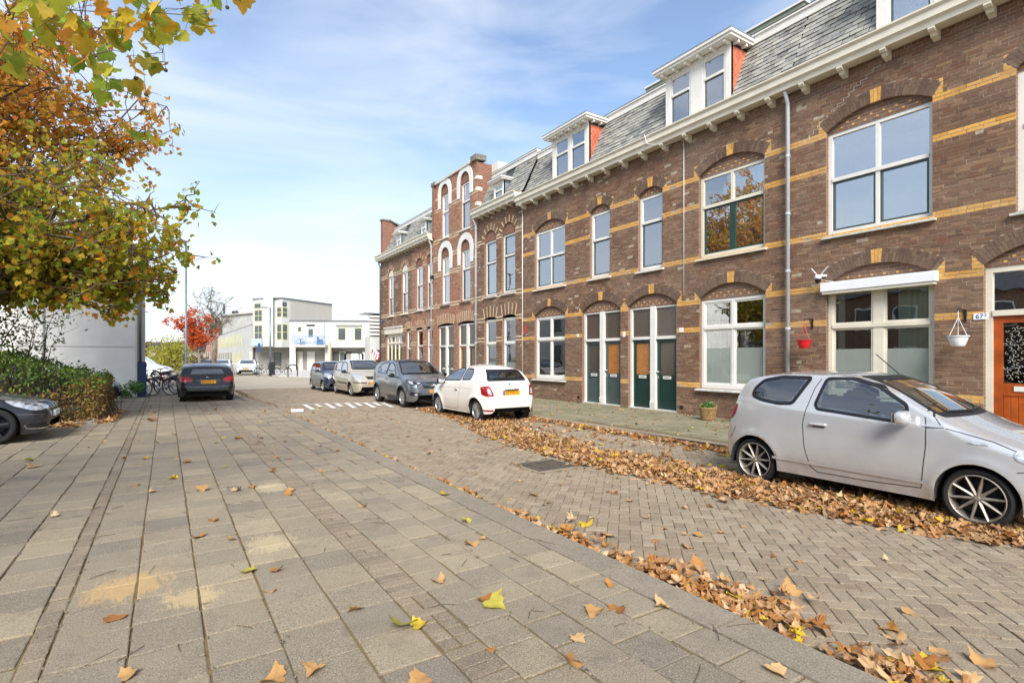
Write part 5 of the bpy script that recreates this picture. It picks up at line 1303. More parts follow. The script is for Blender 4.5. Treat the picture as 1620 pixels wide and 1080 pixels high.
c.plate('rear',0,.76,w=.52,h=.12,off=.02); b=MB(); Mx=Matrix.Translation((c.ray('rear',(0,.96),1,.008)))@Matrix.Rotation(-pi/2,4,'Y'); b.lathe([(0,.0),(.04,.0),(.045,-.01)],Mx,16); b.obj('round_badge',M['grey_steel'],c.root,None,True,True)
b=MB(); b.tube([(-3.57/2+.1,.42,.20),(-3.57/2-.01,.42,.20)],.03,10); b.obj('exhaust',M['dark_metal'],c.root,None,True,True)
b=MB(); b.tube([(-.95,0,1.45),(-1.12,0,1.62)],.006,6); b.obj('antenna',M['black_plastic'],c.root,None,True,True)
c.wheels(10,'alloy',.21,0,'twin',.195,.012); c.seats([(1.75,(-.36,.36)),(2.55,(-.32,.32))],'frosted')

# --- grey compact crossover facing the camera
SP=dict(L=4.21,W=1.77,R=.33,sf=.82,sr=3.42,bulge=.05,tumble=.30,tcurve=.22,flare=.022,zs=.26,
 top=[(0,.52),(.02,.66),(.06,.80),(.18,.90),(.5,.98),(.9,1.04),(1.10,1.09),(1.35,1.22),(1.75,1.46),(2.0,1.555),(2.4,1.60),(3.0,1.595),(3.5,1.54),(3.8,1.45),(3.95,1.25),(4.08,1.08),(4.15,.9),(4.2,.6),(4.21,.5)],
 bot=[(0,.44),(.03,.28),(.15,.22),(.5,.22),(1.2,.23),(3.0,.24),(3.8,.28),(4.15,.34),(4.21,.44)],
 plan=[(0,.66),(.04,.78),(.14,.89),(.32,.96),(.7,1),(1.3,1),(3.3,1),(3.8,.96),(4.05,.90),(4.17,.82),(4.21,.74)],
 belt=[(0,.66),(.5,.92),(1.1,1.0),(2.0,1.03),(3.0,1.08),(3.7,1.14),(4.21,1.16)],
 rad=[(0,.06),(.2,.08),(.8,.09),(1.2,.05),(1.8,.07),(2.8,.09),(3.6,.09),(4.0,.1),(4.21,.06)],
 crown=[(0,.0),(.2,.05),(1.0,.05),(1.8,.045),(3.5,.04),(4.0,.02),(4.21,0)])
fw=[(1.42,1.04),(2.36,1.07),(2.38,1.48),(2.15,1.49),(1.85,1.38)]; rwn=[(2.46,1.075),(3.3,1.12),(3.42,1.20),(3.25,1.40),(2.95,1.48),(2.47,1.49)]
ws=[(-.70,1.10),(.70,1.10),(.55,1.525),(-.55,1.525)]
SP['cut']=[('side',inset(densify(rounded(q,.05),.05),.02)) for q in (fw,rwn)]+[('front',inset(densify(rounded(ws,.07),.05),.03))]
c=Car('parked_car','grey compact crossover with dark roof parked facing the camera behind the white car','car',(6.62+.9,17.05-.82+4.21/2,0),-pi/2-.012,SP,'grey_car_paint')
c.patch('dark_roof','top',[(1.85,-.50),(3.7,-.48),(3.7,.48),(1.85,.50)],'black_car_paint',1,.004,.1,.08)
for sd in (1,-1):
    c.window('front_door_window','side',fw,sd,.05,.025); c.window('rear_door_window','side',rwn,sd,.05,.025)
    c.line('door_seam','side',[(1.35,1.03),(1.28,.9),(1.30,.42),(1.40,.36),(2.38,.36),(2.42,.6),(2.42,1.06),(2.42,1.5)],.009,'dark_trim',sd); c.line('door_seam','side',[(2.42,.36),(3.0,.37),(3.12,.6),(3.3,.85),(3.42,1.1)],.009,'dark_trim',sd)
    c.line('lower_cladding','side',[(1.20,.30),(3.02,.30)],.13,'dark_trim',sd,.006); c.line('sill_trim','side',[(1.3,.45),(2.95,.46)],.018,'chrome',sd,.008); c.line('roof_rail','side',[(1.9,1.545),(2.5,1.575),(3.4,1.53)],.03,'steel',sd,.01)
    c.line('window_chrome','side',[(1.42,1.50-.46),(2.4,1.055),(3.3,1.105),(3.46,1.2)],.014,'chrome',sd,.008)
    c.handle(2.25,.93,sd,'grey_car_paint',.2); c.handle(3.15,.98,sd,'grey_car_paint',.2); c.mirror(1.46,1.04,'black_car_paint',sd,.2,.15,.13)
    hl=[(sd*.47,.86),(sd*.62,.89),(sd*.80,.93),(sd*.845,.88),(sd*.80,.78),(sd*.62,.76),(sd*.47,.80)]
    t=c.patch('headlight','front',hl,'clear_lens',1,.008,.04,.03); c.patch('headlight_rim','front',hl,'dark_trim',1,.012,.04,.03,rim=.02,parent=t); c.patch('headlight_bulb','front',[(sd*.60,.86),(sd*.72,.87),(sd*.72,.80),(sd*.60,.79)],'dark_trim',1,.014,.03,.03,parent=t)
    c.patch('fog_recess','front',[(sd*.50,.50),(sd*.80,.56),(sd*.82,.44),(sd*.52,.40)],'dark_trim',1,.008,.04,.03); c.patch('fog_light','front',[(sd*.62,.49),(sd*.70,.50),(sd*.70,.44),(sd*.62,.43)],'clear_lens',1,.014,.03,.03)
    c.line('arch_cladding','side',[(.82+.40*cos(a),.33+.40*sin(a)) for a in [pi*k/14 for k in range(15)]],.05,'dark_trim',sd,.006); c.line('arch_cladding','side',[(3.42+.40*cos(a),.33+.40*sin(a)) for a in [pi*k/14 for k in range(15)]],.05,'dark_trim',sd,.006)
c.window('windscreen','front',ws,1,.07,.035)
c.patch('grille','front',[(-.47,.86),(.47,.86),(.40,.66),(-.40,.66)],'dark_trim',1,.006,.05,.05); c.line('grille_bar','front',[(-.46,.80),(-.12,.75),(.12,.75),(.46,.80)],.018,'chrome',1,.016); c.line('grille_bar','front',[(-.44,.83),(-.12,.785),(.12,.785),(.44,.83)],.012,'chrome',1,.016)
p=c.ray('front',(0,.765),1,.02); b=MB(); Mx=Matrix.Translation(p)@Matrix.Rotation(pi/2,4,'Y'); b.lathe([(.06,.0),(.06,.012),(.05,.014),(.045,.0)],Mx,20); b.tube([p+Vector((.005,-.05,-.012)),p+Vector((.005,.0,.0)),p+Vector((.005,.05,.012))],.008,6); b.obj('round_badge',M['chrome'],c.root,None,True,True)
c.patch('lower_intake','front',[(-.52,.50),(.52,.50),(.46,.36),(-.46,.36)],'dark_trim',1,.006,.05,.04); c.line('skid_plate','front',[(-.6,.40),(-.5,.345),(.5,.345),(.6,.40)],.035,'steel',1,.012)
c.plate('front',0,.56,w=.5,h=.11,off=.02); c.wheels(10,'alloy',.225,.0,'twin',.215,.012); c.seats([(2.1,(-.38,.38)),(2.95,(-.36,.36))])
c.line('hood_crease','top',[(.25,.45),(1.05,.55)],.008,'grey_steel',1,.001); c.line('hood_crease','top',[(.25,-.45),(1.05,-.55)],.008,'grey_steel',1,.001)
c.wiper('front',(.2,1.115),(-.5,1.13)); c.wiper('front',(.62,1.125),(.1,1.115))

# --- beige small people carrier facing the camera
SP=dict(L=3.80,W=1.70,R=.30,sf=.72,sr=3.20,bulge=.05,tumble=.22,tcurve=.2,flare=.018,zs=.24,
 top=[(0,.50),(.02,.64),(.07,.76),(.2,.88),(.45,1.0),(.7,1.08),(.85,1.14),(1.1,1.30),(1.5,1.50),(1.8,1.57),(2.4,1.59),(3.0,1.57),(3.4,1.50),(3.55,1.36),(3.68,1.0),(3.75,.8),(3.79,.6),(3.8,.5)],
 bot=[(0,.42),(.03,.26),(.15,.20),(.5,.20),(1.2,.21),(3.0,.22),(3.5,.26),(3.76,.32),(3.8,.42)],
 plan=[(0,.62),(.04,.75),(.14,.87),(.32,.95),(.7,.995),(1.3,1),(3.0,1),(3.5,.96),(3.7,.90),(3.78,.82),(3.8,.74)],
 belt=[(0,.66),(.5,.93),(.9,1.0),(2.0,1.03),(3.0,1.06),(3.8,1.1)],
 rad=[(0,.06),(.2,.09),(.7,.10),(1.0,.05),(1.6,.08),(2.8,.09),(3.4,.09),(3.8,.06)],
 crown=[(0,.0),(.2,.05),(1.0,.05),(1.8,.05),(3.3,.04),(3.6,.02),(3.8,0)])
fw=[(1.12,1.02),(2.15,1.07),(2.17,1.47),(1.85,1.47),(1.5,1.38)]; rwn=[(2.25,1.07),(3.1,1.09),(3.3,1.2),(3.25,1.40),(2.9,1.47),(2.26,1.48)]; ws=[(-.68,1.16),(.68,1.16),(.56,1.52),(-.56,1.52)]
SP['cut']=[('side',inset(densify(rounded(q,.05),.05),.02)) for q in (fw,rwn)]+[('front',inset(densify(rounded(ws,.07),.05),.03))]
c=Car('parked_car','beige small people carrier parked facing the camera between the grey and dark cars','car',(6.6+.86,23.0-.72+3.80/2,0),-pi/2,SP,'beige_paint')
for sd in (1,-1):
    c.window('front_door_window','side',fw,sd,.05,.025); c.window('rear_door_window','side',rwn,sd,.05,.025)
    c.line('door_seam','side',[(1.10,1.0),(1.06,.8),(1.10,.35),(2.15,.33),(2.2,.6),(2.2,1.5)],.009,'dark_trim',sd); c.line('door_seam','side',[(2.2,.33),(2.75,.34),(2.9,.6),(3.15,.9),(3.2,1.06)],.009,'dark_trim',sd); c.line('rub_strip','side',[(1.15,.55),(2.75,.58)],.05,'dark_trim',sd,.012)
    c.handle(2.02,.92,sd,'beige_paint'); c.handle(2.9,.95,sd,'beige_paint'); c.mirror(1.2,1.04,'black_plastic',sd,.2,.15,.12)
    t=c.patch('headlight','front',[(sd*.44,.80),(sd*.55,.92),(sd*.74,1.0),(sd*.80,.90),(sd*.78,.76),(sd*.6,.72)],'clear_lens',1,.008,.04,.05)
    c.line('bumper_strip','front',[(sd*.32,.60),(sd*.80,.62)],.035,'dark_trim',1,.012)
c.window('windscreen','front',ws,1,.07,.035); c.patch('grille','front',[(-.34,.86),(.34,.86),(.26,.74),(-.26,.74)],'dark_trim',1,.006,.05,.03); c.patch('lower_intake','front',[(-.5,.46),(.5,.46),(.6,.38),(.45,.33),(-.45,.33),(-.6,.38)],'dark_trim',1,.006,.05,.03)
c.plate('front',0,.58,w=.5,h=.11,off=.02); c.wheels(7,'alloy',.2,.12,'cover',.185,.02); c.seats([(1.9,(-.36,.36)),(2.75,(-.34,.34))]); c.wiper('front',(.2,1.175),(-.5,1.19))

# --- dark blue city car behind it
SP=dict(L=3.54,W=1.64,R=.285,sf=.60,sr=3.02,bulge=.045,tumble=.22,tcurve=.2,flare=.016,zs=.22,
 top=[(0,.50),(.02,.66),(.06,.80),(.2,.90),(.45,.96),(.7,1.02),(.82,1.07),(1.1,1.25),(1.4,1.41),(1.7,1.47),(2.3,1.485),(2.9,1.46),(3.2,1.40),(3.35,1.22),(3.45,.95),(3.52,.7),(3.54,.5)],
 bot=[(0,.42),(.03,.26),(.15,.20),(.5,.19),(3.0,.2),(3.4,.26),(3.54,.42)],
 plan=[(0,.70),(.04,.80),(.12,.89),(.3,.96),(.7,1),(2.8,1),(3.3,.95),(3.48,.88),(3.54,.78)],
 belt=[(0,.66),(.5,.88),(.9,.96),(2.0,.99),(3.0,1.04),(3.54,1.08)],
 rad=[(0,.06),(.2,.08),(.7,.09),(1.0,.05),(1.6,.07),(3.1,.08),(3.54,.06)],crown=[(0,.0),(.2,.05),(1.0,.045),(3.1,.04),(3.54,0)])
fw=[(1.05,.98),(2.05,1.02),(2.07,1.38),(1.7,1.37),(1.4,1.28)]; rwn=[(2.15,1.02),(2.8,1.05),(2.98,1.15),(2.9,1.33),(2.17,1.38)]; ws=[(-.66,1.09),(.66,1.09),(.54,1.42),(-.54,1.42)]
SP['cut']=[('side',inset(densify(rounded(q,.05),.05),.02)) for q in (fw,rwn)]+[('front',inset(densify(rounded(ws,.07),.05),.03))]
c=Car('parked_car','dark blue city car, farthest of the cars parked along the terrace','car',(6.38+.83,26.9-.6+3.54/2,0),-pi/2,SP,'navy_car_paint')
for sd in (1,-1):
    c.window('front_door_window','side',fw,sd,.05,.025); c.window('rear_door_window','side',rwn,sd,.05,.025); c.mirror(1.12,1.0,'navy_car_paint',sd,.19,.14,.12)
    c.line('door_seam','side',[(1.02,.96),(.98,.7),(1.05,.33),(2.05,.32),(2.11,.6),(2.11,1.4)],.009,'dark_trim',sd); c.line('door_seam','side',[(2.11,.32),(2.6,.33),(2.75,.6),(2.95,.9)],.009,'dark_trim',sd)
    t=c.patch('headlight','front',[(sd*.46,.72),(sd*.50,.86),(sd*.68,.92),(sd*.78,.86),(sd*.77,.72),(sd*.6,.66)],'clear_lens',1,.008,.04,.06)
c.window('windscreen','front',ws,1,.07,.035); c.patch('lower_intake','front',[(-.55,.48),(.55,.48),(.5,.34),(-.5,.34)],'dark_trim',1,.006,.05,.04); c.line('grille_bar','front',[(-.44,.78),(.44,.78)],.02,'dark_trim',1,.008)
c.wheels(8,'alloy',.2,0,'fat',.175,.015); c.plate('front',0,.55,w=.5,off=.02); c.seats([(1.8,(-.34,.34)),(2.6,(-.32,.32))])

# --- black hatchback on the pavement, seen from behind
SP=dict(L=4.29,W=1.80,R=.315,sf=.86,sr=3.56,bulge=.05,tumble=.33,tcurve=.25,flare=.03,zs=.24,
 top=[(0,.48),(.02,.60),(.08,.70),(.3,.82),(.8,.93),(1.2,1.0),(1.35,1.05),(1.7,1.24),(2.1,1.39),(2.5,1.43),(3.0,1.42),(3.5,1.36),(3.75,1.30),(3.92,1.16),(4.05,1.02),(4.14,.92),(4.22,.82),(4.26,.66),(4.29,.5)],
 bot=[(0,.40),(.03,.24),(.15,.18),(.5,.18),(3.3,.19),(3.9,.24),(4.25,.30),(4.29,.42)],
 plan=[(0,.6),(.05,.74),(.18,.88),(.4,.96),(.9,1),(3.3,1),(3.8,.985),(4.05,.94),(4.18,.88),(4.26,.80),(4.29,.72)],
 belt=[(0,.6),(.5,.82),(1.2,.93),(2.0,.95),(3.2,1.02),(3.9,1.04),(4.29,1.0)],
 rad=[(0,.05),(.3,.09),(1.0,.1),(1.5,.05),(2.5,.08),(3.6,.09),(4.1,.12),(4.29,.06)],crown=[(0,.0),(.3,.05),(1.3,.045),(3.7,.04),(4.1,.02),(4.29,0)])
rw=[(-.60,.985),(.60,.985),(.50,1.255),(-.50,1.255)]; fw=[(1.6,.97),(2.5,1.0),(2.5,1.31),(2.2,1.31)]; rwn=[(2.6,1.0),(3.4,1.06),(3.5,1.15),(3.1,1.28),(2.6,1.31)]
SP['cut']=[('side',inset(densify(rounded(q,.05),.05),.02)) for q in (fw,rwn)]+[('rear',inset(densify(rounded(rw,.05),.05),.035))]
c=Car('parked_car','black hatchback with glowing red lamps parked on the pavement seen from behind','car',(1.28,24.35-3.56+4.29/2-.05+1.4-.02,PZ-.04),pi/2,SP,'black_car_paint')
c.root['label']='black hatchback with red tail lights parked on the left pavement, rear facing the camera'
for sd in (1,-1):
    c.window('front_door_window','side',fw,sd,.05,.025); c.window('rear_door_window','side',rwn,sd,.05,.025); c.mirror(1.62,.98,'black_car_paint',sd,.2,.14,.12)
    t=c.patch('tail_light','rear',[(sd*.47,.84),(sd*.60,.93),(sd*.80,.96),(sd*.87,.90),(sd*.85,.78),(sd*.66,.73),(sd*.50,.76)],'red_lens',1,.010,.04,.04); c.line('lamp_highlight','rear',[(sd*.55,.83),(sd*.8,.86)],.02,'red_plastic',1,.016,parent=t)
    c.handle(2.4,.86,sd,'black_car_paint'); c.line('door_seam','side',[(1.5,.9),(1.5,.35),(2.5,.33),(2.55,1.3)],.009,'dark_trim',sd)
c.window('rear_window','rear',rw,1,.05,.045); c.wiper('rear',(.0,1.0),(-.3,1.015))
c.patch('plate_recess','rear',[(-.42,.84),(.42,.84),(.36,.66),(-.36,.66)],'dark_trim',1,.004,.05,.04); c.plate('rear',0,.75,w=.52,h=.12,off=.02); c.line('bumper_crease','rear',[(-.8,.60),(-.4,.58),(.4,.58),(.8,.60)],.012,'grey_car_paint',1,.006)
c.line('skid_plate','rear',[(-.55,.36),(-.45,.30),(.45,.30),(.55,.36)],.03,'steel',1,.01); c.patch('diffuser','rear',[(-.7,.36),(.7,.36),(.6,.24),(-.6,.24)],'dark_trim',1,.004,.05,.04)
b=MB(); b.tube([(-4.29/2-.002,0,.9),(-4.29/2-.012,0,.9)],.03,12); p=c.ray('rear',(0,.90),1,.004); b=MB(); b.lathe([(.035,0),(.04,.006),(.035,.01),(.03,.0)],Matrix.Translation(p)@Matrix.Rotation(-pi/2,4,'Y'),16); b.obj('round_badge',M['chrome'],c.root,None,True,True)
c.wheels(10,'alloy',.22,0,'thin',.21,.015); c.seats([(2.2,(-.38,.38)),(3.05,(-.36,.36))])

# --- dark saloon whose nose reaches in from the left
SP=dict(L=4.52,W=1.82,R=.33,sf=.76,sr=3.52,bulge=.045,tumble=.33,tcurve=.2,flare=.02,zs=.2,
 top=[(0,.46),(.02,.58),(.06,.66),(.2,.74),(.5,.83),(1.0,.92),(1.5,.98),(1.62,1.02),(2.0,1.22),(2.4,1.38),(2.8,1.42),(3.3,1.38),(3.8,1.16),(4.1,1.06),(4.4,1.0),(4.48,.8),(4.52,.5)],
 bot=[(0,.38),(.03,.24),(.15,.17),(.5,.16),(3.3,.17),(4.2,.24),(4.48,.3),(4.52,.42)],
 plan=[(0,.60),(.04,.72),(.14,.86),(.34,.95),(.8,1),(3.4,1),(4.1,.95),(4.4,.88),(4.52,.76)],
 belt=[(0,.56),(.4,.74),(1.0,.84),(1.6,.90),(2.8,.95),(3.8,.99),(4.52,.98)],
 rad=[(0,.05),(.3,.09),(1.2,.1),(1.8,.05),(2.8,.08),(3.6,.07),(4.52,.06)],crown=[(0,.0),(.2,.04),(1.3,.04),(3.3,.04),(4.52,0)])
fw=[(1.95,.93),(2.75,.96),(2.75,1.27),(2.45,1.26)]; rwn=[(2.83,.96),(3.5,.99),(3.65,1.08),(3.3,1.25),(2.83,1.27)]; ws=[(-.66,1.04),(.66,1.04),(.52,1.34),(-.52,1.34)]
SP['cut']=[('side',inset(densify(rounded(q,.05),.05),.02)) for q in (fw,rwn)]+[('front',inset(densify(rounded(ws,.07),.05),.03))]
NX=-1.88
c=Car('parked_car','dark grey saloon entering the frame from the left with black spoked wheel','car',(NX-4.52/2,13.25+.91,PZ),0.0,SP,'dark_blue_grey')
for sd in (1,-1):
    c.window('front_door_window','side',fw,sd,.05,.025); c.window('rear_door_window','side',rwn,sd,.05,.025); c.mirror(2.0,.96,'dark_blue_grey',sd,.2,.14,.12)
    t=c.patch('headlight','side',[(.06,.60),(.16,.70),(.50,.79),(.62,.80),(.48,.70),(.22,.60)],'clear_lens',sd,.006,.03,.04); c.line('headlight_line','side',[(.06,.595),(.24,.59),(.5,.69),(.64,.80)],.012,'dark_trim',sd,.009,parent=t)
    c.patch('headlight','front',[(sd*.34,.60),(sd*.36,.69),(sd*.66,.72),(sd*.72,.62)],'clear_lens',1,.006,.03,.03)
    c.patch('grille','front',[(sd*.04,.73),(sd*.28,.73),(sd*.26,.60),(sd*.07,.60)],'dark_trim',1,.012,.03,.04); c.patch('grille_surround','front',[(sd*.02,.75),(sd*.31,.75),(sd*.28,.58),(sd*.05,.58)],'chrome',1,.014,.03,.05,rim=.022)
    c.line('intake_trim','side',[(.04,.26),(.16,.255),(.30,.27),(.33,.33)],.022,'chrome',sd,.01); c.patch('bumper_intake','side',[(.03,.28),(.05,.36),(.26,.36),(.29,.29),(.16,.275)],'dark_trim',sd,.006,.03,.02)
    c.line('bumper_crease','side',[(.02,.50),(.2,.525),(.42,.54)],.008,'grey_car_paint',sd,.002)
c.window('windscreen','front',ws,1,.07,.035); c.patch('lower_intake','front',[(-.45,.42),(.45,.42),(.42,.28),(-.42,.28)],'dark_trim',1,.006,.05,.04)
b=MB(); b.bevbox((4.52/2,-.26,.44),(4.52/2+.035,.26,.55),.004); b.obj('licence_plate',M['white_plastic'],c.root,None,False,True)
c.wheels(5,'dark_metal',.235,0.0,'fat',.225,.012); c.seats([(2.5,(-.38,.38)),(3.3,(-.36,.36))])

# --- dark car whose nose shows behind the hedge
SP2=dict(SP); SP2['cut']=[]
c=Car('parked_car','dark hatchback mostly hidden between the hedge and the white wall, only its nose showing','car',(-1.35-4.52/2,22.7+.91,PZ),0.0,SP2,'dark_blue_grey')
c.window('windscreen','front',ws,1,.07,.035,'dark_car_glass')
for sd in (1,-1): c.window('front_door_window','side',fw,sd,.05,.025,'dark_car_glass'); c.patch('headlight','side',[(.06,.60),(.16,.70),(.50,.79),(.62,.80),(.48,.70),(.22,.60)],'clear_lens',sd,.006,.03,.04); c.mirror(2.0,.96,'dark_blue_grey',sd)
c.wheels(7,'alloy',.22,0,'cover')

# --- far cars
def far_car(label, loc, hd, paint, sp, group=None, plate=True):
    c=Car('parked_car',label,'car',loc,hd,sp,paint,group)
    for sd in (1,-1):
        c.patch('side_window','side',sp['fw'],'dark_car_glass',sd,.006,.1,.05); c.patch('side_window','side',sp['rw'],'dark_car_glass',sd,.006,.1,.05)
        c.patch('headlight','front',[(sd*.45,.66),(sd*.50,.76),(sd*.80,.80),(sd*.82,.68)],'clear_lens',1,.01,.05,.03); c.mirror(1.5,.98,paint,sd)
    c.patch('windscreen','front',sp['ws'],'dark_car_glass',1,.006,.08,.06); c.patch('grille','front',[(-.45,.70),(.45,.70),(.45,.62),(-.45,.62)],'dark_trim',1,.008,.06,.02); c.patch('lower_intake','front',[(-.6,.46),(.6,.46),(.5,.32),(-.5,.32)],'dark_trim',1,.008,.06,.03)
    if plate: c.plate('front',0,.53,off=.02)
    c.wheels(6,'alloy',.21,0,'fat'); return c
SPG=dict(L=4.2,W=1.79,R=.315,sf=.84,sr=3.46,bulge=.05,tumble=.33,tcurve=.22,flare=.018,zs=.22,nst=80,nside=18,
 top=[(0,.48),(.03,.64),(.1,.76),(.3,.84),(.8,.95),(1.15,1.02),(1.6,1.26),(2.0,1.42),(2.5,1.46),(3.2,1.44),(3.7,1.34),(4.0,1.05),(4.12,.85),(4.18,.6),(4.2,.5)],
 bot=[(0,.4),(.03,.24),(.15,.18),(3.6,.2),(4.1,.28),(4.2,.42)],plan=[(0,.66),(.05,.8),(.2,.92),(.5,.98),(1,1),(3.4,1),(4.0,.93),(4.2,.78)],
 belt=[(0,.6),(.5,.84),(1.2,.94),(3.2,1.02),(4.2,1.04)],rad=[(0,.05),(.3,.08),(1.3,.05),(3.5,.08),(4.2,.05)],crown=[(0,0),(.3,.05),(3.6,.04),(4.2,0)],
 fw=[(1.5,.98),(2.4,1.0),(2.4,1.36),(2.1,1.34)],rw=[(2.5,1.0),(3.4,1.05),(3.4,1.2),(3.0,1.34),(2.5,1.36)],ws=[(-.66,1.05),(.66,1.05),(.54,1.38),(-.54,1.38)])
hd=radians(-115)
far_car('white hatchback with yellow front plate parked across the square','car' and (6.9,59.6,0),radians(-100),'plain_white_paint',SPG)
far_car('white car left of the white hatchback across the square',(5.0,63.5,0),radians(-100),'plain_white_paint',SPG)
far_car('dark car half hidden beyond the black hatchback and the white cars',(3.6,68,0),radians(-100),'black_car_paint',SPG)
# --- white van turning at the crossing
SPV=dict(L=4.4,W=1.80,R=.32,sf=.86,sr=3.6,bulge=.04,tumble=.14,tcurve=.1,flare=.012,zs=.24,nst=90,nside=20,
 top=[(0,.52),(.03,.7),(.12,.86),(.4,1.0),(.9,1.12),(1.1,1.22),(1.6,1.6),(1.9,1.78),(2.3,1.84),(4.0,1.84),(4.3,1.78),(4.38,1.2),(4.4,.5)],
 bot=[(0,.42),(.03,.27),(.15,.2),(3.8,.22),(4.3,.3),(4.4,.45)],plan=[(0,.66),(.05,.8),(.2,.92),(.5,.98),(1,1),(4.2,1),(4.36,.96),(4.4,.9)],
 belt=[(0,.6),(.5,.95),(1.1,1.08),(4.4,1.12)],rad=[(0,.05),(.3,.09),(1.3,.05),(2,.08),(4.4,.06)],crown=[(0,0),(.3,.05),(4.0,.04),(4.4,0)])
c=Car('white_van','white compact van with black bumper crossing beyond the white wall corner','van',(.25-2.15*.93,49.4+.3,0),radians(-12),SPV,'plain_white_paint')
for sd in (1,-1):
    c.patch('side_window','side',[(1.35,1.12),(2.3,1.12),(2.3,1.62),(1.85,1.62)],'dark_car_glass',sd,.006,.1,.05); c.patch('headlight','side',[(.1,.82),(.3,.86),(.62,1.02),(.3,.98)],'clear_lens',sd,.008,.05,.03)
    c.line('bumper','side',[(.04,.50),(.3,.48),(.46,.44)],.30,'dark_trim',sd,.01); c.mirror(1.5,1.15,'dark_trim',sd)
c.patch('windscreen','front',[(-.7,1.22),(.7,1.22),(.6,1.72),(-.6,1.72)],'dark_car_glass',1,.006,.1,.06); c.patch('bumper','front',[(-.8,.62),(.8,.62),(.75,.28),(-.75,.28)],'dark_trim',1,.01,.08,.03); c.plate('front',0,.52,off=.03); c.wheels(7,'alloy',.22,0,'cover')
# ================================================================== LEAVES AND TREES
OUT=[(0,0),(.16,-.08),(.38,-.12),(.42,.04),(.56,.18),(.41,.28),(.40,.50),(.25,.50),(.17,.66),(0,.86)]
OUT=OUT+[(-x,y) for x,y in OUT[1:-1]][::-1]
def leaf_tmpl(seed, curl=.5, crumple=.06, lob=1.0):
    rr=random.Random(seed); o=[]
    for x,y in OUT: o.append(((x*(1+rr.gauss(0,.1)))*lob,(y-.35)*(1+rr.gauss(0,.05)),0))
    v=[(0,-.1,0)]+o; a=rr.uniform(-.5,.5); cu=curl*rr.uniform(.6,1.3)*rr.choice((-1,1,1)); w=[]
    for x,y,z in v:
        t=x*cos(a)+y*sin(a); z=cu*t*t*1.3+rr.gauss(0,crumple)*(abs(x)+abs(y-.0)); w.append((x,y,z))
    n=len(o); return np.array(w,float), np.array([(0,i+1,(i+1)%n+1) for i in range(n)])
def small_tmpl(seed, curl=.3):
    rr=random.Random(seed); pts=[(0,-.4),(.38,-.30),(.5,.05),(.25,.12),(.28,.38),(0,.6),(-.28,.38),(-.25,.12),(-.5,.05),(-.38,-.30)]
    v=[(0,0,.0)]+[(x*rr.uniform(.85,1.15),y*rr.uniform(.85,1.15),curl*(x*x+.3*y*y)+rr.gauss(0,.05)) for x,y in pts]; n=len(pts)
    return np.array(v),np.array([(0,i+1,(i+1)%n+1) for i in range(n)])
def oval_tmpl(seed):
    rr=random.Random(seed); pts=[(0,-.5),(.25,-.1),(.18,.3),(0,.55),(-.18,.3),(-.25,-.1)]
    v=[(x,y,.4*x*x+rr.gauss(0,.03)) for x,y in pts]; return np.array(v),np.array([(0,1,2),(0,2,3),(0,3,4),(0,4,5)])
def rotmats(n, tilt=None, rng=np.random):
    """random orientations; tilt: limited angle from flat"""
    yaw=rng.uniform(0,2*pi,n)
    if tilt is None:
        th=np.arccos(rng.uniform(-1,1,n))
    else: th=np.abs(rng.normal(0,tilt,n))
    ph=rng.uniform(0,2*pi,n); cy,sy=np.cos(yaw),np.sin(yaw); ct,s_t=np.cos(th),np.sin(th); cp,sp_=np.cos(ph),np.sin(ph)
    Z=np.zeros(n); O=np.ones(n)
    Rz=np.stack([cy,-sy,Z,sy,cy,Z,Z,Z,O],-1).reshape(n,3,3); Rx=np.stack([O,Z,Z,Z,ct,-s_t,Z,s_t,ct],-1).reshape(n,3,3); Rp=np.stack([cp,-sp_,Z,sp_,cp,Z,Z,Z,O],-1).reshape(n,3,3)
    return Rp@Rx@Rz
def scatter(name, P, S, Rm, tmpls, mats, parent=None, midx=None, kind='stuff', world=True):
    P=np.asarray(P); S=np.asarray(S); n=len(P); ti=np.random.randint(0,len(tmpls),n); Vs=[];Fs=[];Ms=[];off=0
    for k,(tv,tf) in enumerate(tmpls):
        idx=np.where(ti==k)[0]
        if not len(idx): continue
        V=np.einsum('nij,vj->nvi',Rm[idx],tv)*S[idx][:,None,None]+P[idx][:,None,:]
        F=tf[None]+np.arange(len(idx))[:,None,None]*len(tv)+off; Vs.append(V.reshape(-1,3)); Fs.append(F.reshape(-1,3)); off+=len(idx)*len(tv)
        if midx is not None: Ms.append(np.repeat(np.asarray(midx)[idx],len(tf)))
    me=np_mesh(name,np.concatenate(Vs),np.concatenate(Fs),mats,np.concatenate(Ms) if midx is not None else None)
    return place(name,me,None,parent,kind)
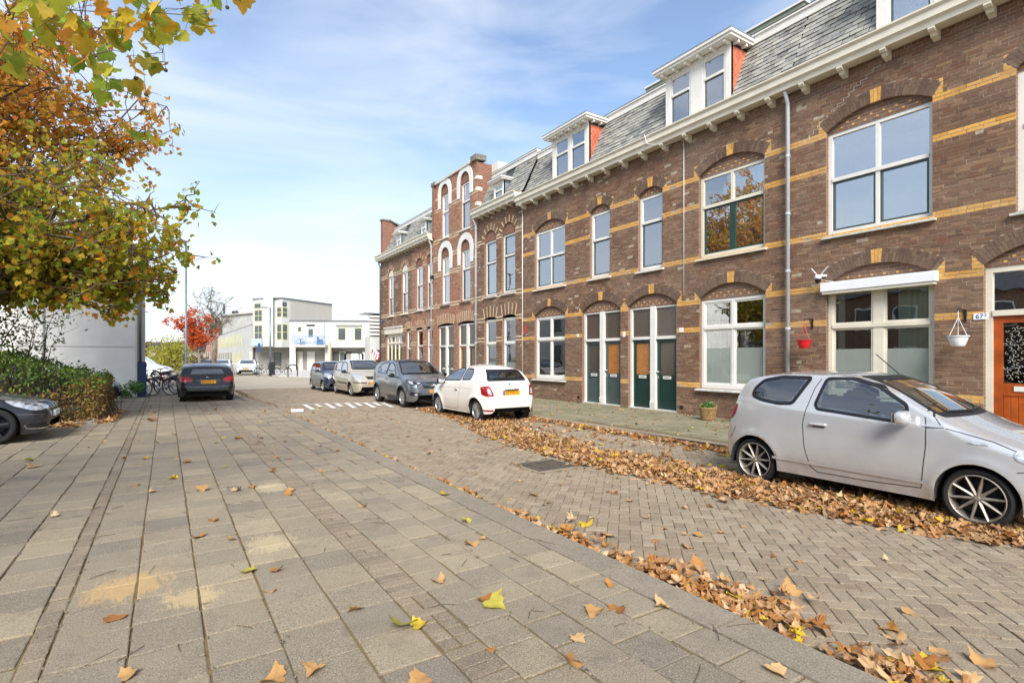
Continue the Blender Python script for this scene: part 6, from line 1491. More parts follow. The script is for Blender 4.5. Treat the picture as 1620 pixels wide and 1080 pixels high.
def fine_leaf(seed,curl=.6):
    rr=random.Random(seed); o=[(x*(1+rr.gauss(0,.09)),(y-.35)*(1+rr.gauss(0,.06))) for x,y in OUT]; n=len(o); a=rr.uniform(-.6,.6); cu=curl*rr.uniform(.5,1.3); ph=rr.uniform(0,6)
    v=[(0,-.08)]; 
    for s in (.38,.72,1.0):
        for i,(x,y) in enumerate(o):
            if s<1: 
                r0=.30*s/.72 if 0 else s; q=(1-s)*.35; x2=x*(1-q)+(o[i-1][0]+o[(i+1)%n][0])/2*q; y2=y*(1-q)+(o[i-1][1]+o[(i+1)%n][1])/2*q; v.append((x2*s,-.08*(1-s)+y2*s))
            else: v.append((x,y))
    w=[]
    for x,y in v:
        t=x*cos(a)+y*sin(a); d=math.hypot(x,y); z=cu*t*t+.16*cu*d*sin(3*math.atan2(y,x)+ph)+.05*d*sin(9*math.atan2(y,x)+ph*2)-.05*abs(x)*(1 if d<.4 else 0); w.append((x,y,z))
    f=[(0,1+i,1+(i+1)%n) for i in range(n)]
    for k in range(2):
        for i in range(n):
            p,q2=1+k*n+i,1+k*n+(i+1)%n; f+=[(p,p+n,q2+n),(p,q2+n,q2)]
    return np.array(w,float),np.array(f)
BIG=[fine_leaf(i,.35) for i in range(8)]; FINE=[fine_leaf(40+i,.75) for i in range(10)]; CURL=[leaf_tmpl(20+i,.9,.08) for i in range(8)]; SMALL=[small_tmpl(i) for i in range(6)]; OVAL=[oval_tmpl(i) for i in range(4)]
def branch_path(a,b,sag=.15,n=6,wob=.12,rr=random):
    a=Vector(a);b=Vector(b);out=[];L_=(b-a).length
    for i in range(n+1):
        t=i/n; p=a.lerp(b,t); p.z+=sag*L_*sin(pi*t)*1.0
        if 0<i<n: p+=Vector((rr.gauss(0,wob),rr.gauss(0,wob),rr.gauss(0,wob*.6)))*L_*.12
        out.append(p)
    return out
def tree(name,label,base,trunk_top,crowns,mat,r0=.2,nl=5000,size=(.12,.17),group=None,single=0,bark='bark_plane',twigs=3,cat='tree',tm=None,seed=1,limbs=26,leafdrop=.35):
    """crowns: list of (centre, radii, share)"""
    rr=random.Random(seed); rs=np.random.RandomState(seed); root=empty(name,base,label,cat,group); base=Vector(base); top=Vector(trunk_top)
    b=MB(); mid=base.lerp(top,.5)+Vector((.06,.05,0)); b.tube([base+Vector((0,0,-.1)),base.lerp(top,.1),mid,top],[r0*1.35,r0*1.05,r0*.95,r0*.8],12); tr=b.obj('trunk',M[bark],root,smooth=True)
    bl=MB(); tips=[]
    tot=sum(c[2] for c in crowns)
    for (c,r,sh) in crowns:
        c=Vector(c); nlmb=max(3,int(limbs*sh/tot))
        for i in range(nlmb):
            d=Vector((rr.gauss(0,1),rr.gauss(0,1),rr.gauss(0,1))).normalized(); q=rr.random()**.4
            e=c+Vector((d.x*r[0],d.y*r[1],d.z*r[2]))*q*.92; st=base.lerp(top,rr.uniform(.75,1.0)); path=branch_path(st,e,.08,7,.5,rr); rb=r0*.27*rr.uniform(.6,1)
            bl.tube(path,[rb*(1-.88*k/7)+.006 for k in range(8)],7)
            for j in range(2,8):
                for _ in range(twigs):
                    p=path[j]; d2=Vector((rr.gauss(0,1),rr.gauss(0,1),rr.gauss(-.1,.7))).normalized(); ln=rr.uniform(.4,1.0)*min(r)*.42
                    e2=p+d2*ln
                    rel=e2-c
                    if (rel.x/r[0])**2+(rel.y/r[1])**2+(rel.z/r[2])**2>1.25: continue
                    pa=branch_path(p,e2,-.05,4,.5,rr); bl.tube(pa,[.018*r0/.2,.014*r0/.2,.010*r0/.2,.007,.004],5,cap=False); tips.append((pa,sh/nlmb))
                    for _ in range(2):
                        q3=pa[rr.randint(1,4)]; e3=q3+Vector((rr.gauss(0,1),rr.gauss(0,1),rr.gauss(-.2,.8))).normalized()*ln*.5; p3=[q3,q3.lerp(e3,.5)+Vector((0,0,.03)),e3]; bl.tube(p3,[.008,.006,.003],4,cap=False); tips.append((p3,sh/nlmb*1.2))
    bl.obj('branches',M['twig'] if bark=='twig' or name=='plane_tree' else M[bark],tr,'stuff',smooth=True,fix=False)
    if nl and tips:
        w=np.array([t[1] for t in tips]); w/=w.sum(); ch=rs.choice(len(tips),nl,p=w); P=np.zeros((nl,3))
        for i,k in enumerate(ch):
            pa=tips[k][0]; u=rr.uniform(.25,1)*(len(pa)-1); a=int(min(u,len(pa)-2)); P[i]=pa[a].lerp(pa[a+1],u-a)
        P+=rs.normal(0,.09,(nl,3)); P[:,2]-=rs.uniform(0,.14,nl)
        S=rs.uniform(size[0],size[1],nl); Rm=rotmats(nl,None,rs)
        tms=tm or SMALL
        if single:
            sc=np.array([px_size(*p) for p in P])*S; order=np.argsort(-sc); near=order[:single]
            msh=[]
            for tv,tf in (BIG if tm is None else tms): msh.append(np_mesh('leaf',tv,tf,M[mat]))
            for i in near:
                o=place('leaf',msh[i%len(msh)],None,root); R4=Matrix([list(r) for r in Rm[i]]).to_4x4(); o.matrix_basis=Matrix.Translation(P[i])@R4@Matrix.Scale(S[i],4)
            keepi=order[single:]; P,S,Rm=P[keepi],S[keepi],Rm[keepi]
        scatter('foliage',P,S,Rm,tms,M[mat],root)
    return root
# main plane tree behind the hedge
T=tree('plane_tree','large plane tree with green, yellow and orange leaves rising behind the hedge on the left',(-4.7,17.7,0),(-4.5,17.4,3.3),
   [((-2.15,16.0,4.95),(3.3,2.9,2.2),1.5),((-2.6,16.0,3.6),(2.9,2.3,1.0),.7),((-.95,15.2,4.35),(1.75,1.9,1.65),1.35),((-3.6,16.6,5.6),(3.4,3.0,2.2),1.1),((-5.8,17,7),(3.2,3,2.8),.5)],'autumn_leaf',.24,19000,(.09,.155),None,300,twigs=3,seed=4,limbs=100)
tree('plane_tree','thinner orange-leaved plane tree filling the sky at the upper left',(-6.3,21.0,0),(-6.0,20.8,4.2),
   [((-2.6,18.6,8.9),(3.0,3.0,3.3),1.2),((-5.6,20,10.5),(3.4,3,3.0),.6)],'orange_leaf',.22,12000,(.10,.16),None,0,twigs=3,seed=9,limbs=60)
# the near tree, trunk out of the picture on the left
root=empty('overhanging_tree',(-4.6,4.4,0),'near tree whose big green and orange maple-like leaves hang into the top left corner','tree')
b=MB(); b.tube([(-4.6,4.4,-.1),(-4.55,4.4,.5),(-4.5,4.4,2.2),(-4.35,4.4,3.9)],[.26,.2,.18,.15],12); tr=b.obj('trunk',M['bark_plane'],root,smooth=True)
CL=[(-0.96,5.39,4.21,9,.16),(-0.8,5.29,4.26,9,.16),(-0.6,5.16,4.28,9,.15),(-0.55,5.55,4.36,7,.12),(-0.44,5.06,3.95,5,.1),(-0.42,5.47,4.28,5,.1),(-0.29,4.95,4.24,9,.13),(-0.2,5.33,4.34,9,.12),(-0.09,4.82,4.26,9,.13),(0,5.11,4.32,6,.1),(.1,5.13,4.52,7,.1),(.19,5.07,4.49,5,.08),(.27,4.59,4.22,4,.06),(.22,5.12,4.40,1,.01),(-0.02,5.29,4.23,4,.07),(-0.13,5.19,4.08,3,.05),(-0.37,5.0,3.82,3,.06),(-0.38,5.44,3.95,2,.06),(-0.25,5.35,3.88,2,.06),(-0.4,5.11,3.79,3,.05),(-0.37,5.0,3.66,2,.03),(-0.24,5.43,3.57,1,.03),(-0.15,5.38,3.53,2,.03),(-0.07,5.24,3.47,2,.03),(.53,4.85,4.58,1,.01),(.27,4.59,4.35,2,.03),(-0.68,5.21,4.07,5,.1),(-0.25,4.93,3.93,3,.08),(-0.92,5.37,4.05,4,.1),(-1.2,5.4,4.4,9,.2),(-1.4,5.2,4.5,9,.2),(-1.7,5.0,4.6,9,.25),(-2.1,4.9,4.7,9,.3),(-2.6,4.7,4.8,9,.3),(-.5,4.6,4.7,8,.2),(-.2,5.0,4.75,8,.15),(-.9,5.8,4.8,9,.25)]
bb=MB(); rr=random.Random(5); boughs=[[(-4.35,4.4,3.9),(-3.2,4.7,4.8),(-1.9,5.0,4.9),(-.9,5.1,4.75),(-.3,5.05,4.65),(.3,4.95,4.7)],[(-4.4,4.4,3.7),(-3,5.2,4.7),(-1.6,5.6,4.95),(-.5,5.5,4.7)],[(-4.35,4.4,3.9),(-4.2,4.6,5.5),(-3.4,4.8,7.2)],[(-4.4,4.4,3.6),(-5.5,3.6,5.2),(-6.2,3,6.5)],[(-4.4,4.4,3.8),(-4.0,2.8,5.4),(-3.4,1.5,6.6)]]
for p in boughs: bb.tube(p,[.09,.06,.045,.03,.02,.012][:len(p)] if len(p)>3 else [.09,.06,.03],8)
allp=[Vector(q) for p in boughs[:2] for k in range(len(p)-1) for q in [Vector(p[k]).lerp(Vector(p[k+1]),t/6) for t in range(7)]]
msh=[np_mesh('leaf',tv,tf,M['autumn_leaf'],smooth=True) for tv,tf in BIG]; nleaf=0
for (x,y,z,n,s) in CL:
    c=Vector((x,y,z)); st=min([q for q in allp if q.z>z-.02] or allp,key=lambda q:(q-c).length); mid=st.lerp(c,.55)+Vector((rr.gauss(0,.03),rr.gauss(0,.03),.03)); bb.tube([st,mid,c+Vector((0,0,.03))],[.004,.003,.0022],5); allp.append(c)
    for k in range(n):
        p=c+Vector((rr.gauss(0,s),rr.gauss(0,s),rr.gauss(0,s)))*.8; 
        if pix(*p)[1]>235 or pix(*p)[0]>400: p=c+Vector((rr.gauss(0,.02),rr.gauss(0,.02),rr.gauss(0,.02)))
        bb.tube([c,c.lerp(p,.6)+Vector((0,0,.02)),p],.0018,4,cap=False)
        o=place('leaf',msh[rr.randrange(8)],None,root); sc=rr.uniform(.10,.17); tilt=rr.gauss(0,.7)
        R4=Matrix.Rotation(rr.uniform(0,2*pi),4,'Z')@Matrix.Rotation(rr.uniform(.5,1.5),4,'X')@Matrix.Rotation(pi+rr.gauss(0,.5),4,'Z')
        o.matrix_basis=Matrix.Translation(p-Vector((0,0,.03)))@R4@Matrix.Scale(sc,4); nleaf+=1
bm=bmesh.new()
for (x,y,z) in ((.42,4.9,4.52),(-.13,5.1,3.75),(.0,5.15,4.0),(-.46,5.2,4.0),(-.2,5.2,3.9)):
    q=bmesh.ops.create_icosphere(bm,subdivisions=2,radius=.016)['verts']
    for v in q: v.co+=Vector((x,y,z))
for (x,y,z) in ((.42,4.9,4.52),(-.13,5.1,3.75),(.0,5.15,4.0),(-.46,5.2,4.0),(-.2,5.2,3.9)): bb.tube([(x,y,z),(x-.02,y,z+.25)],.0015,4,cap=False)
b=MB(); b.addbm(bm); b.obj('seed_balls',M['twig'],root,'stuff',smooth=True)
bb.obj('branches',M['twig'],tr,'stuff',smooth=True,fix=False)
rs=np.random.RandomState(3); n=2600; P=rs.normal(0,1,(n,3)); P/=np.linalg.norm(P,axis=1)[:,None]; P=P*(rs.uniform(.3,1,(n,1))**.5)*np.array([2.4,2.6,1.9])+np.array([-5.3,2.8,6.6]); P=P[(P[:,0]<-2.7)]
scatter('foliage',P,rs.uniform(.11,.17,len(P)),rotmats(len(P),None,rs),SMALL,M['autumn_leaf'],root)

# red cherry, bare tree and others in the distance
tree('red_tree','small tree with bright orange-red leaves in the distance beside the tall lamp post',(2.32,52.1,0),(2.35,52.1,2.6),[((1.9,52.2,4.6),(2.3,2.1,1.9),1.0)],'red_leaf',.13,3600,(.14,.24),None,0,bark='bark_plane',twigs=2,tm=OVAL,seed=3,limbs=16)
tree('bare_tree','bare leafless tree standing behind the red one in the distance',(3.77,57.1,0),(3.8,57.1,4.6),[((3.9,57.1,6.6),(2.6,2.6,2.5),1.0)],'twig',.2,0,bark='bark_plane',twigs=3,seed=12,limbs=22)
rs=np.random.RandomState(11)
def bush(name,label,c,r,n,size,mat,tm,cat='bush',stems=10,stem_mat='twig',bottom=0,tilt=None,seed=1,twigmat='twig'):
    rs=np.random.RandomState(seed); rr=random.Random(seed); root=empty(name,(c[0],c[1],bottom),label,cat); P=rs.normal(0,1,(n,3)); P/=np.linalg.norm(P,axis=1)[:,None]
    cl=rs.normal(0,1,(max(6,n//60),3)); cl/=np.linalg.norm(cl,axis=1)[:,None]; near=cl[rs.randint(0,len(cl),n)]; P=P*.45+near*.75; P*=(rs.uniform(.35,1,(n,1))**.5); P=P*np.array(r)+np.array(c); P=P[P[:,2]>bottom+.02]
    b=MB()
    for i in range(stems):
        a=rr.uniform(0,2*pi); e=Vector((c[0]+cos(a)*r[0]*rr.uniform(.2,.8),c[1]+sin(a)*r[1]*rr.uniform(.2,.8),c[2]+r[2]*rr.uniform(0,.8))); b.tube(branch_path((c[0]+rr.gauss(0,.1)*r[0],c[1]+rr.gauss(0,.1)*r[1],bottom),e,.05,5,.4,rr),[.03*r[2],.025*r[2],.018*r[2],.012*r[2],.008*r[2],.004],5)
    b.obj('stems',M[stem_mat],root,'stuff',fix=False); scatter('foliage',P,rs.uniform(size[0],size[1],len(P)),rotmats(len(P),tilt,rs),tm,M[mat],root); return root
bush('round_bush','round yellow-green bush in the far distance left of the red tree',(.25,65.4,1.6),(2.4,2.0,2.1),3800,(.16,.26),'yellow_green_leaf',OVAL,'bush',12,seed=2)
bush('garden_plant','small green plant growing at the foot of the white wall beside the navy pillar',(-1.2,25.85,.35),(.62,.35,.42),420,(.09,.15),'plant_leaf',OVAL,'plant',6,seed=5)
bush('far_bush','dark reddish bush beyond the red tree in the distance',(3.2,68,.9),(1.8,1.2,1.2),900,(.14,.22),'dry_leaf',OVAL,'bush',6,seed=6)

# hedge in its kerbed bed
bed=MB(); bed.poly([(-16,16.35,PZ-.06),(-1.55,16.35,PZ-.06),(-1.45,20.5,PZ-.06),(-16,20.5,PZ-.06)],(0,0,.075)); bo=bed.obj('planting_bed',M['soil'],None,'structure')
y0=16.3
def kseg(pts):
    for a,c in zip(pts,pts[1:]):
        a=Vector((*a,0));c=Vector((*c,0)); d=(c-a).normalized(); n=Vector((-d.y,d.x,0))*.05; b=MB(); g=d*.004
        v=[a+g+n,a+g-n,c-g-n,c-g+n]; b.add([p+Vector((0,0,PZ-.05)) for p in v]+[p+Vector((0,0,PZ+.07)) for p in v],[(0,1,2,3),(4,7,6,5),(0,4,5,1),(1,5,6,2),(2,6,7,3),(3,7,4,0)]); b.obj('kerb_edging',M['kerb_stone'],bo)
kseg([(-1.75-1.0*k,16.25) for k in range(12,-1,-1)]); kseg([(-1.75,16.25),(-1.5,16.38),(-1.38,16.7),(-1.36,17.7),(-1.36,18.7),(-1.36,19.7),(-1.4,20.5)])
root=empty('hedge',(-5,18,PZ),'long hedge, green above and brown twiggy below, in the kerbed bed on the left','hedge')
n=26000; rs=np.random.RandomState(8)
def hedge_pts(n,rs,zlo,zhi,shell=.35):
    X=rs.uniform(-11,-1.45,n); t=rs.uniform(0,1,n); H=1.46+.14*np.sin(X*1.3)+.10*np.sin(X*3.7+1)+.05*np.sin(X*9); endf=np.clip((-1.45-X)/.9,0,1)**.5; H=.55+(H-.55)*(.35+.65*endf)
    Y0=16.62+.18*np.sin(X*2.1)+.12*np.sin(X*5.3)+.10*(t>.6); Y1=20.1
    side=rs.uniform(0,1,n); Z=np.where(side<.6, H*t, H-np.abs(rs.exponential(.10,n))); Yf=Y0+np.abs(rs.exponential(.16,n)); Yt=rs.uniform(0,1,n)*(Y1-Y0)+Y0; Y=np.where(side<.6,Yf,Yt)
    bulge=.22*np.sin(np.clip(t,0,1)*pi); Y=np.where(side<.6,Y-bulge+.1,Y)
    endm=rs.uniform(0,1,n)<.22; X=np.where(endm,-1.36-np.abs(rs.exponential(.12,n))-.25*(1-t)**2*0,X); Y=np.where(endm,rs.uniform(16.6,20,n),Y); Z=np.where(endm,t*(.95+.15*np.sin(Y*3)),Z)
    X=X+rs.normal(0,.05,n); Y=Y+rs.normal(0,.05,n); Z=Z+np.abs(rs.normal(0,.06,n))*(t>.6); Z=np.where(rs.uniform(0,1,n)<.03,Z+rs.uniform(0,.25,n)*(t>.8),Z)
    return np.stack([X,Y,np.maximum(Z,.02)+PZ],-1)
P=hedge_pts(n,rs,0,1.6); zr=P[:,2]; keep=rs.uniform(0,1,n)<np.clip((zr-.72)/.5,.05,1); G=P[keep]; scatter('foliage',G,rs.uniform(.055,.11,len(G)),rotmats(len(G),None,rs),OVAL,M['hedge_leaf'],root)
P=hedge_pts(20000,rs,0,1); P=P[(P[:,2]<1.0+.2*np.sin(P[:,0]*3))]; scatter('dry_foliage',P,rs.uniform(.045,.09,len(P)),rotmats(len(P),None,rs),OVAL,M['dry_leaf'],root)
b=MB(); rr=random.Random(4)
for i in range(1100):
    p=hedge_pts(1,rs,0,1)[0]; a=Vector((p[0]+rr.gauss(0,.15),p[1]+.15+abs(rr.gauss(0,.12)),PZ)); e=Vector((p[0],p[1],max(.3,p[2]*1.05))); m_=a.lerp(e,.5)+Vector((rr.gauss(0,.08),-abs(rr.gauss(0,.08)),rr.gauss(0,.05))); b.tube([a,m_,e,e+Vector((rr.gauss(0,.12),rr.gauss(0,.1),rr.uniform(-.12,.12)))],[.008,.006,.004,.002],4,cap=False)
b.obj('twigs',M['twig'],root,'stuff',fix=False)
# tall bare-stemmed shrub behind the hedge
root=empty('shrub',(-3.35,18.6,0),'tall shrub of bare brown stems fanning out above the hedge against the white wall','shrub'); b=MB(); tips=[]
for i in range(34):
    bx=-3.1+rr.gauss(0,.12)-(i%3)*.75; a=rr.uniform(-1,1); e=Vector((bx+a*1.1,18.3+rr.gauss(0,.3),rr.uniform(2.4,3.6))); pa=branch_path((bx,18.5,.1),e,.03,6,.25,rr); b.tube(pa,[.02,.018,.015,.012,.009,.006,.003],5,cap=False)
    for k in range(3,7):
        for _ in range(2):
            e2=pa[k]+Vector((rr.gauss(0,.3),rr.gauss(0,.2),rr.uniform(.05,.4))); b.tube([pa[k],e2],[.006,.002],4,cap=False); tips.append(e2)
b.obj('stems',M['twig'],root,'stuff',fix=False); P=np.array([list(tips[rr.randrange(len(tips))]) for _ in range(2300)])+rs.normal(0,.14,(2300,3)); scatter('foliage',P,rs.uniform(.06,.11,2300),rotmats(2300,None,rs),OVAL,M['hedge_leaf'],root)

# ------------------------------------------------------------------ fallen leaves
FL=[
(0.07, 8.3, 0.08, 'yellow_leaf', 0.17, 'bright yellow leaf lying alone on the paving tiles, the most vivid one on the pavement'),
(-0.27, 4.08, 0.08, 'rust_leaf', 0.15, 'brown curled leaf on the narrow brick line near the lower left corner'),
(-0.15, 3.31, 0.08, 'tan_leaf', 0.12, 'tan leaf at the bottom left beside the narrow brick line'),
(0.23, 5.47, 0.08, 'rust_leaf', 0.15, 'brown crumpled leaf on the tiles above the pale paint stains'),
(0.48, 5.27, 0.08, 'tan_leaf', 0.1, 'small flat tan leaf right of the crumpled brown one above the paint stains'),
(0.4, 5.97, 0.08, 'rust_leaf', 0.12, 'thin curled brown leaf between the two faded paint patches'),
(0.51, 4.42, 0.08, 'lime_leaf', 0.14, 'green and white leaf on the left pavement right of the paint stain'),
(0.69, 4.32, 0.08, 'rust_leaf', 0.12, 'small rusty curled leaf right of the green and white leaf'),
(0.6, 3.97, 0.08, 'tan_leaf', 0.11, 'pale yellow oval leaf below the green and white leaf'),
(1.01, 3.37, 0.08, 'tan_leaf', 0.13, 'cream coloured leaf with sharp lobes left of the brick strip, lower middle'),
(1.16, 3.02, 0.08, 'lime_leaf', 0.2, 'large curled yellow-brown leaf on the brick strip near the bottom'),
(1.28, 2.98, 0.08, 'yellow_leaf', 0.14, 'olive yellow leaf touching the large curled one on the brick strip'),
(1.64, 3.48, 0.08, 'tan_leaf', 0.12, 'crumpled yellow-tan leaf on the tiles right of the brick strip'),
(1.79, 3.04, 0.08, 'rust_leaf', 0.17, 'orange-brown leaf lying above the lime green leaf'),
(1.78, 2.93, 0.08, 'lime_leaf', 0.18, 'lime green leaf below the orange-brown leaf in the lower middle'),
(2.24, 2.52, 0.08, 'tan_leaf', 0.15, 'flat tan leaf left of the dark brown one near the kerb'),
(2.41, 2.47, 0.08, 'rust_leaf', 0.14, 'dark brown curled leaf near the kerb, lower right of centre'),
(2.62, 2.77, 0.08, 'rust_leaf', 0.09, 'small rusty leaf on the tiles near the kerb band'),
(2.68, 2.35, 0.08, 'tan_leaf', 0.14, 'whitish leaf lying on the kerb band itself'),
(1.97, 2.34, 0.08, 'tan_leaf', 0.11, 'small tan leaf left of the kerb near the bottom'),
(1.74, 2.13, 0.08, 'tan_leaf', 0.15, 'cream leaf standing on its tips at the bottom edge'),
(0.64, 2.84, 0.08, 'tan_leaf', 0.13, 'orange-tan leaf at the bottom edge left of the brick strip'),
(0.46, 2.87, 0.08, 'tan_leaf', 0.15, 'pink-tan crumpled leaf cut by the bottom edge of the picture'),
(1.04, 2.46, 0.08, 'tan_leaf', 0.16, 'broad tan leaf cut by the bottom edge below the brick strip'),
(1.5, 2.51, 0.08, 'rust_leaf', 0.07, 'tiny dark leaf fragment on the tiles near the bottom'),
(2.71, 5.62, 0.08, 'yellow_leaf', 0.15, 'ochre folded leaf on the tiles halfway to the kerb'),
(2.43, 4.58, 0.08, 'lime_leaf', 0.12, 'small yellow-green leaf on the tiles before the kerb'),
(2.19, 4.03, 0.08, 'tan_leaf', 0.14, 'tan curled leaf below the small yellow-green one'),
(2.35, 4.09, 0.08, 'tan_leaf', 0.08, 'small orange leaf beside the tan curled one'),
(1.75, 5.65, 0.08, 'tan_leaf', 0.11, 'light tan leaf right of the brick strip, middle of the pavement'),
(1.18, 6.61, 0.08, 'rust_leaf', 0.15, 'rust coloured leaf at the start of the brick strip'),
(1.28, 6.83, 0.08, 'tan_leaf', 0.12, 'pale leaf lying just behind the rust coloured one on the brick strip'),
(0.9, 7.26, 0.08, 'rust_leaf', 0.12, 'brown leaf on the tiles left of the brick strip'),
(0.28, 9.52, 0.08, 'rust_leaf', 0.15, 'tan-brown leaf behind the bright yellow leaf'),
(-0.12, 7.67, 0.08, 'tan_leaf', 0.13, 'orange-tan leaf left of and nearer than the bright yellow leaf'),
(0.36, 7.39, 0.08, 'tan_leaf', 0.19, 'flat spread brown leaf right of the bright yellow leaf'),
(-0.56, 10.37, 0.08, 'rust_leaf', 0.1, 'small orange leaf on the narrow brick line, far part'),
(-0.24, 16.17, 0.08, 'rust_leaf', 0.3, 'orange leaf heap in the middle distance on the left pavement'),
(1.19, 11.74, 0.08, 'rust_leaf', 0.2, 'orange leaf on the middle tiles in line with the black hatchback'),
(0.82, 11.33, 0.08, 'lime_leaf', 0.15, 'pale yellow leaf left of the orange leaf in the middle distance'),
(1.49, 10.98, 0.08, 'rust_leaf', 0.1, 'small red-brown leaf far along the brick strip'),
(1.51, 9.22, 0.08, 'tan_leaf', 0.12, 'little tan leaf right of the brick strip in the distance'),
(1.84, 7.7, 0.08, 'tan_leaf', 0.12, 'pale leaf on the middle tiles before the kerb leaves'),
(-1.63, 10.32, 0.08, 'tan_leaf', 0.22, 'large tan leaf at the left edge in front of the dark saloon'),
(-1.78, 10.98, 0.08, 'lime_leaf', 0.18, 'yellow-green leaf behind the large tan leaf at the left edge'),
(5.41, 3.87, 0.0, 'tan_leaf', 0.17, 'tan leaf on the road bricks left of the silver car wheel'),
(3.51, 4.07, 0.0, 'yellow_leaf', 0.16, 'yellow leaf on the road bricks near the kerb drift'),
(3.87, 3.13, 0.0, 'tan_leaf', 0.14, 'cream leaf on the road between kerb drift and leaf bank'),
(4.22, 3.27, 0.0, 'tan_leaf', 0.15, 'flat tan leaf on the road, upper one of the close pair'),
(3.54, 2.77, 0.0, 'rust_leaf', 0.14, 'rusty upright leaf at the edge of the kerb drift'),
(3.47, 3.72, 0.0, 'tan_leaf', 0.16, 'tan leaf just outside the kerb drift on the road'),
(3.72, 2.12, 0.0, 'tan_leaf', 0.16, 'tan leaf standing upright at the edge of the kerb drift'),
(2.6, 1.55, 0.08, 'tan_leaf', 0.14, 'curled tan leaf on the kerb band near the bottom'),
(4.11, 1.53, 0.0, 'tan_leaf', 0.13, 'tan leaf on the road bricks right of the kerb drift'),
(3.75, 1.49, 0.0, 'rust_leaf', 0.14, 'brown curled leaf, upper of the two stacked on the road'),
(3.65, 1.44, 0.0, 'tan_leaf', 0.15, 'tan leaf, lower of the two stacked on the road'),
(3.71, 1.23, 0.0, 'tan_leaf', 0.12, 'pale brown leaf on the road in the lower right'),
(3.77, 1.04, 0.0, 'tan_leaf', 0.15, 'whitish torn leaf on the road near the right bottom corner'),
(3.46, 1.22, 0.0, 'yellow_leaf', 0.19, 'large yellow leaf in the drift at the bottom right'),
(3.33, 1.3, 0.0, 'yellow_leaf', 0.19, 'yellow-tan leaf left of the large yellow one at the bottom right'),
(3.5, 1.04, 0.0, 'tan_leaf', 0.13, 'tan leaf at the bottom edge near the right corner'),
(3.75, 5.29, 0.0, 'rust_leaf', 0.14, 'red-brown leaf on the road above the kerb drift'),
(6.08, 7.57, 0.0, 'tan_leaf', 0.16, 'tan leaf on the road beyond the iron cover'),
]
FMESH={}
fr_=random.Random(2)
for (x,y,z,m,sz,lb) in FL:
    k=fr_.randrange(10); key=(m,k)
    if key not in FMESH: FMESH[key]=np_mesh('leaf',FINE[k][0],FINE[k][1],M[m],smooth=True)
    o=place('fallen_leaf',FMESH[key]); s=sz*.85; tx=fr_.gauss(0,.18); ty=fr_.gauss(0,.18)
    if 'upright' in lb or 'standing' in lb: tx=1.0
    Rt=Euler((tx,ty,fr_.uniform(0,6.28))).to_matrix(); zmin=min((Rt@Vector(v))[2] for v in FINE[k][0]); o.rotation_euler=Rt.to_euler(); o.scale=(s,s,s); o.location=(x,y,z-zmin*s-.001); tag(o,lb,'leaf','single leaves lying on the pavement and road')
def zground(X,Y): return np.where(X<KL,PZ,np.where(X>8.5,PZ,0.0))
# bank of leaves along the right kerb
rs=np.random.RandomState(21)
def edge(y):    # outer edge of the bank
    return np.interp(y,[-2,1.0,1.5,2.4,3.5,5,6.5,8,10,12,14.5,17,22,30],[6.9,6.5,6.2,5.85,5.65,5.35,5.35,5.4,5.6,6.2,6.6,6.7,6.9,7.1])
n=19000; Y=rs.uniform(-.5,16,n); X=edge(Y)+rs.beta(1.3,1.6,n)*(np.where(Y>10.5,2.2,np.where(Y<7,2.3,2.6)))+rs.normal(0,.06,n)
kx=8.46; dens=np.clip(1.1-1.0*np.clip((X-edge(Y)-np.where(Y>5,.95,1.3))/.6,0,1),.10,1.1)*np.clip((X-edge(Y)+.1)/.45,0,1); dens=np.where((X>7.0)&(Y>5)&(Y<9.5),dens*.35,dens); dens=np.where(Y>11.5,dens*.6,dens)
pat=.5+.5*np.sin(X*2.3+Y*1.1)*np.sin(Y*.8-X*.6); dens*=.28+.85*pat**1.3
keep=(rs.uniform(0,1,n)<dens)&(X<kx-.05); X,Y=X[keep],Y[keep]; hgt=.012+.04*np.clip((X-edge(Y))/.6,0,1)*rs.uniform(0,1,len(X))*np.clip(1-(X-edge(Y)-1)/1.5,.2,1)
scatter('leaf_litter',np.stack([X,Y,hgt],-1),rs.uniform(.055,.135,len(X)),rotmats(len(X),.30,rs),CURL,[M['fallen_leaf'],M['yellow_leaf'],M['rust_leaf']],None,(rs.uniform(0,1,len(X))<.035)*1+(rs.uniform(0,1,len(X))>.9)*2).__setitem__('label','thick bank of brown autumn leaves along the right kerb under the parked cars')
# thin line against the right kerb, drift against the left kerb
n=1500; Y=rs.uniform(2,16,n); X=8.46-np.abs(rs.exponential(.14,n)); A=np.stack([X,Y,np.full(n,.02)+rs.uniform(0,.02,n)],-1)
n=2100; Y=np.concatenate([rs.uniform(1.0,3.6,1150),rs.uniform(3.2,7,450),rs.uniform(6,18,500)]); w=np.interp(Y,[1,2.2,3.4,5,8,18],[.17,.24,.15,.08,.05,.05]); X=3.03+np.abs(rs.normal(0,1,n))*w; pat=.5+.5*np.sin(Y*5.1)*np.sin(Y*1.9+1); k=rs.uniform(0,1,n)<.06+.8*pat**1.4; X,Y=X[k],Y[k]; B=np.stack([X,Y,.012+rs.uniform(0,.045,len(X))*(Y<4.5)],-1)
n=500; Y=rs.uniform(1,30,n); X=rs.uniform(8.75,12.35,n); C=np.stack([X,Y,np.full(n,PZ+.012)],-1)
n=160; Y=rs.uniform(2,20,n); X=rs.uniform(3.3,5.8,n); D=np.stack([X,Y,np.full(n,.012)],-1)
n=150; Y=rs.uniform(7,24,n); X=rs.uniform(-6,2.9,n); E=np.stack([X,Y,np.full(n,PZ+.012)],-1)
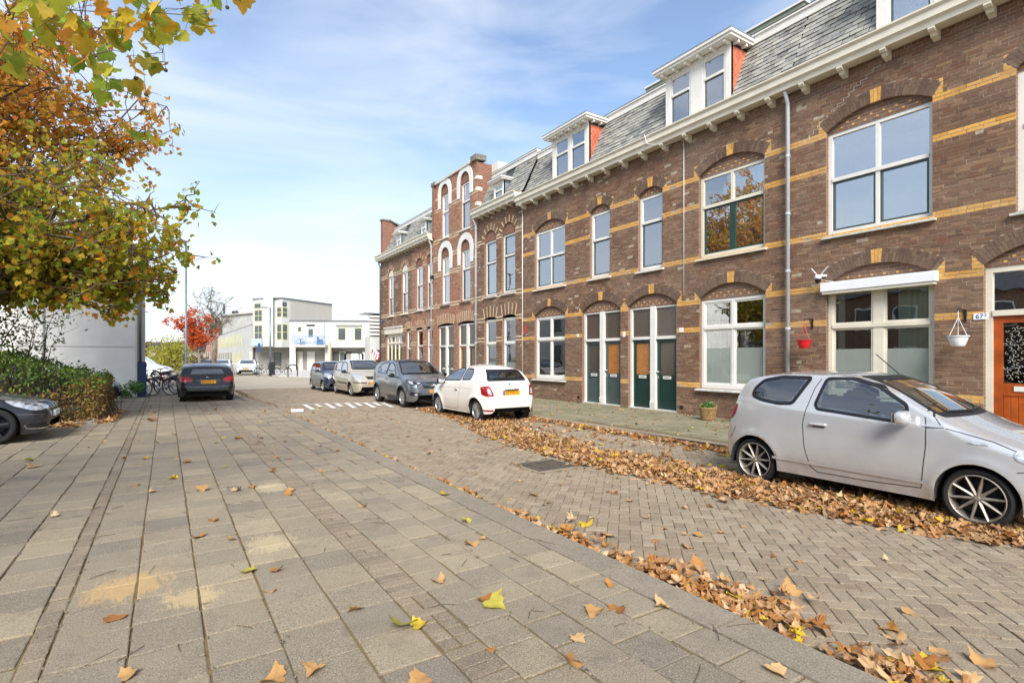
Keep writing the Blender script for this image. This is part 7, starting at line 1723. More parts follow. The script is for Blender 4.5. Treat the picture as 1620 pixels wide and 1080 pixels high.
n=900; X=np.concatenate([rs.uniform(-7,-1.6,700),-1.25+rs.normal(0,.12,200)]); Y=np.concatenate([16.1+rs.normal(0,.22,700),rs.uniform(16.2,19.5,200)]); F_=np.stack([X,Y,np.full(n,PZ+.015)+rs.uniform(0,.05,n)],-1)
n=60; Y=rs.uniform(19,27,n); X=KL+.1-(Y-19.6)*.068+rs.normal(0,.12,n); G=np.stack([X,Y,np.full(n,.02)],-1)
for P,lab,s0,s1,ti in ((A,'thin line of dry leaves lying against the right kerb',.06,.13,.4),(B,'drift of orange and tan leaves in the gutter of the left kerb',.05,.125,.27),(C,'sparse small leaves scattered on the mossy right pavement',.05,.10,.2),(D,'sparse leaf bits scattered on the road bricks',.04,.09,.2),(E,'sparse leaf bits on the far part of the left pavement',.05,.12,.2),(F_,'brown leaves heaped around the kerb of the hedge bed',.08,.15,.4),(G,'reddish leaves along the far kerb by the black hatchback',.07,.12,.3)):
    o=scatter('leaf_litter',P,rs.uniform(s0,s1,len(P)),rotmats(len(P),ti,rs),CURL,[M['fallen_leaf'],M['yellow_leaf'],M['rust_leaf']],None,(rs.uniform(0,1,len(P))<.06)*1+(rs.uniform(0,1,len(P))>.8)*2); o['label']=lab
# crumbs, twigs and dirt along the joints of the left pavement
b=MB(); rr=random.Random(12)
for i in range(700):
    y=1.2+10*rr.random()**1.6; xk=rr.choice([-1.0,-.645,-.53,-.17,.19,.55,.91,1.27,1.5,1.8,2.1,2.4,2.7]); x=xk+rr.gauss(0,.016); l=rr.uniform(.005,.014); a=pi/2+rr.gauss(0,.7); z=PZ+.002
    d=Vector((cos(a),sin(a),0))*l; n=Vector((-d.y,d.x,0)).normalized()*rr.uniform(.003,.007); p=Vector((x,y,z)); b.poly([p-d+n,p-d-n,p+d-n*.5,p+d+n*.5],(0,0,.004))
b.obj('joint_debris',M['bark_plane'],None,'stuff')['label']='brown leaf crumbs and seeds caught in the joints of the left pavement'
b=MB()
for i in range(70):
    x,y=rr.uniform(-1.8,2.9),1.5+6*rr.random(); a=rr.uniform(0,6.3); l=rr.uniform(.03,.10); p=Vector((x,y,PZ+.006)); d=Vector((cos(a),sin(a),0))*l; b.tube([p-d,p+Vector((rr.gauss(0,.008),rr.gauss(0,.008),.003)),p+d],.0022,4)
b.obj('twig_debris',M['twig'],None,'stuff')['label']='thin twigs scattered on the near paving tiles'

# ================================================================== STREET FURNITURE AND SMALL THINGS
def hang_basket(Y,mat,label,z=2.5,withring=False):
    r=empty('hanging_basket',(HX,Y,z-.5),label,'hanging pot'); X=HX-.36
    b=MB(); b.bevbox((HX-.03,Y-.018,z-.16),(HX-.001,Y+.018,z+.06),.004); b.tube([(HX-.01,Y,z+.05),(X+.1,Y,z+.055),(X,Y,z+.05),(X-.01,Y,z+.02)],.011,8); b.tube([(HX-.02,Y,z-.12),(HX-.16,Y,z+.05)],.008,6); b.obj('bracket',M['black_plastic'],r,smooth=False)
    b=MB(); b.tube([(X,Y,z+.04),(X,Y,z-.1)],.006,6)
    for k in range(3):
        a=2*pi*k/3+.3; b.tube([(X,Y,z-.1),(X+cos(a)*.14,Y+sin(a)*.14,z-.43)],.0045,5)
    b.obj('hanger',M[mat],r)
    b=MB(); b.lathe([(0,-.19),(.09,-.19),(.105,-.17),(.135,-.08),(.15,-.02),(.165,-.018),(.168,0),(.15,.0),(.14,-.03),(.0,-.03)],Matrix.Translation((X,Y,z-.43)),26); p=b.obj('bowl',M[mat],r,smooth=True); auto_smooth(p.data,45)
hang_basket(6.50,'red_plastic','red hanging pot on a black bracket beside the grey drainpipe'); hang_basket(3.72,'white_plastic','white hanging pot on a black bracket left of the orange door')
def text_obj(s,size,loc,parent,mat,ext=.002,name='lettering',rot=(pi/2,0,-pi/2)):
    cu=bpy.data.curves.new(name,'FONT'); cu.body=s; cu.size=size; cu.extrude=ext; cu.align_x='CENTER'; cu.align_y='CENTER'
    t=bpy.data.objects.new(name,cu); COL.objects.link(t); dg=bpy.context.evaluated_depsgraph_get(); me=bpy.data.meshes.new_from_object(t.evaluated_get(dg)); bpy.data.objects.remove(t)
    me.transform(Matrix.Translation(loc)@Euler(rot).to_matrix().to_4x4()); me.materials.clear(); me.materials.append(M[mat]); return place(name,me,None,parent)
simple('sign_ink','#26467e',.5,var=0,bump=0)
def num_sign(Y,Z,w,h,txt,label,sup=None,size=.12):
    b=MB(); b.bevbox((HX-.014,Y-w/2,Z-h/2),(HX-.002,Y+w/2,Z+h/2),.004); o=b.obj('house_number',M['white_plastic']); tag(o,label,'sign')
    if txt is None:
        q=MB()
        for k in (-.2,.12): q.box((HX-.0155,Y+w*k,Z-h*.2),(HX-.0138,Y+w*(k+.12),Z+h*.2))
        q.obj('faded_digits',M['grey_smudge'],o,'stuff'); return
    t=text_obj(txt,size,(HX-.016,Y+(.015 if sup else 0),Z-.0),o,'sign_ink')
    if sup: text_obj(sup,size*.55,(HX-.016,Y-w*.33,Z+h*.16),o,'sign_ink')
num_sign(3.50,2.42,.21,.115,'67','white house number 67 beside the orange door','2',.115)
num_sign(10.20,2.46,.15,.13,None,'small white number plate right of the dark green doors'.replace('number plate','house number'),None,.1)
num_sign(12.48,2.42,.11,.17,None,'small white house number on the pier between the two door pairs',None,.08); num_sign(14.78,2.46,.12,.10,None,'small white house number left of the grey-green doors',None,.08)
b=MB(); b.box((HX-.013,35.0,4.0),(HX-.002,35.45,4.18)); tag(b.obj('street_sign',M['sign_ink']),'small blue street name plate on the corner house below the upper window','sign')
b=MB(); b.bevbox((HX-.03,18.05,2.68),(HX-.002,18.16,2.95),.006); tag(b.obj('alarm_sign',M['red_plastic']),'small red and white plate on the brick pier left of the lower window','sign')
# camera
r=empty('security_camera',(HX,6.28,3.35),'white security camera with two aerials and black dome above the shutter box','camera'); b=MB(); X=HX-.2; b.tube([(HX,6.2,3.5),(X+.06,6.25,3.5)],.028,10); b.lathe([(0,.1),(.05,.095),(.068,.06),(.07,0),(0,0)],Matrix.Translation((X,6.28,3.42)),16); b.obj('housing',M['white_plastic'],r,smooth=True)
b=MB(); b.lathe([(.066,0),(.06,-.05),(.035,-.085),(0,-.095)],Matrix.Translation((X,6.28,3.42)),16); b.obj('lens_dome',M['black_plastic'],r,smooth=True)
for dy in (.16,-.2):
    b=MB(); b.tube([(X+.04,6.28+dy*.15,3.5),(X+.03,6.28+dy,3.68)],.009,6); b.obj('aerial',M['white_plastic'],r)
b=MB(); b.tube([(X+.05,6.24,3.42),(X+.08,6.12,3.36),(HX-.1,6.0,3.34)],.006,6); b.obj('cable',M['white_plastic'],r,smooth=True)
# small lamp over the gable house doors
b=MB(); b.bevbox((HX-.16,27.0,6.0),(HX-.01,27.25,6.18),.02); tag(b.obj('wall_lamp',M['black_plastic']),'small dark lamp fixed high beside the gabled house downpipe','lamp')
# baskets with plants
def basket(X,Y,label,seed,s=1.0):
    r=empty('plant_basket',(X,Y,PZ),label,'planter'); b=MB(); b.lathe([(0,0),(.15*s,0),(.165*s,.02),(.205*s,.30*s),(.225*s,.315*s),(.215*s,.335*s),(.19*s,.325*s),(.18*s,.26*s),(0,.26*s)],Matrix.Translation((X,Y,PZ)),28); b.obj('wicker_body',M['wicker'],r,smooth=True)
    b=MB()
    for k in range(9):
        zz=PZ+.03+k*.032*s; rr_=(.165+.04*(k/9))*s+.006; b.tube([(X+cos(a)*(rr_+.004*sin(14*a+pi*k)),Y+sin(a)*(rr_+.004*sin(14*a+pi*k)),zz) for a in [2*pi*q/56 for q in range(57)]],.011*s,5,cap=False)
    b.obj('wicker_band',M['wicker'],r,'stuff',smooth=True)
    for sg in (-1,1):
        b=MB(); b.tube([(X,Y+sg*.2*s,PZ+.3*s),(X,Y+sg*.25*s,PZ+.36*s),(X+.05,Y+sg*.2*s,PZ+.38*s)],.012,6); b.obj('handle',M['wicker'],r,smooth=True)
    rs=np.random.RandomState(seed); n=130; P=rs.normal(0,.085*s,(n,3))*np.array([1,1,.5])+np.array([X,Y,PZ+.36*s]); scatter('plant',P,rs.uniform(.06,.12,n),rotmats(n,.7,rs),OVAL,M['plant_leaf'],r); return r
basket(11.62,8.72,'wicker basket with a green plant on the pavement under the white-framed window',1); basket(11.9,7.95,'second wicker basket with a plant, half hidden behind the silver car tail',2,.85)
# lamp posts
r=empty('lamp_post',(1.02,37.5,0),'tall grey lamp post rising behind the black hatchback','lamp post'); b=MB(); b.tube([(1.02,37.5,0),(1.02,37.5,1.2),(1.02,37.5,1.25),(1.02,37.5,8.6)],[.10,.10,.07,.05],14); b.obj('pole',M['grey_steel'],r,smooth=True); b=MB(); b.bevbox((.7,37.42,8.58),(1.15,37.58,8.68),.03); b.obj('lamp_head',M['grey_steel'],r)
r=empty('lamp_post',(8.22,54.27,0),'slim street lamp with a short arm in front of the pale building','lamp post'); b=MB(); b.tube([(8.22,54.27,0),(8.22,54.27,6.3)],[.10,.06],12); b.obj('pole',M['grey_steel'],r,smooth=True); b=MB(); b.tube([(8.22,54.27,6.28),(7.95,54.43,6.33)],.04,8); b.bevbox((7.45,54.45,6.3),(8.0,54.7,6.4),.03); b.obj('lamp_head',M['grey_steel'],r)
r=empty('globe_lamp',(16.38,48.97,0),'short lamp with a mushroom shaped glass top near the striped flag','lamp post'); b=MB(); b.tube([(16.38,48.97,0),(16.38,48.97,2.7)],.05,10); b.obj('pole',M['grey_steel'],r,smooth=True); b=MB(); b.lathe([(0,.34),(.36,.26),(.38,.22),(.12,.0),(0,-.02)],Matrix.Translation((16.38,48.97,2.72)),20); b.obj('lamp_shade',M['pale_stone'],r,smooth=True)
r=empty('sign_post',(7.3,54.6,0),'thin post with a small blue sign left of the slim street lamp','sign'); b=MB(); b.tube([(7.3,54.6,0),(7.3,54.6,3.0)],.04,8); b.obj('pole',M['grey_steel'],r); b=MB(); b.box((7.2,54.52,2.2),(7.4,54.55,3.0)); b.obj('sign_plate',M['sign_ink'],r)
b=MB(); b.bevbox((8.0,53.3,0),(8.5,53.8,1.25),.05); b.box((7.98,53.28,1.1),(8.52,53.82,1.14)); tag(b.obj('litter_bin',M['dark_trim']),'dark litter bin at the foot of the slim street lamp','bin')
for (x,y,lb) in ((9.18,48.87,'dark steel bicycle hoop on the pale pavement in front of the far building'),):
    b=MB(); pts=[(x-.38,y,0),(x-.38,y,.75)]+[(x-.38+.38*(1-cos(a)),y,.75+.3*sin(a)) for a in [pi*k/8 for k in range(1,8)]]+[(x+.38,y,.75),(x+.38,y,0)]; o=b.tube(pts,.045,8) ; tag(b.obj('bicycle_stand',M['dark_metal'],smooth=True),lb,'bicycle stand')
b=MB(); b.tube([(12.5,49.5,0),(12.5,49.5,3.0)],.05,8); tag(b.obj('yellow_post',M['yellow_leaf']),'thin yellow post standing before the recessed entrance of the far building','post')
b=MB(); b.tube([(13.0,46.5,0),(13.0,46.5,1.9),(13.1,46.4,2.1),(14.2,45.9,2.1),(14.3,45.8,1.9),(14.3,45.8,0)],.09,8); tag(b.obj('portal_frame',M['dark_metal'],smooth=True),'dark rounded portal frame seen above the beige car roof','frame')
# striped flag on the corner house
r=empty('flag',(12.25,36.2,1.9),'red and white striped flag hanging at the far corner of the terrace','flag'); b=MB(); b.tube([(12.42,35.72,1.86),(11.98,36.34,2.4)],.018,8); b.obj('flag_pole',M['white_plastic'],r)
for k in range(7):
    b=MB(); vs=[]
    for i in range(9):
        t=i/8
        for q in (k/7,(k+1)/7):
            p=Vector((12.38,35.78,1.9)).lerp(Vector((12.0,36.3,2.35)),.05+.9*q); p+=Vector((-.1*t,.04*sin(t*7+q*3),-.5*t*(1-.2*q))); vs.append(p)
    b.add(vs,[(2*i,2*i+1,2*i+3,2*i+2) for i in range(8)]); b.obj('stripe',M['red_plastic' if k%2==0 else 'white_plastic'],r,smooth=True,fix=False)
# bicycles
def bicycle(loc,rz,lean,label,col,group=None,seed=0):
    r=empty('bicycle',loc,label,'bicycle',group); r.rotation_euler=(lean,0,rz); R=.34; xw=.53
    def O(n,m,sm=True,p=None): return lambda b:b.obj(n,M[m],p or r,None,sm,True,fix=False)
    for sx in (-1,1):
        c=(sx*xw,0,R); b=MB(); b.tube([(c[0]+cos(a)*R,0,R+sin(a)*R) for a in [2*pi*k/32 for k in range(33)]],.019,6,cap=False); w=b.obj('wheel',M['rubber'],r,None,True,True,fix=False)
        b=MB(); b.tube([(c[0]+cos(a)*(R-.025),0,R+sin(a)*(R-.025)) for a in [2*pi*k/32 for k in range(33)]],.010,5,cap=False)
        for k in range(18):
            a=2*pi*k/18; b.tube([(c[0],(.03 if k%2 else -.03),R),(c[0]+cos(a)*(R-.02),0,R+sin(a)*(R-.02))],.0018,3,cap=False)
        b.tube([(c[0],-.05,R),(c[0],.05,R)],.02,8); b.obj('rim',M['steel'],w,None,True,True,fix=False)
        b=MB(); a0,a1=(.15*pi,1.0*pi) if sx<0 else (.0*pi,.75*pi); b.tube([(c[0]+cos(a)*(R+.04),0,R+sin(a)*(R+.04)) for a in [a0+(a1-a0)*k/14 for k in range(15)]],.022,5); b.obj('mudguard',M['black_plastic'],r,None,True,True,fix=False)
    b=MB(); bbk=(-.05,0,.30); seat=(-.20,0,.80); head=(.34,0,.86); h2=(.37,0,.72); rear=(-xw,0,R); fr=(xw,0,R)
    b.tube([bbk,seat],.017,8); b.tube([bbk,h2],.018,8); b.tube([(-.16,0,.68),head],.015,8); b.tube([head,h2],.02,8); b.tube([h2,(.46,0,.5),fr],.014,8)
    for y in (-.05,.05): b.tube([bbk,(rear[0],y,R)],.009,6); b.tube([(seat[0]+.02,y*.3,.74),(rear[0],y,R)],.008,6)
    b.obj('frame',M[col],r,None,True,True,fix=False)
    b=MB(); b.tube([head,(.31,0,1.02),(.30,0,1.06)],.012,6); b.tube([(.18,-.27,1.06),(.30,-.20,1.09),(.32,0,1.07),(.30,.20,1.09),(.18,.27,1.06)],.012,6); b.tube([(.36,.0,.88),(.42,0,.90)],.035,8); b.obj('handlebar',M['dark_metal'],r,None,True,True,fix=False)
    b=MB(); b.tube([seat,(-.215,0,.90)],.012,6); bm=bmesh.new(); bmesh.ops.create_uvsphere(bm,u_segments=12,v_segments=8,radius=1)
    for v in bm.verts: v.co=Vector((v.co.x*.14-.22,v.co.y*(.10-.05*v.co.x),v.co.z*.035+.93))
    b.addbm(bm); b.obj('saddle',M['black_plastic'],r,None,True,True,fix=False)
    b=MB(); b.tube([(-.24,0,.72),(-.75,0,.72)],.01,6); b.tube([(-.24,.05,.72),(-.75,.05,.72)],.006,6); b.tube([(-.24,-.05,.72),(-.75,-.05,.72)],.006,6); b.tube([(-.70,.05,.72),(rear[0],.05,R)],.006,6); b.obj('luggage_rack',M['dark_metal'],r,None,True,True,fix=False)
    b=MB(); b.lathe([(0,0),(.09,0),(.09,.006),(0,.006)],Matrix.Translation((-.05,.05,.30))@Matrix.Rotation(pi/2,4,'X'),16); b.tube([(-.05,-.08,.30),(-.15,-.08,.18)],.01,6); b.tube([(-.05,.08,.30),(.06,.08,.42)],.01,6); b.obj('crank',M['steel'],r,None,True,True,fix=False); return r
G='bicycles leaning beside the black hatchback'
bicycle((-.28,26.7,PZ),radians(205),.12,'black city bicycle, nearest of those leaning beside the black hatchback','dark_metal',G); bicycle((-.02,27.3,PZ),radians(215),.16,'grey bicycle behind the nearest one beside the black hatchback','steel',G)
bicycle((.05,28.6,PZ),radians(240),.1,'red bicycle behind the others beside the black hatchback','red_plastic',G); bicycle((.1,30.0,PZ),radians(230),.1,'blue bicycle farthest back beside the black hatchback','sign_ink',G)
bicycle((12.05,18.2,PZ),radians(84),.14,'dark bicycle leaning on the brick wall behind the small white car','dark_metal'); bicycle((9.1,53.2,0),radians(20),0,'dark bicycle standing right of the litter bin in the distance','dark_metal'); bicycle((7.6,53.6,0),radians(10),0,'bicycle left of the litter bin in the distance','dark_metal')
# ================================================================== BUILDINGS FAR AND LEFT
class Face:
    """a vertical facade between two ground points; boxes placed by distance along it and height"""
    def __init__(s,p0,p1):
        s.p=Vector((*p0,0)); d=Vector((*p1,0))-s.p; s.len=d.length; s.d=d.normalized(); s.n=Vector((s.d.y,-s.d.x,0))
        if s.n.dot(-s.p)<0: s.n=-s.n      # outwards: towards the camera side
    def P(s,u,z,o=0): return s.p+s.d*u+s.n*o+Vector((0,0,z))
    def box(s,b,u0,u1,z0,z1,o0,o1):
        v=[s.P(u,z,o) for o in (o0,o1) for u,z in ((u0,z0),(u1,z0),(u1,z1),(u0,z1))]
        b.add(v,[(0,1,2,3),(7,6,5,4),(0,4,5,1),(1,5,6,2),(2,6,7,3),(3,7,4,0)])
    def part(s,name,mat,root,u0,u1,z0,z1,o0=-.3,o1=0,parent=None):
        b=MB(); s.box(b,u0,u1,z0,z1,o0,o1); return b.obj(name,M[mat],parent or root)
    def win(s,root,u0,u1,z0,z1,frame='yellow_frame',rows=1,cols=1,out=.03,glassm='dark_car_pane'):
        b=MB(); f=.06; s.box(b,u0,u0+f,z0,z1,-.1,out); s.box(b,u1-f,u1,z0,z1,-.1,out); s.box(b,u0+f,u1-f,z1-f,z1,-.1,out-.004); s.box(b,u0+f,u1-f,z0,z0+f,-.1,out-.004)
        for i in range(1,cols): u=u0+(u1-u0)*i/cols; s.box(b,u-f/2,u+f/2,z0+f,z1-f,-.1,out-.008)
        for i in range(1,rows): z=z0+(z1-z0)*i/rows; s.box(b,u0+f,u1-f,z-f/2,z+f/2,-.1,out-.012)
        w=b.obj('window',M[frame],root); b=MB(); s.box(b,u0+f*.5,u1-f*.5,z0+f*.5,z1-f*.5,-.05,.008); b.obj('pane',M[glassm],w); return w
simple('yellow_frame','#c9c68a',.5,var=.06); simple('blue_trim','#b4c8d8',.5,var=.08); simple('blue_rail','#7d9fc4',.5,.2,var=.1)
q=Mat('dark_car_pane',.08,col=hx('#4d5458'),spec=.8); M['dark_car_pane']=q.m
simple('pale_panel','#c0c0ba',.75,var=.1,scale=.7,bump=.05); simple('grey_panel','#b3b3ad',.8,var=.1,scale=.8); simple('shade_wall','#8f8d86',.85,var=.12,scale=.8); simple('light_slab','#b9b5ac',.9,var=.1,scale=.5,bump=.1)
def W(px,Z):
    cx=(px-810)/845*Z; return (_c*cx+_s*Z, -_s*cx+_c*Z)
def solid(root,name,mat,pts,z0,z1):
    b=MB(); n=len(pts); b.add([(p[0],p[1],z0) for p in pts]+[(p[0],p[1],z1) for p in pts],[tuple(range(n))[::-1],tuple(range(n,2*n))]+[(i,(i+1)%n,(i+1)%n+n,i+n) for i in range(n)]); return b.obj(name,M[mat],root)
# --- pale three storey corner building with its low wings
P0=(10.6,76.5)
r=empty('apartment_building',(13,77,0),'pale modern three-storey corner building with yellow windows and blue trim across the square','building')
a=W(400,71); b_=W(417,70); c_=W(432,70); d_=W(446,69.5); e_=W(458,70.5); g_=W(525,78); bk=(20,95)
back=[W(525,78),W(525,92),W(400,92)]
solid(r,'upper_storeys','pale_panel',[a,b_,c_,d_,e_,g_,back[1],back[2]],3.0,9.35)
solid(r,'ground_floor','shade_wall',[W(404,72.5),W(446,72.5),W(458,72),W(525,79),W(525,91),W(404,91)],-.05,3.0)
solid(r,'stair_tower','pale_panel',[W(417,69.4),W(432,69.4),W(432,72),W(417,72)],3.1,9.85)
solid(r,'roof_edge','grey_steel',[W(399.5,70.8),W(417,69.9),W(446,69.3),W(458,70.3),W(525.5,77.8),W(525,92),W(400,92)],9.35,9.45)
F=Face(e_,g_); F.part('brick_cladding','pale_brick_wall',r,.15,F.len-.02,3.1,9.3,-.1,.03)
F=Face(a,b_); 
for z0,z1 in ((3.9,5.9),(6.4,7.9)): F.win(r,.35,F.len-.25,z0,z1,'yellow_frame',2,2)
F.win(r,.3,F.len-.5,8.1,8.8,'yellow_frame')
F=Face(W(417,69.4),W(432,69.4)); F.part('blue_strip','blue_trim',r,-.02,.16,3.1,9.2,0,.05); F.part('blue_strip','blue_trim',r,F.len-.16,F.len+.02,3.1,9.2,0,.05); F.win(r,.25,F.len-.2,4.3,6.1,'yellow_frame',1,1,glassm='pale_panel'); F.part('floor_band','grey_panel',r,.2,F.len-.2,6.3,6.42,0,.03)
F=Face(c_,d_); F.win(r,.65,F.len-.02,3.95,6.0,'yellow_frame',2,1); F.win(r,.65,F.len-.02,6.9,8.2,'yellow_frame',2,1)
F=Face(d_,e_); F.win(r,.05,.85,3.95,6.0,'yellow_frame',2,1); F.win(r,.05,.85,6.9,8.2,'yellow_frame',2,1); F.win(r,.1,.7,8.3,8.9,'dark_trim')
F=Face(W(404,72.5),W(446,72.5)); F.win(r,2.5,3.5,.6,2.3,'dark_trim')
b=MB(); Fb=Face(W(402,70.5),W(417,69.2)); Fb.box(b,0,Fb.len,3.2,4.1,.3,.36); b.obj('balcony_rail',M['blue_trim'],r)
# low wings towards the right
r=empty('low_building',(17,71,0),'two-storey pale building with blue balcony and white doors right of the corner building','building')
A=W(458,70); B=W(513,70); C=W(590,70.5); solid(r,'upper_floor','pale_panel',[A,B,C,W(590,82),W(458,82)],2.95,6.45); solid(r,'roof_edge','grey_steel',[W(457.5,69.8),W(513,69.8),W(590.5,70.3),W(590,82),W(458,82)],6.45,6.55)
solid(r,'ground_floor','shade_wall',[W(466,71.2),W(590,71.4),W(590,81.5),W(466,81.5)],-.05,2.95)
solid(r,'pier','pale_panel',[W(458,70),W(468,70),W(468,73),W(458,73)],-.05,2.95); solid(r,'pier','pale_panel',[W(514,70),W(524,70),W(524,73),W(514,73)],-.05,2.95); solid(r,'pier','pale_panel',[W(583,70.4),W(590,70.5),W(590,73),W(583,73)],-.05,2.95)
F=Face(A,B); u=lambda px:(px-458)/55*F.len
F.win(r,u(471),u(477),5.0,5.7,'yellow_frame'); d=F.part('door','white_paint',r,u(485.5),u(497.5),3.3,5.75,-.1,.05); F.part('door_pane','dark_car_pane',r,u(488),u(495.5),4.3,5.4,0,.06,parent=d); F.part('awning_box','dark_trim',r,u(485.5),u(498),5.8,5.95,0,.2)
F.part('balcony_slab','light_slab',r,u(468),u(519.5),3.0,3.28,-.1,1.2)
b=MB()
for z in (3.4,4.4): F.box(b,u(468),u(519),z,z+.06,1.14,1.2)
for k in range(34): F.box(b,u(468)+k*(u(519)-u(468))/33-.02,u(468)+k*(u(519)-u(468))/33+.02,3.4,4.4,1.15,1.19)
b.obj('balcony_rail',M['blue_rail'],r)
b=MB(); F.box(b,u(505),u(512),3.3,4.0,.3,.9); F.box(b,u(505),u(506),4.0,4.35,.3,.9); b.obj('balcony_chair',M['sign_ink'],r); b=MB(); F.box(b,u(475.5),u(483),4.0,4.06,.4,1.0); F.box(b,u(478.5),u(479.5),3.3,4.0,.6,.7); b.obj('balcony_table',M['sign_ink'],r)
F.part('drainpipe','blue_rail',r,u(512.5),u(513.3),3,6.4,0,.08)
G=Face(W(466,71.2),W(590,71.4)); g=lambda px:(px-466)/124*G.len
for p0,p1 in ((470.5,479),(486,498)): G.part('door','white_paint',r,g(p0),g(p1),0,2.45,-.1,.05)
F=Face(B,C); u=lambda px:(px-513)/77*F.len
for p0,p1 in ((534.5,547),(560.5,572.5)): F.win(r,u(p0),u(p1),3.9,5.55,'yellow_frame')
F.part('awning_box','shade_wall',r,u(532),u(573),5.75,5.95,0,.15); F.part('floor_band','grey_panel',r,0,F.len,2.95,3.05,0,.04)
for p0,p1,m in ((527,536,'dark_car_pane'),(537,546,'dark_car_pane')): G.win(r,g(p0),g(p1),.7,2.4,'yellow_frame' if p0>530 else 'dark_trim')
for p0,p1 in ((556,567),(570,580)): G.part('door','white_paint',r,g(p0),g(p1),0,2.4,-.1,.05)
# --- long wing receding on the left
r=empty('terrace_wing',(7,88,0),'pale two-storey wing with paired yellow-framed windows receding behind the white cars','building')
A=W(345,112); B=W(399.5,72.5); solid(r,'wall','pale_panel',[A,B,W(440,82),W(380,120)],-.05,6.1); solid(r,'roof_edge','grey_steel',[W(344.5,112),W(399.8,72.3),W(440,82),W(380,120)],6.1,6.2)
F=Face(A,B); 
for k in range(9):
    u0=1.5+k*4.0
    if u0+2>F.len: break
    for du in (0,1.5):
        F.win(r,u0+du,u0+du+.85,3.5,5.3,'yellow_frame',2)
    if k<6: F.part('porch','shade_wall',r,u0-.2,u0+2.6,0,2.5,-.2,.02); F.win(r,u0+.1,u0+1.1,.1,2.4,'yellow_frame')
    else: F.win(r,u0,u0+.8,.6,2.4,'yellow_frame'); F.win(r,u0+1.4,u0+2.2,.6,2.4,'yellow_frame')
F.part('door','white_paint',r,F.len-2.6,F.len-.3,0,2.5,-.1,.06)
# --- big grey hall roof behind
r=empty('hall_building',(10,125,0),'large grey flat building with pale roof line seen above the receding wing','building')
solid(r,'wall','grey_panel',[W(352,150),W(402,140),W(402,180),W(352,190)],-.05,13.2); solid(r,'roof_edge','light_slab',[W(350,149),W(402.5,139),W(403,181),W(350,190)],13.2,13.6)
b=MB(); p=W(372,150); b.box((p[0]-.8,p[1]-.8,13.5),(p[0]+.8,p[1]+.8,14.6)); b.tube([(p[0]-3,p[1]-3,13.5),(p[0]-3,p[1]-3,16.2)],.25,6); b.obj('roof_vent',M['dark_trim'],r)
# --- pinkish brick building between the trees
r=empty('brick_building',(1,110,0),'pinkish brick building with balconies glimpsed between the red tree and bare trunk','building')
A=W(325,118); B=W(346,112); solid(r,'wall','pink_brick_wall',[A,B,W(352,135),W(325,140)],-.05,10.2); F=Face(A,B)
for k in range(2):
    for z in (1.2,4.2,7.2): F.win(r,.3+k*1.5,1.3+k*1.5,z,z+1.6,'white_paint')
r=empty('low_house',(-4,105,0),'low dark-roofed houses in the haze behind the yellow-green bush','building')
A=W(236,120); B=W(325,125); solid(r,'wall','pale_brick_wall',[A,B,W(325,140),W(236,135)],-.05,3.4); solid(r,'roof','roof_felt',[W(235,119),W(325.5,124),W(325.5,141),W(235,136)],3.4,5.0); F=Face(A,B)
for k in range(7): F.win(r,1+k*1.75,1.9+k*1.75,1.2,2.5,'white_paint')
b=MB(); A=W(236,70); B=W(330,74); F=Face(A,B); n=60
for k in range(n): F.box(b,k*F.len/n,k*F.len/n+.06,0,1.7,0,.05)
F.box(b,0,F.len,1.55,1.62,-.02,.07); F.box(b,0,F.len,.2,.27,-.02,.07); tag(b.obj('park_fence',M['dark_metal'],None,None),'dark railing fence far away in front of the yellow-green bush','fence')
solid(tag(empty('wooded_edge',(-6,140,0),'line of dark trees on the far horizon left of the red tree','trees'),None,None),'crown_mass','hedge_leaf',[W(225,150),W(330,150),W(330,155),W(225,155)],-.05,.2)
rs=np.random.RandomState(5); A=Vector((*W(215,160),0)); B=Vector((*W(345,170),0)); n=2600; t=rs.uniform(0,1,n); H=5.0+1.4*np.sin(t*21)+.9*np.sin(t*47); P=np.array([list(A.lerp(B,x)) for x in t])+rs.normal(0,1.2,(n,3))*np.array([1,1,0]); P[:,2]=H*rs.uniform(0,1,n)**.6
scatter('distant_trees',P,rs.uniform(.8,1.5,n),rotmats(n,None,rs),OVAL,M['dry_leaf'],None)['label']='distant line of brownish trees on the horizon at the left'
# --- louvred white building beyond the terrace
r=empty('louvred_building',(17,45,0),'white building with horizontal louvres at the far end of the terrace','building')
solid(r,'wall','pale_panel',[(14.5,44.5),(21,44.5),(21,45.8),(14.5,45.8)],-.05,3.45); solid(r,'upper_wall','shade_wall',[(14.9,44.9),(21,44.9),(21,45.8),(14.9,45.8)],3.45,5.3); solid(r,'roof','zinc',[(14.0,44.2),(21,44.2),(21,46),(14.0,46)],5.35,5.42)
for k in range(6):
    b=MB(); b.box((14.45,44.35,3.55+k*.30),(21,44.7,3.73+k*.30)); b.obj('louvre',M['white_paint'],r)
b=MB(); b.box((15.0,44.44,.1),(16.2,44.5,2.3)); b.obj('door',M['dark_trim'],r)
# pale pavement across the junction
b=MB(); pts=[W(440,47),W(620,42),W(640,69),W(395,69),W(400,58)]; b.poly([(p[0],p[1],-.05) for p in pts],(0,0,.10)); b.obj('far_pavement',M['light_slab'],None,'structure')
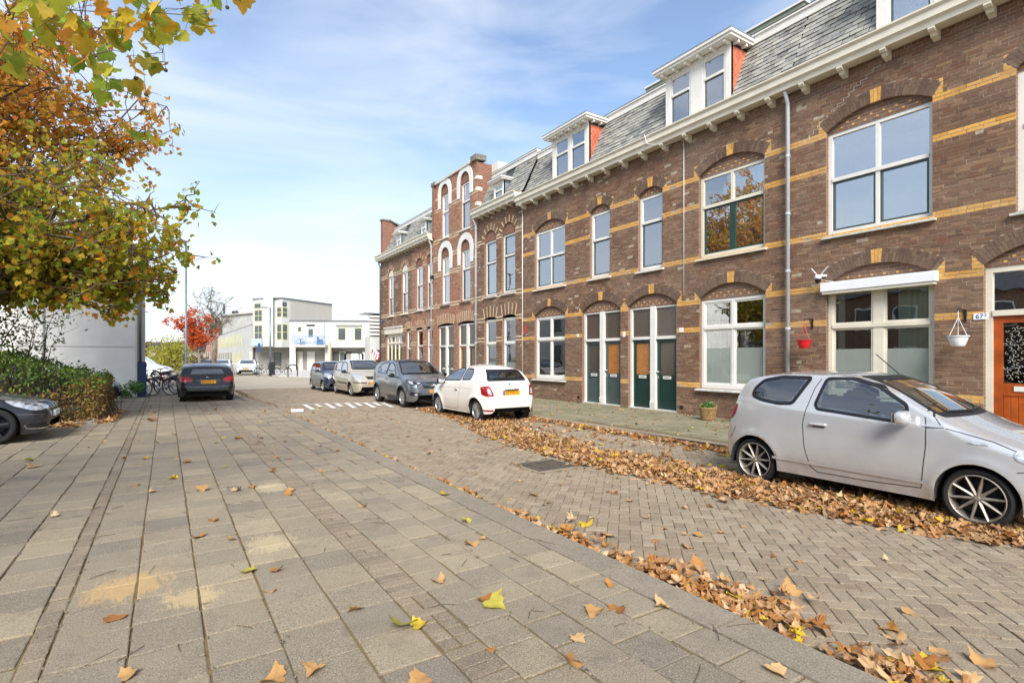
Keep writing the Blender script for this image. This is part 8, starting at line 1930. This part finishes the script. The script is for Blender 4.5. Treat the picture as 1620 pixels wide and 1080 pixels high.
# --- low houses on the other side, seen only mirrored in the ground floor panes
for k,(ya,yb,ze) in enumerate(((-30,-12,6.0),(-12,4,6.2),(4,14,5.6),(14,23.5,6.0))):
    r=empty('opposite_house',(-17,(ya+yb)/2,0),['low brick house opposite, leftmost of those mirrored in the panes','second low brick house opposite, mirrored in the door transom','low brick house opposite mirrored in the shuttered window','low brick house opposite mirrored in the white-framed window'][k],'house')
    b=MB(); b.box((-25,ya+.02,-.05),(-16.5,yb-.02,ze)); b.obj('wall',M['brown_brick_wall'],r)
    b=MB(); b.add([(-16.2,ya,ze),(-16.2,yb,ze),(-20.8,yb,ze+2.9),(-20.8,ya,ze+2.9),(-25.3,ya,ze),(-25.3,yb,ze)],[(0,1,2,3),(3,2,5,4),(0,3,4),(1,5,2)]); b.obj('roof',M['roof_felt'],r)
    y=ya+1
    while y<yb-1.6:
        for z in (.9,3.6):
            b=MB(); b.box((-16.5,y,z),(-16.44,y+1.3,z+1.5)); w=b.obj('window',M['white_paint'],r); b=MB(); b.box((-16.44,y+.1,z+.1),(-16.43,y+1.2,z+1.4)); b.obj('pane',M['dark_car_pane'],w)
        y+=2.6
# --- white rendered building on the left
r=empty('white_building',(-6,28,0),'large white rendered building behind the hedge with a navy painted corner base','building')
H=6.0; b=MB(); b.box((-24,26.3,-.05),(-1.02,36,H)); b.obj('wall',M['plaster_white'],r)
b=MB(); b.box((-1.02,26.22,PZ),(-.96,26.5,H)); b.obj('corner_trim',M['white_paint'],r)
b=MB(); b.box((-.955,26.26,1.5),(-.70,26.62,H)); b.obj('corner_pillar',M['pale_panel'],r); b=MB(); b.box((-.96,26.2,PZ-.02),(-.66,26.66,1.5)); b.obj('pillar_base',M['navy_paint'],r)
b=MB(); b.tube([(-.86,26.2,1.5),(-.86,26.2,5.95)],.045,10); b.obj('drainpipe',M['grey_steel'],r,smooth=True)
b=MB(); b.tube([(-3.85,26.24,.3),(-3.85,26.24,5.95)],.035,10); b.obj('drainpipe',M['white_plastic'],r,smooth=True)
for z in (2.1,4.6):
    b=MB(); b.box((-24,26.28,z),(-1.03,26.297,z+.012)); b.obj('render_joint',M['grey_panel'],r)
for k in range(3):
    b=MB(); y=27.6+k*2.7; b.box((-1.0,y,3.6),(-.97,y+1.2,5.6)); w=b.obj('window',M['white_paint'],r); b=MB(); b.box((-.968,y+.08,3.68),(-.96,y+1.12,5.52)); b.obj('pane',M['dark_car_pane'],w)
    b=MB(); b.box((-1.0,y,.7),(-.97,y+1.2,2.7)); w=b.obj('window',M['white_paint'],r); b=MB(); b.box((-.968,y+.08,.78),(-.96,y+1.12,2.62)); b.obj('pane',M['dark_car_pane'],w)
b=MB(); b.box((-24.1,26.2,H),(-.66,36.1,H+.15)); b.obj('roof_edge',M['zinc'],r)
